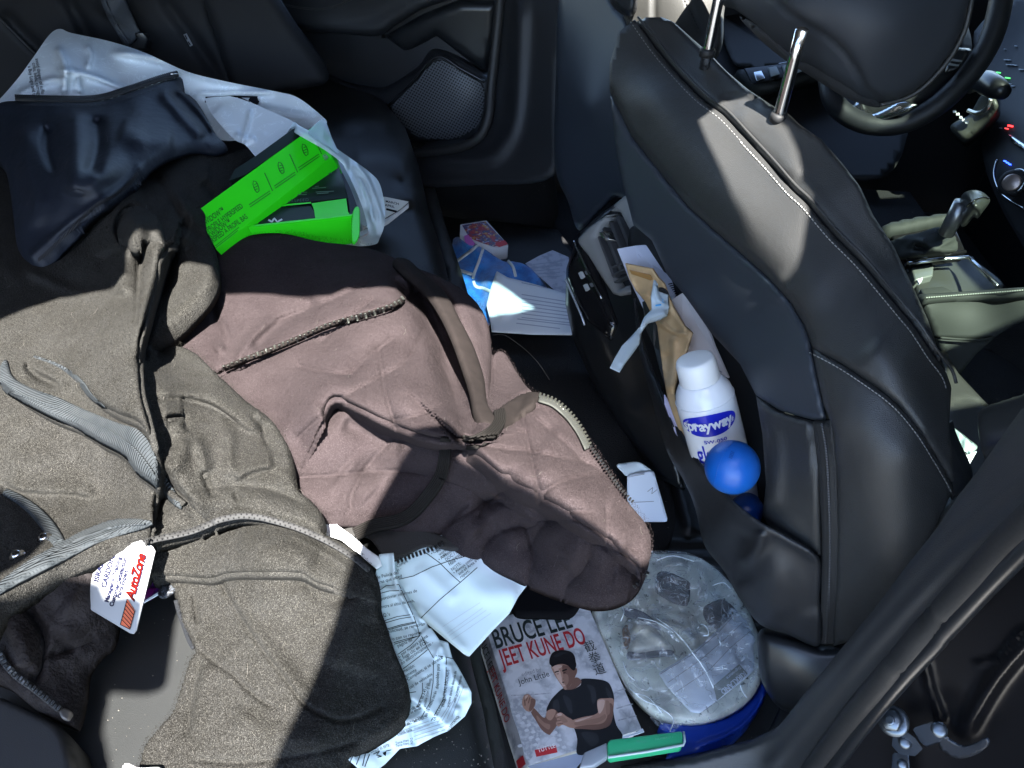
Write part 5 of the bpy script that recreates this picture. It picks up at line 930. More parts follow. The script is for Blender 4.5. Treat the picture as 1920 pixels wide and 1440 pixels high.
pw = thing('purple_card', 'purple and pink card showing under the fleece edge beside the badge', 'card', at_z([[290, 1100]], .38)[0])
pcz = lambda P: t_z(P, .372)
prism('card', [(274, 1080), (318, 1080), (322, 1092), (300, 1108), (280, 1122), (268, 1120)], pcz, (0, 0, -.004), mat('purple card', (.06, .012, .10), .35), pw)
prism('pink_panel', [(276, 1102), (292, 1103), (284, 1116), (270, 1122)], lambda P: pcz(P) - .0015, (0, 0, -.001), mat('pink card', (.09, .006, .075), .4), pw)
prism('white_edge', [(268, 1128), (300, 1108), (302, 1112), (270, 1130)], lambda P: pcz(P) - .002, (0, 0, -.001), PAPER, pw)
ch = tag(sheet('patterned_cloth_scrap', [(296, 1112), (306, 1096), (330, 1086), (336, 1096), (328, 1106), (310, 1118), (300, 1118)], lambda P: t_z(P, .378) - .003 * vnoise(P, 6), 2.5, mat('speckled scrap', (.01, .011, .014), .7, mottle=[((.06, .07, .085), 500, .52, .56)]), None, (0, 0, -.004)), 'speckled dark scrap of cloth beside the purple card', 'cloth')
foil = tag(sheet('silver_wrapper', [(228, 1432), (242, 1428), (262, 1436), (300, 1436), (300, 1470), (222, 1470)], lambda P: t_z(P, .385), 4, mat('pale wrapper', (.5, .5, .5), .3, metal=.4), None, (0, 0, -.002), edge=5, edge_drop=.004), 'pale metal tag corner at the bottom edge under the fleece flap', 'tag')

# ------------------------------------------------------------------ carrier bag and boxes
bagz = tps([(0, 190, .47), (30, 150, .49), (100, 60, .53), (200, 76, .52), (350, 136, .50), (520, 172, .48), (605, 218, .47), (635, 290, .42), (700, 330, .39), (718, 400, .38), (700, 455, .36), (560, 300, .38), (450, 280, .40), (300, 200, .45), (400, 160, .49), (150, 140, .51)])
bagb = bend([('g', [(106, 84), (118, 112), (124, 140), (118, 180)], 7, .010), ('g', [(160, 85), (170, 100), (164, 130)], 5, .008), ('g', [(200, 98), (260, 104), (320, 120), (390, 144), (470, 160)], 8, .012), ('g', [(100, 130), (160, 140), (230, 165), (270, 178)], 6, .010), ('g', [(140, 175), (145, 148), (150, 178)], 5, .008), ('g', [(30, 180), (90, 152), (130, 150)], 7, .008), ('g', [(360, 176), (440, 174), (520, 174)], 5, .008), ('g', [(470, 200), (560, 214), (608, 220)], 6, -.006)])
BG = thing('carrier_bag', 'translucent white plastic carrier bag holding the green boxes, crinkled at its open edge', 'plastic bag', at_z([[500, 250]], .36)[0])
bgt = hz(lambda P: bagz(P) + bagb(P) + .003 * vnoise(P, 40, 3))
sheet('rear_sheet', [(-20, 205), (5, 180), (35, 145), (62, 108), (92, 66), (112, 54), (134, 62), (200, 76), (270, 98), (350, 134), (430, 154), (520, 172), (560, 184), (605, 219), (612, 232), (590, 246), (560, 250), (400, 262), (300, 200), (150, 205), (0, 212)], bgt, 4, BAG, BG, None)
BAG2 = film('frosted film over card', (0.80, 0.92, 0.92), (0.72, 0.84, 0.86), 0.18, 0.30, 50, .5)
flp = tps([(388, 180, .475), (460, 188, .48), (560, 240, .47), (545, 262, .465), (482, 294, .455), (440, 270, .45)])
flb = bend([('g', [(470, 200), (466, 225), (458, 255), (450, 285)], 4, .006), ('g', [(440, 250), (460, 262), (480, 258)], 6, .006), ('g', [(400, 200), (430, 240), (460, 280)], 14, .004)])
sheet('front_flap', [(386, 176), (430, 180), (470, 192), (520, 214), (552, 230), (545, 240), (536, 252), (528, 268), (505, 276), (488, 288), (480, 294), (460, 272), (440, 262), (410, 230), (392, 205)], hz(lambda P: flp(P) + flb(P)), 3, BAG, BG, None)
rb = tps([(545, 232, .478), (605, 219, .475), (620, 252, .46), (637, 292, .45), (690, 322, .43), (722, 392, .41), (712, 440, .39), (690, 458, .36), (650, 380, .42), (640, 330, .44), (600, 262, .47), (575, 255, .475)])
rbb = bend([('g', [(556, 244), (600, 270), (640, 300), (664, 330), (682, 370), (700, 410), (708, 440)], 7, .007, 0, 'full'), ('g', [(650, 305), (674, 350), (696, 400)], 5, -.007), ('g', [(660, 300), (690, 340), (712, 400), (712, 430)], 5, .007), ('g', [(672, 330), (690, 370), (700, 420)], 4, .006), ('g', [(640, 320), (660, 370), (690, 440)], 6, .006)])
rbt = hz(lambda P: rb(P) + rbb(P) + .002 * vnoise(P, 14, 6))
sheet('side_band', [(552, 228), (562, 236), (600, 256), (636, 282), (662, 300), (692, 322), (712, 345), (722, 392), (720, 425), (712, 446), (704, 458), (672, 462), (655, 460), (640, 456), (668, 448), (690, 440), (688, 420), (680, 390), (664, 350), (648, 318), (640, 305), (610, 282), (575, 262), (552, 248), (545, 238)], rbt, 3, BAG2, BG, None)
sheet('corner_panel', [(580, 244), (606, 222), (614, 236), (622, 258), (634, 284), (637, 296), (620, 290), (600, 272), (580, 258)], hz(lambda P: rb(P) + .004), 4, film('thin film', (.85, .95, .95), (.5, .62, .64), .2, .55, 60, .3), BG, None)
sheet('side_gusset', [(628, 300), (650, 312), (668, 352), (684, 392), (690, 430), (672, 446), (672, 400), (660, 360), (640, 320)], hz(lambda P: rb(P) - .03), 4, film('thin gusset film', (.85, .95, .95), (.45, .58, .58), .2, .5, 60, .3), BG, None)
for s, o_, e in (('avoid danger of suffo', (66, 110), 13), ('cribs, beds, carriages', (60, 118), 13), ('a Buy Logo and ta', (52, 124), 13)):
    lettering('warning_text', s, o_, np.array([.17, .98]) * e * .62, np.array([.98, -.17]) * e * .75, bgt, INK, BG, lift=.002, bold=.01)
for k, (x, w) in enumerate(((385, 34), (410, 30), (445, 22), (468, 16))):
    strips('logo_mark', [[(x, 187 + k * -1), (x + w, 197 - k)]], bgt, 10, INK, BG, lift=.004)
strips('logo_mark', [[(385, 183), (440, 181), (483, 182)]], bgt, 3.5, INK, BG, lift=.004); strips('logo_mark', [[(479, 182), (482, 195)]], bgt, 7, INK, BG, lift=.004)

def zplane(z): return lambda P: t_z(P, z)
gb = plane([(382, 414, .452), (405, 468, .430), (459, 327, .468), (561, 256, .475), (615, 296, .45), (640, 280, .44)])
gbt = gb
GB = thing('green_flat_box', 'long bright green and black box slanting out of the bag opening', 'box', at_z([[500, 360]], .42)[0])
slab3('box', at_t([(368, 396), (405, 468), (622, 294), (600, 228), (560, 256)], gbt(np.array([(368, 396), (405, 468), (622, 294), (600, 228), (560, 256)]))), (0.012, 0.01, -.035), GREEN, GB, .001)
blk = [(430, 338), (459, 328), (566, 253), (552, 240), (535, 252), (480, 292), (440, 318)]
slab3('black_side', at_t(blk, gbt(np.array(blk)) - .001), (0.0, 0.02, -.03), BOXBLK, GB)
ga = R(35.5); gU = np.array([math.cos(ga), -math.sin(ga)]); gV = np.array([-math.sin(ga) * 1, -math.cos(ga)])
for s, o_, e in (('KWIDOW™', (382, 425), 15), ('-PROFILE HYPERSPEED', (389, 437), 14), ('KWIDOW™', (394, 447), 15), ('ERSPEED A PROFIL BAS', (396, 458), 14)):
    lettering('print', s, o_, gU * e * .60, gV * e * 1.02, gbt, GREEN_D, GB, bold=.004, lift=.0015)
import itertools
for k, (x, y) in enumerate(((480, 350), (527, 315), (572, 281))):
    th = np.linspace(0, 2 * math.pi, 25); e_ = np.stack([x + 6.5 * np.cos(th) * .8 + 2.5 * np.sin(th), y + 11.5 * np.sin(th) + 2 * np.cos(th)], 1)
    strips('icon_ring', [e_], gbt, 1.3, GREEN_D, GB, lift=.0015)
    strips('icon_mark', [[(x - 4, y + 2), (x + 4, y - 2)], [(x - 3, y - 4), (x + 3, y - 6)], [(x - 3, y + 6), (x + 3, y + 4)]], gbt, 1.1, GREEN_D, GB, lift=.0015)
    strips('small_print', [[(x - 13, y + 34), (x + 26, y + 8)], [(x - 11, y + 38), (x + 27, y + 12)]], gbt, 1.6, mat('mid green print', (.015, .25, .01), .6), GB, lift=.0015)
    strips('divider', [[(x + 16, y - 26), (x + 31, y + 8)]], gbt, 1.3, GREEN_D, GB, lift=.0015)
strips('small_print', [[(404, 461), (448, 426)], [(404, 465), (446, 432)]], gbt, 1.4, mat('mid green print', (.015, .25, .01), .6), GB, lift=.0015)
prism('seal_sticker', [(604, 292), (610, 288), (616, 296), (610, 301)], lambda P: gbt(P) - .001, (0, 0, -.001), CLEAR, GB)

TB = thing('green_tray_box', 'open green tray box with a black printed box inside, nearest the bag edge', 'box', at_z([[590, 410]], .36)[0])
tbt = plane([(473, 421, .43), (659, 401, .425), (672, 390, .43), (669, 445, .40), (620, 285, .425), (640, 300, .42), (520, 370, .425), (655, 372, .43)])
prism('black_box', [(500, 400), (520, 384), (563, 345), (606, 300), (634, 309), (644, 340), (653, 371), (585, 376), (520, 386)], lambda P: tbt(P) + .004, (0, 0, -.06), BOXBLK, TB, .001)
prism('lid_inner', [(584, 381), (649, 372), (653, 400), (591, 408), (588, 390)], lambda P: tbt(P) + .001, (0, 0, -.004), GREEN, TB)
prism('tray_insert', [(506, 388), (582, 385), (590, 398), (592, 408), (482, 422)], lambda P: tbt(P) + .003, (0, 0, -.01), BOXBLK, TB)
strips('rim_fold', [[(505, 388), (540, 384), (583, 380)], [(591, 408), (655, 400)]], tbt, 3, GREEN, TB, lift=.001)
prism('front_wall', [(463, 423), (592, 409), (661, 401), (661, 404), (592, 412), (463, 426)], lambda P: tbt(P) - .003, (0.0, -.002, -.050), GREEN, TB)
sheet('side_tab', [(661, 402), (664, 392), (669, 387), (674, 392), (675, 420), (673, 446), (662, 458), (659, 430)], lambda P: tbt(P) - .005, 3, GREEN, TB, (-.001, .002, -.002))
for k, (x, y, w) in enumerate(((585, 353, 26), (590, 350, 8), (540, 362, 36), (545, 366, 30), (592, 360, 34), (594, 363, 22), (600, 320, 22), (596, 326, 26), (570, 346, 8))):
    strips('box_print', [[(x, y), (x + w, y - 1 - w * .02)]], lambda P: tbt(P) + .002, 1.5, mat('dim print', (.10, .16, .13), .5), TB, lift=.001)
lettering('box_print', 'HYPERSPEED', (520, 381), (9, -.6), (0, -8), lambda P: tbt(P) + .002, mat('dim print', (.07, .12, .10), .5), TB, lift=.001, space=1.2)
lettering('tray_mark', 'Razer', (502, 417), (11, -1), (0, -9), lambda P: tbt(P) + .0, mat('silver print', (.5, .55, .52), .3), TB, lift=.001) if False else strips('tray_mark', [[(503, 412), (510, 416), (514, 409), (520, 416), (529, 411)]], tbt, 3, mat('silver print', (.5, .55, .52), .3), TB, lift=.001)

BK = thing('booklet', 'cream booklet with grey letters resting on the seat outside the bag', 'booklet', at_z([[735, 395]], .35)[0])
bkz = zplane(.362)
CREAM = mat('cream card', (.62, .60, .52), .6)
prism('cover', [(672, 372), (722, 369), (766, 378), (752, 391), (724, 407), (680, 430)], bkz, (0, 0, -.001), CREAM, BK)
prism('pages', [(672, 436), (726, 409), (752, 393), (766, 381), (766, 384), (728, 414), (676, 444)], zplane(.358), (0, 0, -.006), PAPER, BK)
for s, o_ in (('MARCH', (723, 379)), ('APRIL', (722, 386)), ('2025', (724, 393))): lettering('cover_text', s, o_, (7.2, 1.6), (-.5, -6), bkz, INK, BK, bold=.02) if s != '2025' else strips('cover_text', [[(724, 392), (744, 397)]], bkz, 4, INK, BK)
# ------------------------------------------------------------------ papers sliding off the seat
P2 = thing('folded_form', 'large folded pale form with ruled boxes hanging below the quilted jacket', 'paper', at_z([[870, 1120]], .33)[0])
p2z = hz(lambda P: tps([(715, 1040, .36), (850, 1020, .365), (990, 1100, .35), (880, 1230, .34), (770, 1120, .352)])(P) + bend([('g', [(770, 1130), (830, 1180), (878, 1226)], 9, .004), ('g', [(690, 1050), (760, 1120)], 20, .004), ('g', [(860, 1060), (900, 1110), (980, 1110)], 26, .005), ('g', [(780, 1060), (860, 1130)], 14, .003)])(P))
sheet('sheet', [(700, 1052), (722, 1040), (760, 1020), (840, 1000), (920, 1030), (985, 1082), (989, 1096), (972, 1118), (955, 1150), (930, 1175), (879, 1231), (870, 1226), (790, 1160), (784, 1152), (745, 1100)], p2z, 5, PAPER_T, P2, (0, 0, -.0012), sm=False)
strips('ruled_line', [[(789, 1159), (825, 1124), (863, 1092), (895, 1064)], [(748, 1086), (775, 1080), (810, 1063), (850, 1049), (885, 1040)], [(795, 1034), (824, 1055), (845, 1076), (863, 1092)]], p2z, 1.4, INK, P2)
strips('faint_line', [[(838, 1188), (905, 1140)], [(842, 1192), (912, 1144)], [(847, 1200), (920, 1150)], [(830, 1175), (900, 1130)]], p2z, 1.0, FAINT, P2)
def ptext(par, tf, s, o, e, ang, m=INK, bold=.0, sx=.9, nm='print'):
    a = R(ang); return lettering(nm, s, o, np.array([math.cos(a), -math.sin(a)]) * e * sx, np.array([-math.sin(a), -math.cos(a)]) * e, tf, m, par, bold=bold)
for s, o in (('• Use on', (800, 1034)), ('• Conta', (810, 1041)), ('  supervisor', (816, 1039)), ('  work in the SC', (821, 1045)), ('  unit', (824, 1050)), ('• Additional rem', (824, 1052)), ('  DOC / DAR', (833, 1055)), ('  (Suspect det', (838, 1060)), ('  Hate - 1972 A', (840, 1064))): ptext(P2, p2z, s, o, 8.5, 36)
ptext(P2, p2z, 'NOTE:', (848, 1071), 8.5, 38); ptext(P2, p2z, '• Always contact', (852, 1077), 8.5, 38); ptext(P2, p2z, '   and all Area 6 r', (856, 1083), 8.5, 38); ptext(P2, p2z, '   report.', (859, 1089), 8.5, 38)
ptext(P2, p2z, ', Comple', (742, 1066), 8, 28); ptext(P2, p2z, 'in -', (745, 1072), 8, 28)

P1 = thing('crumpled_leaflet', 'long crumpled white leaflet with Spanish print curling along the fleece flap', 'paper', at_z([[790, 1250]], .34)[0])
p1h = tps([(715, 1040, .375), (700, 1100, .37), (760, 1180, .362), (800, 1210, .365), (840, 1240, .362), (885, 1310, .36), (870, 1350, .35), (780, 1310, .37), (760, 1300, .37), (700, 1380, .375), (660, 1420, .38), (740, 1420, .35), (800, 1390, .36), (840, 1370, .352)])
p1b = bend([('g', [(738, 1040), (742, 1090), (765, 1140), (782, 1170)], 6, .006, 0, 'full'), ('s', [(783, 1190), (800, 1176), (805, 1168)], 4, -.005, 20), ('g', [(772, 1318), (800, 1340), (840, 1370)], 5, -.006, 0, 'full'), ('s', [(772, 1318), (800, 1340), (840, 1370)], 7, .006, 30, 'full'), ('g', [(815, 1240), (826, 1212), (835, 1240)], 5, .005), ('g', [(840, 1240), (850, 1270), (875, 1300)], 7, .006), ('g', [(838, 1244), (832, 1280), (830, 1320)], 7, -.004), ('g', [(773, 1350), (774, 1400)], 5, -.005), ('g', [(700, 1090), (740, 1110), (775, 1150)], 6, .004), ('g', [(695, 1100), (720, 1096), (740, 1096)], 5, -.004), ('g', [(690, 1380), (760, 1350), (800, 1352)], 7, .004), ('g', [(860, 1320), (850, 1350), (820, 1370)], 6, .005), ('g', [(740, 1340), (762, 1352), (800, 1330)], 5, .004), ('g', [(660, 1420), (690, 1408), (740, 1406)], 6, -.004)])
p1z = hz(lambda P: p1h(P) + p1b(P) + .0012 * vnoise(P, 14, 3))
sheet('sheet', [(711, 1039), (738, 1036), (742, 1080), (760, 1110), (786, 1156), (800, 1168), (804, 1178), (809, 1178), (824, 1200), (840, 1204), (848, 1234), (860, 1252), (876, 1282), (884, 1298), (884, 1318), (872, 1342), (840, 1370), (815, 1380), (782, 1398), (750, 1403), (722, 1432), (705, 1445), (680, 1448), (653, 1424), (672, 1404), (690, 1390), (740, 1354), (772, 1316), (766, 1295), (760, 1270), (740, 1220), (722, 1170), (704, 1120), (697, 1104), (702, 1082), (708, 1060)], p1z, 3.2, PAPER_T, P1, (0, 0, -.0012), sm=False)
strips('ruled_line', [[(701, 1113), (716, 1104), (724, 1098), (748, 1096), (752, 1104)], [(700, 1116), (730, 1108), (753, 1107)], [(720, 1164), (745, 1156), (774, 1152)], [(753, 1107), (764, 1130), (774, 1152)], [(722, 1168), (750, 1160), (776, 1156)], [(776, 1156), (782, 1174), (787, 1190)], [(727, 1179), (750, 1172), (779, 1166)], [(728, 1181), (752, 1174), (779, 1168)], [(738, 1205), (762, 1198), (786, 1192)], [(739, 1208), (764, 1200), (788, 1191)], [(790, 1192), (801, 1214), (813, 1234)], [(756, 1254), (785, 1232), (802, 1218)], [(746, 1227), (770, 1210), (787, 1192)],
    [(817, 1229), (836, 1232), (849, 1235)], [(837, 1233), (836, 1270), (832, 1310), (808, 1352)], [(813, 1238), (812, 1280), (806, 1318), (790, 1345)], [(767, 1299), (780, 1297)], [(792, 1280), (792, 1300), (782, 1325)]], p1z, 1.3, INK, P1)
for s, o, e, an in (('de Policía del', (706, 1086), 9, 14), ('oneras que usted', (700, 1098), 9, 16), ('proporcionar informes de', (704, 1128), 8.5, 13), ('entra al sitio de web,', (714, 1141), 8.5, 11), ('.Q.’s', (717, 1157), 9, 12), ('solicitud, se remitirán', (728, 1187), 9, 12), ('o con su reporte', (736, 1201), 9, 13), ('página de', (746, 1214), 9, 24), ('s, por nuestra página', (748, 1234), 9, 36), ('s, haga clic en FOIL', (751, 1240), 9, 34), ('do electrónicamente -', (753, 1247), 9, 34), ('mación:', (757, 1262), 9, 30), ('amente', (761, 1270), 9, 30), ('Complaint, si se conoce', (765, 1277), 9, 33), ('os) de vehículos', (769, 1292), 8.5, 32)):
    ptext(P1, p1z, s, o, e, an, bold=.004)
for s, o, e, an in (('disponibles para', (822, 1292), 9, 87), ('los 16 meses serán', (800, 1345), 8.5, 68), ('IN CENTRAL RECORDS', (833, 1326), 8.5, 82), ('LA SECCIÓN DE', (815, 1352), 8, 62), ('9 a.m. to 3.45 p.m.', (786, 1328), 8.5, 68), ('posible (con la excep.', (798, 1326), 8, 78), ('primera derecha después de', (842, 1326), 7.5, 78), ('mas, primera después', (854, 1318), 7.5, 76), ('certificada', (765, 1336), 8, 28), ('que de enviar', (760, 1344), 8, 26), ('Lunes a Viernes', (764, 1358), 8, 22), ('EL CUARTEL GENERAL DEL DEPARTAMENTO', (688, 1393), 7.2, 23), ('DESDE EL ESTE:', (688, 1398), 7, 25), ('Tome la salida hacia', (730, 1384), 7, 18), ('DESDE EL OESTE:', (688, 1404), 7, 24), ('Tome Hwy. 27', (742, 1396), 7, 14), ('DESDE EL ESTE:', (696, 1412), 7, 20), ('Tome Hwy. 27', (742, 1401), 7, 12), ('577TRNO', (846, 1366), 7.5, 55), ('15', (860, 1350), 8, 50)):
    ptext(P1, p1z, s, o, e, an, bold=.004, sx=.8)
strips('small_print', [[(742 + k * 1.5, 1362 + k * 6), (800 + k * 2, 1338 + k * 7)] for k in range(4)] + [[(776, 1388 - k * 7), (835 - k * 2, 1368 - k * 6)] for k in range(4)] + [[(820 + k * 9, 1356 - k * 4), (846 + k * 8, 1316 - k * 10)] for k in range(4)] + [[(706, 1378), (742, 1358)]], p1z, 1.0, INK_G, P1)
strips('emblem', [[(662, 1416), (656, 1430)], [(676, 1414), (668, 1434)], [(685, 1413), (680, 1436)], [(693, 1414), (684, 1438)], [(700, 1414), (712, 1408), (706, 1416), (716, 1418), (708, 1420)], [(724, 1408), (734, 1406)]], p1z, 1.6, INK, P1)
flat('emblem', [(716, 1412), (725, 1408), (723, 1418)], p1z, INK, P1, step=2)
wp_ = tag(sheet('white_sheet_corner', [(603, 966), (634, 972), (632, 984), (660, 1004), (690, 1030), (712, 1045), (716, 1060), (706, 1066), (680, 1044), (640, 1012), (598, 998)], hz(lambda P: .383 + 0 * P[:, 0]), 4, PAPER, None, (0, 0, -.0015), sm=False), 'brightly lit white sheet corner between the fleece and quilted jackets', 'paper')

# ------------------------------------------------------------------ paperback in the footwell
zb = .075; cz = zplane(zb)
quad = np.array([(908, 1166), (1094, 1116), (1203, 1367), (994, 1434)], float)
Vq = at_z(quad, zb)
BKO = thing('paperback_book', 'thick paperback with red title and man in black T-shirt on its cover', 'book', Vq.mean(0) - (0, 0, .03))
wu = Vq[1] - Vq[0]; wv = Vq[3] - Vq[0]
COVER = mat('grey white cover', (.55, .57, .60), 0.32, coat=.2, mottle=[((.26, .28, .31), 55, .45, .62), ((.52, .54, .57), 110, .5, .65)])
thk = .032
off_s = np.array([.008, .004, 0])
slab3('cover', Vq, (0, 0, -.0015), COVER, BKO)
PAGES = mat('page edges', (.60, .59, .55), .8, bump=[(('rib', 0), 200, .2, .0005)])
inn = [Vq[0] + wu * .012, Vq[1] - wu * .02 + wv * .01, Vq[2] - wu * .02 - wv * .012, Vq[3] + wu * .012 - wv * .012]
slab3('pages', np.array(inn) - (0, 0, .0016), (-.004, .0, -thk + .003), PAGES, BKO)
slab3('back_cover', Vq + (-.004, 0, -thk), (0, 0, -.0015), COVER, BKO)
spine = np.array([Vq[0], Vq[3], Vq[3] + (-.012, .0, -thk), Vq[0] + (-.012, 0, -thk)])
slab3('spine', spine + (-.0004, 0, 0), (-.0006, 0, .0), COVER, BKO)
Hm = None
def hom(src, dst):
    A = []; b = []
    for (x, y), (u, v) in zip(src, dst):
        A += [[x, y, 1, 0, 0, 0, -u * x, -u * y], [0, 0, 0, x, y, 1, -v * x, -v * y]]; b += [u, v]
    h = np.linalg.solve(np.array(A, float), np.array(b, float)); return np.append(h, 1).reshape(3, 3)
# cover coordinates: u across 0..1, v down 0..1, mapped straight onto the slab
def cov(uv, lift): uv = np.atleast_2d(np.asarray(uv, float)); return Vq[0] + uv[:, :1] * wu + uv[:, 1:2] * (wv + uv[:, :1] * (Vq[2] - Vq[1] - wv)) + np.array([0, 0, lift])
def cpoly(name, pts, m, lift=.0006, sm=True):
    p = smooth_line(pts, True, 4) if sm else np.array(pts, float)
    V = cov(p, lift); return link_mesh(name, V, [list(range(len(V)))[::-1]], m, BKO, smooth=False)
def ctext(s, u, v, size, m, sx=1.0, bold=0.0, mapf=None, nm='cover_text', lift=.0006, ang=0):
    cu = bpy.data.curves.new(nm, 'FONT'); cu.body = s; cu.size = 1; cu.offset = bold; cu.resolution_u = 4
    o = bpy.data.objects.new(nm, cu); C.objects.link(o); me = bpy.data.meshes.new_from_object(o); bpy.data.objects.remove(o)
    co = np.empty(len(me.vertices) * 3); me.vertices.foreach_get('co', co); co = co.reshape(-1, 3)
    asp = np.linalg.norm(wu) / np.linalg.norm(wv)
    uv = np.stack([u + co[:, 0] * size * sx, v - co[:, 1] * size * asp * 1.0 + ang * co[:, 0] * size], 1)
    V = (mapf or cov)(uv, lift); me.vertices.foreach_set('co', V.ravel()); me.materials.clear(); me.materials.append(m); me.update()
    ob = bpy.data.objects.new(nm, me); C.objects.link(ob); ob.parent = BKO; ob.matrix_parent_inverse = Matrix.Translation(-BKO.location); return ob
TITLE = mat('dark title ink', (.02, .03, .03), .4)
# photo positions are read off through the inverse of the cover's perspective
Hi = hom(quad, [(0, 0), (1, 0), (1, 1), (0, 1)])
def cuv(p): q_ = np.hstack([np.atleast_2d(p), np.ones((len(np.atleast_2d(p)), 1))]) @ Hi.T; return q_[:, :2] / q_[:, 2:]
Zc = lambda pts: cuv(np.array(pts, float) * .2222 + np.array([900, 1120]))
ctext('BRUCE LEE', .02, .215, .270, TITLE, .585, .016); ctext('JEET KUNE DO', .035, .355, .235, RED_INK, .525, .014)
ctext('edited by', .17, .455, .052, INK_G, .95); ctext('John Little', .125, .505, .075, TITLE, .92)
for i, ch_ in enumerate('截拳道'): ctext(ch_, .80, .415 + i * .085, .115, TITLE, 1.0)
WALL = mat('pale wall print', (.52, .54, .57), .4); WALL2 = mat('darker wall print', (.30, .32, .35), .4, mottle=[((.45, .47, .5), 200, .45, .6)])
cpoly('wall_print', Zc([(250, 880), (400, 860), (560, 880), (560, 1000), (480, 1260), (400, 1380), (330, 1160)]), WALL2, .0003)
for l_ in ([(262, 830), (420, 825), (600, 810)], [(275, 890), (560, 870)], [(1130, 720), (1160, 790), (1230, 775)], [(1165, 1040), (1320, 1000)], [(1150, 940), (1290, 900)]):
    pp = Zc(l_); n_ = np.array([0, .004]); cpoly('wall_joint', list(pp - n_) + list((pp + n_)[::-1]), WALL2, .0004, False)
SHIRT = mat('black shirt print', (.008, .009, .011), .4); SKIN = mat('skin print', (.34, .20, .145), .45); SKIN_D = mat('shaded skin print', (.16, .085, .062), .45); SKIN_L = mat('light skin print', (.52, .36, .29), .45); HAIR = mat('black hair print', (.008, .007, .008), .35)
cpoly('shirt_print', Zc([(700, 770), (640, 820), (590, 880), (560, 960), (600, 975), (690, 985), (740, 1020), (790, 1100), (820, 1200), (825, 1330), (1000, 1290), (1200, 1190), (1150, 1080), (1125, 960), (1132, 860), (1115, 780), (1080, 720), (1000, 695), (860, 690), (850, 740), (790, 775), (740, 780)]), SHIRT, .0005)
cpoly('neck_print', Zc([(700, 760), (800, 680), (850, 700), (850, 730), (800, 772), (740, 782)]), SKIN_D, .0007)
cpoly('face_print', Zc([(600, 588), (640, 560), (720, 560), (790, 600), (815, 600), (818, 640), (790, 690), (770, 740), (735, 778), (712, 780), (690, 750), (655, 700), (625, 650)]), SKIN, .0008)
cpoly('face_shade', Zc([(700, 575), (790, 600), (815, 610), (812, 650), (780, 720), (745, 770), (730, 770), (720, 700), (700, 640)]), SKIN_D, .0010)
cpoly('cheek_light', Zc([(622, 610), (650, 600), (680, 640), (690, 700), (705, 745), (690, 740), (655, 690)]), SKIN_L, .0010)
cpoly('hair_print', Zc([(585, 560), (590, 510), (620, 465), (690, 448), (760, 460), (795, 495), (808, 550), (812, 580), (795, 620), (770, 610), (740, 580), (690, 565), (640, 575), (610, 590), (600, 580)]), HAIR, .0011)
for pts_ in ([(628, 632), (665, 622), (668, 630), (632, 642)], [(690, 622), (730, 606), (735, 616), (694, 632)], [(700, 690), (722, 686), (722, 692), (702, 698)], [(690, 718), (722, 714), (720, 722), (694, 726)], [(640, 652), (664, 646), (660, 654)], [(694, 644), (724, 634), (718, 644)]): cpoly('face_detail', Zc(pts_), HAIR, .0013, False)
cpoly('arm_print', Zc([(990, 870), (1060, 855), (1125, 862), (1124, 960), (1110, 1050), (1075, 1095), (980, 1120), (860, 1112), (770, 1105), (740, 1085), (780, 1040), (880, 1010), (960, 995), (1000, 960)]), SKIN, .0008)
cpoly('arm_shade', Zc([(1090, 900), (1124, 930), (1110, 1050), (1075, 1095), (980, 1120), (860, 1112), (800, 1100), (900, 1080), (1020, 1070), (1070, 1020)]), SKIN_D, .0010)
cpoly('arm_light', Zc([(992, 880), (1050, 870), (1040, 940), (1010, 985), (995, 960)]), SKIN_L, .0010)
cpoly('fist_print', Zc([(635, 1000), (680, 975), (730, 1010), (785, 1045), (770, 1105), (700, 1080), (660, 1095), (640, 1070), (650, 1040)]), SKIN, .0012)
for q_ in ([(640, 1020), (690, 1005)], [(642, 1045), (690, 1035)], [(652, 1070), (700, 1062)]): pp = Zc(q_); cpoly('finger_line', list(pp) + list((pp + (0, .006))[::-1]), SKIN_D, .0014, False)
cpoly('forearm_print', Zc([(440, 960), (420, 930), (460, 940), (540, 1020), (570, 960), (620, 945), (662, 985), (660, 1060), (600, 1150), (575, 1160), (520, 1120), (470, 1040), (430, 975)]), SKIN_D, .0007)
cpoly('forearm_light', Zc([(565, 965), (610, 948), (640, 970), (600, 1040), (560, 1020)]), SKIN, .0010)
cpoly('fist_print', Zc([(355, 880), (372, 830), (410, 822), (440, 850), (468, 870), (462, 920), (430, 965), (390, 960), (360, 920)]), SKIN, .0009)
cpoly('fist_shade', Zc([(430, 860), (466, 868), (462, 915), (430, 962), (412, 950), (425, 900)]), SKIN_D, .0011)
for q_ in ([(395, 840), (385, 880)], [(415, 850), (402, 900)], [(370, 870), (375, 920)]): pp = Zc(q_); cpoly('finger_line', list(pp) + list((pp + (.012, 0))[::-1]), SKIN_D, .0013, False)
SK2 = mat('mid skin print', (.26, .15, .11), .45); SH2 = mat('shirt fold print', (.022, .024, .028), .45)
for pts_ in ([(700, 830), (760, 860), (780, 960), (760, 980), (720, 900)], [(900, 740), (960, 760), (980, 860), (950, 900), (930, 800)], [(860, 1140), (980, 1150), (1000, 1220), (940, 1260), (880, 1200)], [(1060, 760), (1100, 800), (1110, 850), (1080, 840)], [(620, 880), (660, 870), (670, 960), (620, 950)]): cpoly('shirt_fold', Zc(pts_), SH2, .0006)
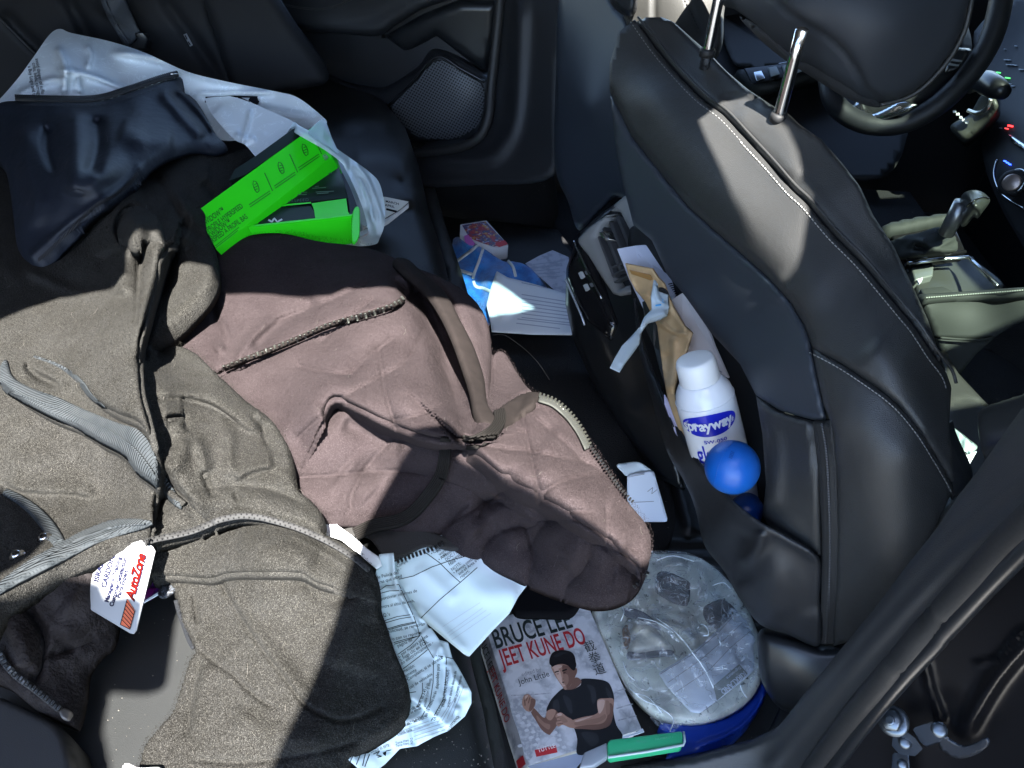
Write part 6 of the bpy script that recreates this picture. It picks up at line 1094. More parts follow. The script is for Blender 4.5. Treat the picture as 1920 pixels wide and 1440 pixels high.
for pts_ in ([(800, 1060), (900, 1040), (1000, 1020), (1050, 990), (1060, 1020), (1000, 1060), (900, 1080), (810, 1085)], [(1060, 880), (1090, 890), (1095, 980), (1065, 990)], [(480, 1000), (540, 1060), (590, 1080), (580, 1120), (530, 1090), (485, 1040)], [(700, 660), (740, 660), (745, 720), (720, 745)], [(655, 1000), (700, 1010), (740, 1050), (700, 1060)]): cpoly('mid_tone', Zc(pts_), SK2, .0015)
for pts_ in ([(608, 600), (640, 578), (690, 580), (680, 600), (640, 612)], [(668, 640), (684, 670), (690, 690), (676, 684)], [(690, 744), (716, 742), (712, 756), (698, 756)], [(380, 838), (404, 830), (398, 850), (382, 862)], [(650, 990), (680, 982), (690, 1000), (660, 1006)], [(800, 1045), (880, 1022), (950, 1006), (900, 1030), (820, 1056)]): cpoly('light_tone', Zc(pts_), SKIN_L, .0016)
for pts_ in ([(620, 500), (680, 470), (740, 474), (700, 484), (650, 510)],): cpoly('hair_shine', Zc(pts_), SH2, .0015)
for k in range(26):
    gx_ = 300 + (k * 37) % 500; gy_ = 1000 + (k * 61) % 300; cpoly('wall_fleck', Zc([(gx_, gy_), (gx_ + 26, gy_ - 14), (gx_ + 40, gy_ + 6), (gx_ + 12, gy_ + 14)]), WALL, .0004)
cpoly('red_label', Zc([(460, 1290), (640, 1252), (654, 1310), (476, 1348)]), RED_INK, .0006, False)
tq = Zc([(484, 1325)])[0]; ctext('TUTTLE', tq[0] + .012, tq[1] - .006, .047, mat('white print', (.75, .75, .75), .4), .92, .01, lift=.0009)
def spn(uv, lift): uv = np.atleast_2d(uv); return Vq[0] + uv[:, :1] * wv + uv[:, 1:2] * np.array([-.012, 0, -thk]) + np.array([-.0012, 0, lift])
def sp_text(s, u, v, size, m):
    cu = bpy.data.curves.new('spine_text', 'FONT'); cu.body = s; cu.size = 1; cu.offset = .01
    o = bpy.data.objects.new('t', cu); C.objects.link(o); me = bpy.data.meshes.new_from_object(o); bpy.data.objects.remove(o)
    co = np.empty(len(me.vertices) * 3); me.vertices.foreach_get('co', co); co = co.reshape(-1, 3)
    V = spn(np.stack([u + co[:, 0] * size * .55 / 229 * 1, v - co[:, 1] * size / 32], 1), .0); V[:, 0] -= .0006
    me.vertices.foreach_set('co', V.ravel()); me.materials.clear(); me.materials.append(m); ob = bpy.data.objects.new('spine_text', me); C.objects.link(ob); ob.parent = BKO; ob.matrix_parent_inverse = Matrix.Translation(-BKO.location)
sp_text('BRUCE LEE', .05, .8, 24, TITLE); sp_text('JEET KUNE DO', .31, .8, 24, RED_INK)
V_ = spn(np.array([(.93, .2), (.985, .2), (.985, .85), (.93, .85)]), 0); V_[:, 0] -= .0006; link_mesh('spine_label', V_, [(0, 1, 2, 3)], RED_INK, BKO, smooth=False)

gc = thing('green_case', 'green and clear plastic card case lying across the foot of the book', 'case', at_z([[1180, 1400]], .08)[0])
gz = zplane(.105)
prism('case', [(1139, 1392), (1144, 1386), (1276, 1370), (1281, 1374), (1281, 1394), (1277, 1399), (1146, 1420), (1141, 1416)], gz, (0, -.002, -.014), mat('green case card', (.03, .38, .17), .4, coat=.5), gc, .002)
prism('clear_end', [(1095, 1410), (1138, 1391), (1140, 1418), (1112, 1436), (1086, 1440)], lambda P: gz(P) + .004, (0, -.002, -.010), mat('grey clear plastic', (.25, .28, .31), .25, coat=.5), gc, .002)
tube('case_rim', [(1140, 1420), (1210, 1410), (1281, 1397), (1284, 1390), (1282, 1372)], gz, .0016, mat('clear rim', (.4, .5, .5), .2), gc, lift=.001, sm=False)
lettering('case_print', 'NUMERO 1', (1228, 1388), (7, -1), (1, -6), gz, mat('pale green print', (.12, .5, .28), .5), gc)
prism('leaf_edge', [(1096, 1400), (1190, 1374), (1205, 1366), (1208, 1372), (1140, 1394)], zplane(.072), (0, 0, -.002), PAPER_B, BKO)
wl_ = tag(prism('paper_strip', [(990, 1436), (1060, 1418), (1096, 1408), (1100, 1416), (1080, 1440), (1010, 1450)], zplane(.066), (0, 0, -.002), mat('grey blue strip', (.22, .26, .34), .6)), 'pale grey paper strip under the bottom edge of the book', 'paper')

# ------------------------------------------------------------------ bagged lid
LD = thing('bagged_disc', 'mottled pale round lid wrapped in crinkled clear film with a paper label, beside the book', 'lid', at_z([[1260, 1200]], .06)[0])
disc = [(1200, 1036), (1235, 1034), (1290, 1036), (1330, 1052), (1370, 1088), (1400, 1130), (1420, 1175), (1436, 1220), (1432, 1262), (1415, 1300), (1380, 1330), (1330, 1349), (1280, 1351), (1230, 1336), (1190, 1300), (1150, 1240), (1120, 1180), (1112, 1150), (1118, 1120), (1150, 1080), (1180, 1050)]
LIDM = mat('mottled pale lid', (.66, .70, .62), .45, mottle=[((.36, .38, .35), 28, .47, .66), ((.62, .63, .57), 60, .5, .65), ((.10, .11, .09), 150, .62, .70)], coat=.3)
ldz = hz(lambda P: .070 + 0 * P[:, 0] + bend([('g', [(1222, 1152), (1270, 1150), (1310, 1180)], 10, .006), ('g', [(1176, 1180), (1240, 1168), (1290, 1190), (1310, 1215)], 9, .009), ('g', [(1180, 1228), (1260, 1218)], 7, -.008), ('g', [(1170, 1190), (1175, 1230)], 8, .006)])(P))
sheet('disc', disc, ldz, 5, LIDM, LD, (0, 0, -.012), edge=12, edge_drop=.006)
DKSQ = mat('dark brown square', (.022, .017, .020), .4, mottle=[((.06, .042, .045), 90, .45, .6), ((.3, .3, .28), 160, .62, .66)])
for pts_ in ([(1231, 1075), (1240, 1068), (1258, 1070), (1292, 1086), (1297, 1094), (1294, 1128), (1284, 1136), (1262, 1130), (1232, 1112), (1228, 1104)], [(1318, 1138), (1330, 1128), (1352, 1120), (1372, 1130), (1388, 1150), (1380, 1172), (1362, 1184), (1340, 1176), (1322, 1160)]):
    sheet('dark_square', pts_, lambda P: ldz(P) - .004, 4, DKSQ, LD, (0, 0, -.006), edge=6, edge_drop=.005)
sheet('inner_wedge', [(1166, 1196), (1172, 1168), (1186, 1150), (1212, 1162), (1240, 1186), (1268, 1220), (1230, 1228), (1180, 1232), (1168, 1214)], lambda P: ldz(P) - .005 - bend([('g', [(1180, 1160), (1220, 1186), (1256, 1216)], 8, .006)])(P), 3.5, mat('pale pouch', (.62, .62, .56), .35, mottle=[((.4, .41, .38), 60, .45, .6)], coat=.5), LD, (0, 0, -.004), edge=7, edge_drop=.004)
sheet('rust_stain', [(1167, 1180), (1176, 1172), (1182, 1190), (1180, 1210), (1174, 1218), (1168, 1200)], lambda P: ldz(P) - .0065, 3, mat('rust', (.22, .10, .04), .7, mottle=[((.3, .28, .24), 200, .5, .65)]), LD, (0, 0, -.0008))
sheet('grey_bar', [(1178, 1222), (1200, 1224), (1240, 1218), (1262, 1220), (1260, 1228), (1230, 1232), (1180, 1236)], lambda P: ldz(P) - .006, 3, mat('grey bar', (.13, .14, .17), .3), LD, (0, 0, -.002))
sheet('grey_bar', [(1168, 1142), (1185, 1140), (1214, 1152), (1240, 1178), (1230, 1178), (1205, 1164), (1176, 1156)], lambda P: ldz(P) - .008, 3, mat('grey bar', (.14, .15, .19), .3), LD, (0, 0, -.002))
lab = hz(tps([(1236, 1262, .077), (1385, 1150, .084), (1418, 1220, .080), (1310, 1338, .076), (1330, 1250, .083)]))
PL = sheet('paper_label', [(1235, 1262), (1300, 1222), (1340, 1186), (1376, 1150), (1384, 1149), (1400, 1164), (1408, 1184), (1417, 1197), (1412, 1212), (1416, 1254), (1400, 1270), (1350, 1310), (1312, 1337), (1296, 1335), (1270, 1308), (1250, 1286)], lab, 5, PAPER_B, LD, (0, 0, -.0015), sm=False)
strips('ruled_line', [[(1238, 1264), (1300, 1226), (1345, 1188), (1378, 1152)], [(1252, 1280), (1310, 1240), (1350, 1206), (1392, 1168)], [(1268, 1297), (1330, 1256), (1370, 1214), (1406, 1184)], [(1318, 1334), (1335, 1322)]], lab, 1.1, INK_G, PL)
OLV = mat('olive label print', (.22, .24, .22), .5)
flat('label_block', [(1338, 1286), (1386, 1245), (1403, 1264), (1392, 1272), (1344, 1314)], lab, OLV, PL, step=3)
aa = R(-140.5); lettering('label_text', 'KIRKLAND', (1395, 1258), np.array([math.cos(aa), -math.sin(aa)]) * 12.0, np.array([.636, .77]) * 15, lab, PAPER_B, PL, lift=.0016, bold=.03)
lettering('label_text', 'Signature', (1387, 1249), np.array([math.cos(aa), -math.sin(aa)]) * 9, np.array([.636, .77]) * 8, lab, PAPER_B, PL, lift=.0016, bold=.01)
wrapz = hz(lambda P: .098 + .006 * vnoise(P, 34, 2) + .004 * vnoise(P, 14, 6) + bend([('g', [(1232, 1160), (1260, 1180), (1290, 1215), (1330, 1260), (1340, 1300)], 4, .008), ('g', [(1165, 1140), (1172, 1180), (1150, 1230)], 5, .008), ('g', [(1190, 1160), (1240, 1172), (1280, 1200)], 4, .008), ('g', [(1312, 1172), (1326, 1190)], 4, .01), ('g', [(1180, 1290), (1220, 1320), (1262, 1345)], 5, .008), ('g', [(1390, 1280), (1400, 1305)], 4, .008), ('g', [(1140, 1130), (1150, 1180), (1160, 1230)], 5, .007)])(P))
sheet('film', [(1130, 1118), (1145, 1100), (1200, 1040), (1235, 1032), (1300, 1040), (1360, 1080), (1392, 1140), (1406, 1165), (1416, 1195), (1420, 1255), (1400, 1300), (1340, 1345), (1290, 1356), (1272, 1364), (1262, 1378), (1250, 1375), (1224, 1352), (1205, 1320), (1184, 1305), (1160, 1260), (1135, 1200), (1118, 1160)], wrapz, 4, CLEAR, LD, None)
CRS = mat('white crease highlight', (.72, .78, .80), .25)  # pale threads on the film creases, standing in for their highlights
for l_ in ([(1232, 1160), (1258, 1178), (1284, 1204), (1300, 1226)], [(1300, 1226), (1322, 1256), (1338, 1290)], [(1196, 1158), (1230, 1166), (1262, 1186)], [(1308, 1178), (1316, 1170), (1326, 1178), (1328, 1190), (1318, 1192)], [(1160, 1128), (1170, 1146), (1164, 1164)], [(1180, 1290), (1206, 1312), (1236, 1326), (1262, 1348), (1256, 1372)], [(1192, 1300), (1216, 1308), (1240, 1336)], [(1388, 1284), (1392, 1296), (1400, 1308)], [(1232, 1050), (1262, 1042), (1300, 1052)], [(1186, 1064), (1204, 1052)], [(1336, 1098), (1356, 1092), (1370, 1104)], [(1168, 1240), (1176, 1262), (1190, 1276)], [(1262, 1226), (1268, 1236)], [(1346, 1196), (1352, 1208)]):
    tube('film_crease', l_, wrapz, .0007, CRS, LD, lift=.0004, sides=5)
tag(sheet('blue_tub', [(1240, 1352), (1290, 1354), (1340, 1350), (1385, 1330), (1418, 1298), (1432, 1268), (1440, 1290), (1430, 1320), (1405, 1358), (1365, 1392), (1325, 1410), (1280, 1420), (1250, 1424), (1258, 1400), (1262, 1376)], hz(lambda P: .055 + bend([('g', [(1440, 1296), (1415, 1340), (1370, 1376), (1300, 1402)], 5, .010), ('g', [(1436, 1312), (1405, 1356), (1350, 1394)], 3, -.006)])(P)), 4, BLUE_P, None, (0, 0, -.03), edge=6, edge_drop=.006), 'royal blue plastic tub rim curving under the bagged lid', 'tub')

# receipt by the tunnel and things in the far footwell
RC = thing('printed_slip', 'white printed slip standing beside the front seat rail', 'paper', at_z([[1200, 920]], .06)[0])
rz_ = hz(tps([(1160, 870, .14), (1215, 885, .13), (1250, 975, .09), (1180, 975, .08)]))
sheet('slip', [(1176, 890), (1216, 882), (1226, 884), (1252, 974), (1250, 978), (1184, 978), (1176, 940)], rz_, 5, PAPER_B, RC, (0, 0, -.001), sm=False)
sheet('folded_sheet', [(1156, 872), (1170, 868), (1196, 866), (1214, 876), (1222, 884), (1200, 888), (1176, 892), (1166, 884)], lambda P: rz_(P) + .004 - .004 * vnoise(P, 14, 4), 3.5, mat('thin tissue paper', (.6, .68, .72), .7), RC, (0, 0, -.001))
strips('print', [[(1184, 893), (1208, 889)], [(1188, 942), (1226, 940)], [(1214, 922), (1224, 914), (1222, 926), (1232, 918)]], rz_, 1.1, INK_G, RC)
GP = mat('grey print', (.26, .30, .38), .6)

FB = thing('comic_box', 'small red and white box with colourful picture lid in the far footwell', 'box', at_z([[900, 445]], .04)[0])
fbt = hz(tps([(862, 422, .10), (908, 414, .10), (954, 460, .09), (930, 470, .09)]))
prism('box', [(863, 421), (912, 413), (953, 459), (950, 462), (926, 465), (905, 458), (862, 440)], fbt, (0, 0, -.035), mat('white card', (.6, .6, .62), .5), FB, .001)
CO = mat('picture print', (.25, .02, .03), .35, mottle=[((.05, .05, .12), 60, .45, .55), ((.45, .22, .05), 85, .55, .62), ((.35, .35, .45), 110, .58, .66), ((.3, .02, .03), 40, .58, .66)])
flat('picture', [(866, 422), (910, 415), (950, 456), (926, 463), (904, 456), (880, 446)], fbt, CO, FB, lift=.0012, step=4)
flat('pink_patch', [(870, 442), (878, 440), (892, 458), (882, 462), (872, 454)], fbt, mat('pink patch', (.45, .1, .38), .5), FB, lift=.0018, step=4)
flat('red_band', [(928, 456), (946, 450), (953, 458), (934, 464)], fbt, RED_INK, FB, lift=.0018, step=4)
TW = thing('blue_towel', 'bright blue towel cloth with white stripes half in the sun on the far floor', 'towel', at_z([[900, 520]], .05)[0])
BLUE_T = mat('blue terry cloth', (.012, .17, .50), .85, sheen=.3, bump=[('noise', 500, .7, .002)], mottle=[((.008, .11, .38), 60, .45, .6)])
twh = lambda P: .075 + .010 * vnoise(P, 24, 5) + bend([('g', [(856, 446), (880, 462), (905, 480)], 10, .02), ('g', [(900, 540), (980, 510), (1020, 540)], 24, .015)])(P)
twt = hz(twh)
sheet('cloth', [(840, 470), (848, 452), (850, 444), (860, 440), (872, 450), (890, 458), (905, 458), (925, 474), (945, 486), (960, 486), (985, 492), (1006, 508), (1026, 536), (1010, 560), (940, 575), (912, 600), (880, 560), (850, 520), (836, 500)], twt, 4, BLUE_T, TW, (0, 0, -.012), edge=7, edge_drop=.006)
WS = mat('white stripe tape', (.66, .66, .60), .7)
for l_ in ([(846, 498), (866, 482), (888, 466), (900, 455), (906, 462), (900, 484), (890, 510), (887, 522)], [(846, 502), (868, 508), (886, 514)], [(888, 526), (892, 536), (906, 540), (924, 548)], [(952, 488), (962, 500), (967, 518)]): band('white_stripe', l_, 5, lambda P: twt(P) - .003, WS, TW, (0, 0, -.002), 2.2)
WR = tag(sheet('foil_wrapper', [(814, 424), (826, 434), (838, 456), (841, 480), (848, 496), (852, 508), (842, 514), (832, 480), (822, 450)], hz(lambda P: .12 - .02 * vnoise(P, 9, 3)), 2.4, mat('shiny pale wrapper', (.6, .68, .6), .25, metal=.5, mottle=[((.2, .5, .25), 60, .5, .56)], bump=[('crinkle', 60, .8, .004)]), None, (0, 0, -.002)), 'shiny crumpled green and silver wrapper against the seat edge', 'wrapper')
FP = thing('far_letter', 'printed white letter lit by a triangle of sun in the far footwell', 'paper', at_z([[1000, 580]], .07)[0])
fpz = hz(lambda P: .100 + .006 * vnoise(P, 60, 4) + bend([('g', [(930, 515), (960, 560), (930, 600)], 12, .008)])(P))
sheet('sheet', [(931, 508), (952, 520), (1000, 532), (1040, 544), (1074, 556), (1080, 600), (1074, 628), (1000, 627), (922, 622), (918, 596), (912, 572), (920, 540)], fpz, 5, PAPER, FP, (0, 0, -.001), sm=False)
strips('print', [[(978, 552 + k * 7.2), (1078, 568 + k * 6.4)] for k in range(7)] + [[(970, 598), (1072, 610)], [(968, 606), (1050, 616)], [(978, 530), (1030, 541)]], fpz, 1.6, mat('pale print', (.38, .40, .48), .6), FP)
FP2 = thing('far_form', 'grey printed form lying behind the sunlit letter near the vents', 'paper', at_z([[1040, 500]], .06)[0])
fp2 = zplane(.085)
prism('sheet', [(985, 494), (1010, 480), (1036, 469), (1066, 482), (1072, 520), (1076, 556), (1040, 544), (1018, 524)], fp2, (0, 0, -.001), mat('grey paper', (.42, .44, .52), .7, mottle=[((.3, .32, .4), 50, .5, .62)]), FP2)
strips('print', [[(1000, 496 + k * 6), (1050, 490 + k * 7)] for k in range(5)], fp2, 1.4, GP, FP2)

# ------------------------------------------------------------------ what stands in the map pocket
def dep(*c): return tps(list(c))
EN = thing('white_envelope', 'white window envelope with barcode standing at the back of the map pocket', 'envelope', at_t([[1210, 500]], 1.1)[0])
ent = dep((1158, 466, 1.14), (1222, 460, 1.125), (1262, 556, 1.085), (1200, 560, 1.12))
prism('envelope', [(1157, 467), (1190, 461), (1222, 459), (1264, 552), (1270, 600), (1216, 600), (1178, 520)], ent, (.003, .002, 0), mat('lilac white paper', (.52, .54, .62), .6), EN)
prism('flap', [(1196, 477), (1205, 484), (1258, 520), (1266, 556), (1240, 560), (1214, 500)], lambda P: ent(P) - .003, (.001, .001, 0), mat('lilac flap', (.42, .44, .52), .6), EN)
strips('barcode', [[(1253 + k * 2.4, 533 + k * 3.6), (1261 + k * 2.0, 531 + k * 3.6)] for k in range(7)], lambda P: ent(P) - .003, 1.9, INK, EN, lift=.002)
KE = thing('kraft_envelope', 'torn brown kraft mailer with tape, creased down the map pocket', 'envelope', at_t([[1260, 650]], 1.05)[0])
ket = dep((1175, 500, 1.095), (1240, 520, 1.05), (1250, 560, 1.04), (1230, 600, 1.07), (1295, 628, .99), (1270, 700, 1.0), (1255, 740, .99), (1300, 840, .95), (1240, 640, 1.05), (1314, 870, .93))
keb = bend([('g', [(1176, 532), (1200, 552), (1220, 548)], 6, .010), ('g', [(1234, 600), (1262, 622), (1294, 626)], 4, .012), ('g', [(1262, 622), (1264, 680), (1256, 740)], 8, .010), ('g', [(1186, 520), (1196, 560)], 8, -.006), ('g', [(1238, 560), (1262, 590), (1290, 625)], 6, .006), ('g', [(1248, 660), (1252, 700)], 8, -.005)])
kf = lambda P: ket(P) - keb(P) - .003 * vnoise(P, 16, 3)
sheet('mailer', [(1172, 494), (1180, 496), (1222, 504), (1232, 520), (1244, 532), (1254, 560), (1262, 578), (1282, 612), (1297, 625), (1286, 660), (1270, 700), (1262, 740), (1272, 772), (1290, 812), (1316, 874), (1300, 850), (1270, 800), (1252, 750), (1244, 705), (1238, 660), (1232, 610), (1222, 590), (1210, 566), (1192, 545), (1180, 522)], kf, 3, KRAFT, KE, (.003, .003, -.001), sm=False)
prism('parcel_tape', [(1180, 506), (1220, 516), (1224, 524), (1220, 526), (1184, 514)], lambda P: kf(P) - .004, (0, .001, 0), TAPE, KE)
dk2 = mat('dark mailer inside', (.02, .022, .022), .4)
prism('dark_insert', [(1204, 566), (1222, 560), (1232, 580), (1234, 612), (1240, 660), (1246, 720), (1236, 690), (1226, 650), (1212, 620)], lambda P: ket(P) + .008, (.002, 0, 0), dk2, KE)
sheet('torn_hole', [(1232, 542), (1244, 540), (1254, 550), (1252, 560), (1240, 556)], lambda P: kf(P) - .003, 2.5, mat('black grey fluff', (.02, .02, .02), .9, bump=[('noise', 300, 1, .004)]), KE, (0, .001, 0))
BT = mat('pale backing strip', (.42, .50, .54), .5, bump=[('noise', 200, .3, .001)])
stt = dep((1255, 580, 1.03), (1220, 600, 1.02), (1190, 640, .99), (1150, 690, .95), (1225, 530, 1.03), (1240, 560, 1.025))
sheet('peel_strip', [(1226, 522), (1232, 532), (1234, 546), (1252, 552), (1254, 578), (1250, 592), (1236, 600), (1214, 606), (1202, 622), (1198, 644), (1184, 664), (1170, 682), (1160, 698), (1143, 690), (1152, 672), (1166, 648), (1184, 630), (1200, 612), (1208, 594), (1222, 580), (1220, 556)], lambda P: stt(P) - bend([('g', [(1250, 584), (1216, 596), (1200, 616)], 7, .008), ('g', [(1226, 530), (1232, 560), (1250, 570)], 5, .006), ('g', [(1200, 622), (1160, 690)], 6, .003)])(P), 2.6, BT, KE, (.0012, 0, -.0006), sm=False)
strips('blue_print', [[(1229, 573), (1240, 571)]], stt, 3.4, mat('cyan print', (.05, .3, .6), .5), KE, lift=.010)
strips('blue_print', [[(1240, 560), (1244, 562), (1241, 566), (1246, 568)]], stt, 1.4, mat('cyan print', (.05, .3, .6), .5), KE, lift=.010)
PE = thing('ribbed_paper', 'long cream ribbed paper sleeve behind the spray can in the map pocket', 'paper', at_t([[1310, 620]], .97)[0])
pet = dep((1262, 560, 1.07), (1282, 550, 1.06), (1364, 706, .985), (1300, 680, 1.01))
prism('sleeve', [(1256, 564), (1280, 549), (1288, 556), (1330, 622), (1340, 650), (1366, 709), (1350, 702), (1322, 690), (1300, 705), (1276, 640), (1262, 600)], pet, (.002, .002, 0), mat('cream ribbed paper', (.62, .55, .50), .6, bump=[(('rib', 1.2), 260, .3, .0006)]), PE)
strips('print', [[(1342, 692), (1354, 698)]], pet, 2.0, INK_G, PE)
PE2 = thing('grey_leaflet', 'small grey printed leaflet tucked behind the spray can shoulder', 'paper', at_t([[1345, 705]], .96)[0])
prism('leaflet', [(1326, 688), (1336, 694), (1354, 712), (1357, 728), (1348, 722), (1330, 706)], lambda P: pet(P) + .003, (.001, .001, 0), mat('grey leaflet', (.30, .32, .36), .6), PE2)
PE3 = tag(prism('lilac_envelope', [(1245, 740), (1250, 748), (1300, 838), (1322, 878), (1300, 860), (1266, 812), (1246, 758)], lambda P: ket(P) + .004, (.001, .001, 0), mat('lilac paper', (.50, .47, .62), .6)), 'thin lilac envelope edge between the mailer and pocket rim', 'envelope')

CAN = thing('spray_can', 'white glass cleaner spray can with blue oval logo in the map pocket', 'spray can', at_t([[1345, 900]], .95)[0])
ctop = at_t([[1302, 672]], .885)[0]; cbot = at_t([[1382, 972]], .985)[0]
ax = (ctop - cbot); Lc_ = np.linalg.norm(ax); ax /= Lc_; r = .0358
prof = [(r * .94, 0), (r, .004), (r, Lc_ - .064), (r * .985, Lc_ - .054), (r * .93, Lc_ - .044), (r * .82, Lc_ - .036), (r * .72, Lc_ - .031), (r * .68, Lc_ - .029)]
lathe('can_body', prof, cbot, ax, WHITE, CAN, 64)
lathe('cap', [(r * .665, Lc_ - .031), (r * .68, Lc_ - .029), (r * .66, Lc_ - .006), (r * .62, Lc_ - .001), (r * .57, Lc_), (r * .50, Lc_ + .0004), (r * .10, Lc_ + .0006)], cbot, ax, WHITE_C, CAN, 48)
tube3('shoulder_ring', [cbot + ax * (Lc_ - .0535) + r * .985 * (math.cos(a) * np.cross(ax, [1, 0, 0]) / np.linalg.norm(np.cross(ax, [1, 0, 0])) + math.sin(a) * np.cross(ax, np.cross(ax, [1, 0, 0]) / np.linalg.norm(np.cross(ax, [1, 0, 0])))) for a in np.linspace(0, 2 * math.pi, 60)[:-1]], .0006, WHITE, CAN, 6, closed=True)
# frame of the can facing the camera
toc = CAM - (ctop + cbot) / 2; toc -= ax * np.dot(toc, ax); toc /= np.linalg.norm(toc); rt = np.cross(ax, toc)
if np.dot(rt, [1, 0, 0]) < 0: rt = -rt
def can_xy(co, h0, s, shift=0.0, lift=.0004):
    """wrap flat print round the can: x along the circumference, y up its axis"""
    th = (co[:, 0] * s + shift) / r; rr = r + lift
    return cbot + np.outer(h0 + co[:, 1] * s, ax) + rr * (np.outer(np.sin(th), rt) + np.outer(np.cos(th), toc))
def can_text(s, h0, size, m, shift, bold=.0, sx=1.0, lift=.0008, nm='can_text'):
    cu = bpy.data.curves.new(nm, 'FONT'); cu.body = s; cu.size = 1; cu.offset = bold; cu.align_x = 'CENTER'
    o = bpy.data.objects.new('t', cu); C.objects.link(o); me = bpy.data.meshes.new_from_object(o); bpy.data.objects.remove(o)
    import bmesh
    bm = bmesh.new(); bm.from_mesh(me); bmesh.ops.triangulate(bm, faces=bm.faces); bmesh.ops.subdivide_edges(bm, edges=[e for e in bm.edges if e.calc_length() > .12], cuts=3); bm.to_mesh(me); bm.free()
    co = np.empty(len(me.vertices) * 3); me.vertices.foreach_get('co', co); co = co.reshape(-1, 3); co[:, 0] *= sx
    me.vertices.foreach_set('co', can_xy(co, h0, size, shift, lift).ravel()); me.materials.clear(); me.materials.append(m); me.update()
    ob = bpy.data.objects.new(nm, me); C.objects.link(ob); ob.parent = CAN; ob.matrix_parent_inverse = Matrix.Translation(-CAN.location)
BI = mat('royal blue print', (.012, .020, .42), .3)
h_ov = Lc_ - .074
th = np.linspace(0, 2 * math.pi, 49)[:-1]; rings = [0, .35, .7, 1.0]; co = np.vstack([[(0, 0, 0)]] + [np.stack([.037 * k * np.cos(th), .0150 * k * np.sin(th), 0 * th], 1) for k in rings[1:]])
fc = [[0, 1 + i, 1 + (i + 1) % 48] for i in range(48)] + [[1 + k * 48 + i, 1 + (k + 1) * 48 + i, 1 + (k + 1) * 48 + (i + 1) % 48, 1 + k * 48 + (i + 1) % 48] for k in range(2) for i in range(48)]
link_mesh('logo_oval', can_xy(co, h_ov, 1.0, -.0035), fc, BI, CAN)
can_text('sprayway', h_ov - .0050, .0200, WHITE, -.0060, .025, .82, .0016); can_text('®', h_ov - .005, .006, WHITE, .0265, 0, 1, .0012)
can_text('SW-050', h_ov - .0245, .0066, BI, -.001, .015, 1.25); can_text('glass', h_ov - .0525, .036, BI, -.010, .012, .56); can_text('CLEANER', h_ov - .058, .009, BI, -.002, .01, 1)

BL = thing('blue_ball', 'smooth blue rubber ball resting against the spray can in the map pocket', 'ball', at_t([[1372, 878]], .83)[0])
bc = at_t([[1373, 876]], .84)[0]; br = .0305
th_ = [(br * math.sin(a), -br * math.cos(a)) for a in np.linspace(0.02, math.pi - .02, 40)]
lathe('ball', th_, bc, (.2, .1, 1), BALL, BL, 64)
tz = CAM - bc; tz /= np.linalg.norm(tz); tx = np.cross([0, 0, 1], tz); tx /= np.linalg.norm(tx); ty = np.cross(tz, tx)
def on_ball(x, y, l=.0002): k = math.sqrt(max(0, 1 - x * x - y * y)); return bc + (br + l) * (tx * x + ty * y + tz * k)
tube3('moulding_seam', [on_ball(-.45 + .25 * abs(y) ** 2 * (1 if y > 0 else .4), y) for y in np.linspace(-.86, .86, 26)], .0003, BALL, BL, 6)
V_ = []; f_ = []
for k in range(3):
    for j in range(5):
        y0 = .52 - j * .055; x0 = -.22 + k * .045; b_ = len(V_); V_ += [on_ball(x0, y0, .0006), on_ball(x0 + .02, y0, .0006), on_ball(x0 + .02, y0 - .035, .0006), on_ball(x0, y0 - .035, .0006)]; f_.append((b_, b_ + 1, b_ + 2, b_ + 3))
link_mesh('ball_print', V_, f_, mat('dark blue print', (.004, .03, .16), .5), BL, smooth=False)
cup = at_t([[1398, 958]], .93)[0]
bb = thing('blue_bottle', 'dark blue cap deep in the map pocket below the ball', 'bottle', cup)
lathe('bottle_body', [(.02, -.05), (.021, 0), (.019, .012), (.012, .02)], cup, (.1, .2, 1), mat('deep blue plastic', (.004, .05, .26), .35), bb, 32)

# ------------------------------------------------------------------ lint, crumbs and stray fibres
rng = random.Random(5)
LINT = mat('pale lint fibre', (.09, .082, .07), .8)
def fibres(name, region, tf, n, par_label, seed):
    g = random.Random(seed); V = []; f = []; poly = np.array(region, float); x0, y0 = poly.min(0); x1, y1 = poly.max(0); k = 0
    while k < n:
        x, y = g.uniform(x0, x1), g.uniform(y0, y1)
        if not inside(np.array([[x, y]]), poly)[0]: continue
        a = g.uniform(0, 6.28); L = g.choice([3, 4, 5, 6, 9, 14, 20]) * g.uniform(.7, 1.3); cv = g.uniform(-2, 2); pts = []
        for i in range(5):
            pts.append((x, y)); x += math.cos(a) * L / 4; y += math.sin(a) * L / 4; a += cv * .25
        P = np.array(pts); h = .0016 + .002 * np.sin(np.linspace(0, 3.1, 5)) * g.random(); Q = at_t(P, tf(P) - h); w = .00006 + .00006 * g.random(); b = len(V)
        for i in range(5):
            V += [Q[i] + (w, 0, 0), Q[i] + (-w * .5, w * .8, 0), Q[i] + (-w * .5, -w * .8, w)]
        for i in range(4):
            for j in range(3): f.append((b + i * 3 + j, b + i * 3 + (j + 1) % 3, b + i * 3 + 3 + (j + 1) % 3, b + i * 3 + 3 + j))
        k += 1
    return V, f
def lint(par, region, tf, n, seed, m=LINT):
    V, f = fibres('lint', region, tf, n, '', seed); o = link_mesh('lint', V, f, m, par, smooth=False); o['kind'] = 'stuff'
lint(J2, fpoly, ftt, 150, 1); lint(J2, f2poly, f2t, 110, 2); lint(J1, qpoly, qt, 90, 3); lint(J2, mpoly, hz(mz), 40, 4)
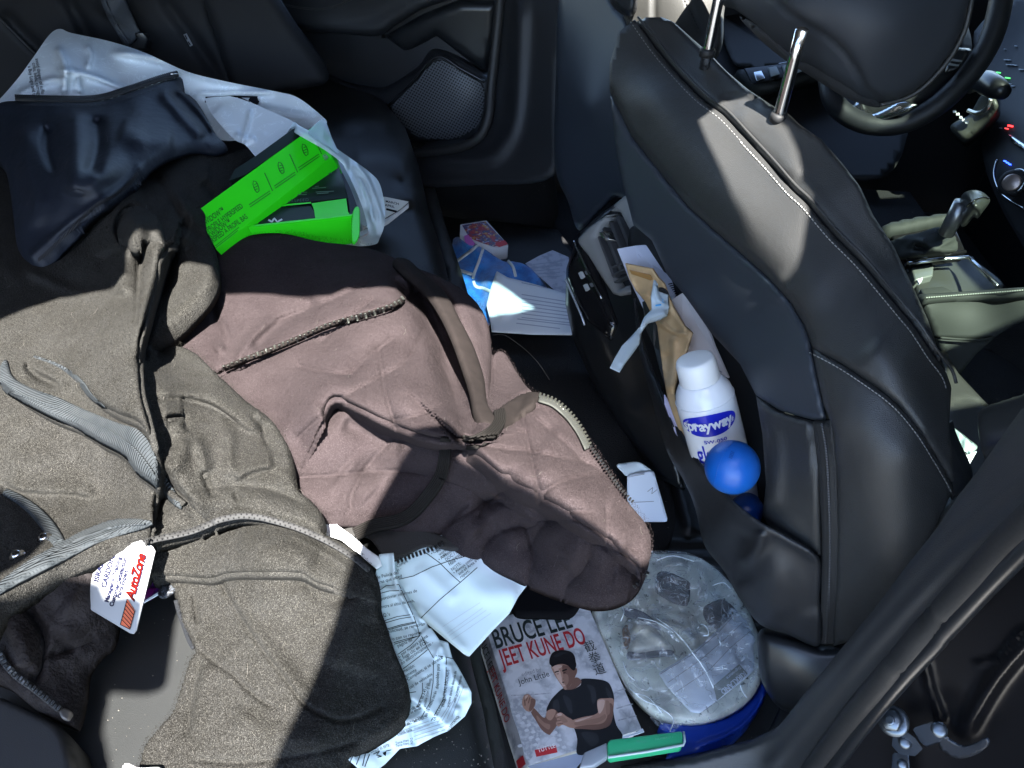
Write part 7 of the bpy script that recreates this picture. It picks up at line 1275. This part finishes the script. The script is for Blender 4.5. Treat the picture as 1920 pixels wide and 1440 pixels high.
# soft pile: short fibres all over the fleece, thick enough to break up its silhouette
def pile(par, region, tf, n, seed, m, hgt):
    g = np.random.RandomState(seed); poly = smooth_line(region, True, 5); x0, y0 = poly.min(0); x1, y1 = poly.max(0)
    P = np.stack([g.uniform(x0, x1, n * 2), g.uniform(y0, y1, n * 2)], 1); P = P[inside(P, poly)][:n]; n = len(P)
    a = g.uniform(0, 6.283, n); d = np.stack([np.cos(a), np.sin(a)], 1) * g.uniform(.8, 2.6, n)[:, None]
    h = hgt * g.uniform(.4, 1.1, n)
    B = at_t(P, tf(P)); T = at_t(P + d, tf(P + d)); T[:, 2] += h; w = .00022
    s = np.stack([-np.sin(a), np.cos(a), 0 * a], 1) * w
    V = np.empty((n * 3, 3)); V[0::3] = B - s; V[1::3] = B + s; V[2::3] = T
    i = np.arange(n) * 3; me = bpy.data.meshes.new('pile'); me.from_pydata(V.tolist(), [], np.stack([i, i + 1, i + 2], 1).tolist()); me.materials.append(m)
    o = bpy.data.objects.new('pile', me); C.objects.link(o); o.parent = par; o.matrix_parent_inverse = Matrix.Translation(-par.location); o['kind'] = 'stuff'
PF = mat('fleece pile', (.017, .0163, .0144), .95, 0); PM = mat('mauve pile', (.028, .022, .0225), .95, 0)
pile(J2, fpoly, ftt, 90000, 11, PF, .0022); pile(J2, f2poly, f2t, 60000, 12, PF, .0020); pile(J1, qpoly, qt, 110000, 13, PM, .0012)
for nm, reg, tf, n, sd_ in (('seat_crumbs', [(660, 150), (760, 260), (800, 480), (860, 560), (700, 400), (620, 180)], bench_t, 60, 5), ('seat_crumbs', [(110, 1250), (150, 1180), (330, 1100), (350, 1220), (250, 1430), (160, 1430)], bench_t, 60, 6), ('seat_crumbs', [(700, 1400), (800, 1400), (900, 1300), (925, 1440), (720, 1440)], bench_t, 110, 7), ('floor_crumbs', [(880, 700), (1220, 700), (1250, 1000), (1240, 1140), (1200, 1440), (1420, 1440), (1470, 1380), (1300, 860)], nm_t, 160, 8)):
    g = random.Random(sd_); V = []; f = []; poly = np.array(reg, float); k = 0; lo = poly.min(0); hi = poly.max(0)
    while k < n:
        p = np.array([[g.uniform(lo[0], hi[0]), g.uniform(lo[1], hi[1])]])
        if not inside(p, poly)[0]: continue
        c = at_t(p, tf(p))[0]; s = g.choice([.00025, .0003, .0004, .0007]) * g.uniform(.7, 1.3); b = len(V)
        V += [c + (s, 0, s), c + (0, s * 1.3, s), c + (-s, 0, s), c + (0, -s, s), c + (0, 0, 2.2 * s), c]
        f += [(b, b + 1, b + 4), (b + 1, b + 2, b + 4), (b + 2, b + 3, b + 4), (b + 3, b, b + 4), (b + 1, b, b + 5), (b + 2, b + 1, b + 5), (b + 3, b + 2, b + 5), (b, b + 3, b + 5)]; k += 1
    o = link_mesh(nm, V, f, LINT, None, smooth=False); o['kind'] = 'stuff'; o['label'] = 'pale crumbs and lint scattered over the ' + ('seat leather' if 'seat' in nm else 'footwell floor')
hr = [at_t([p], t)[0] for p, t in (((924, 628), 1.35), ((945, 628), 1.33), ((965, 640), 1.32), ((990, 660), 1.3), ((1012, 684), 1.29), ((1030, 712), 1.3))]
tag(tube3('stray_thread', smooth_line(np.array(hr)), .0005, LINT, None, 5), 'single pale thread curving above the dark floor hump', 'thread')
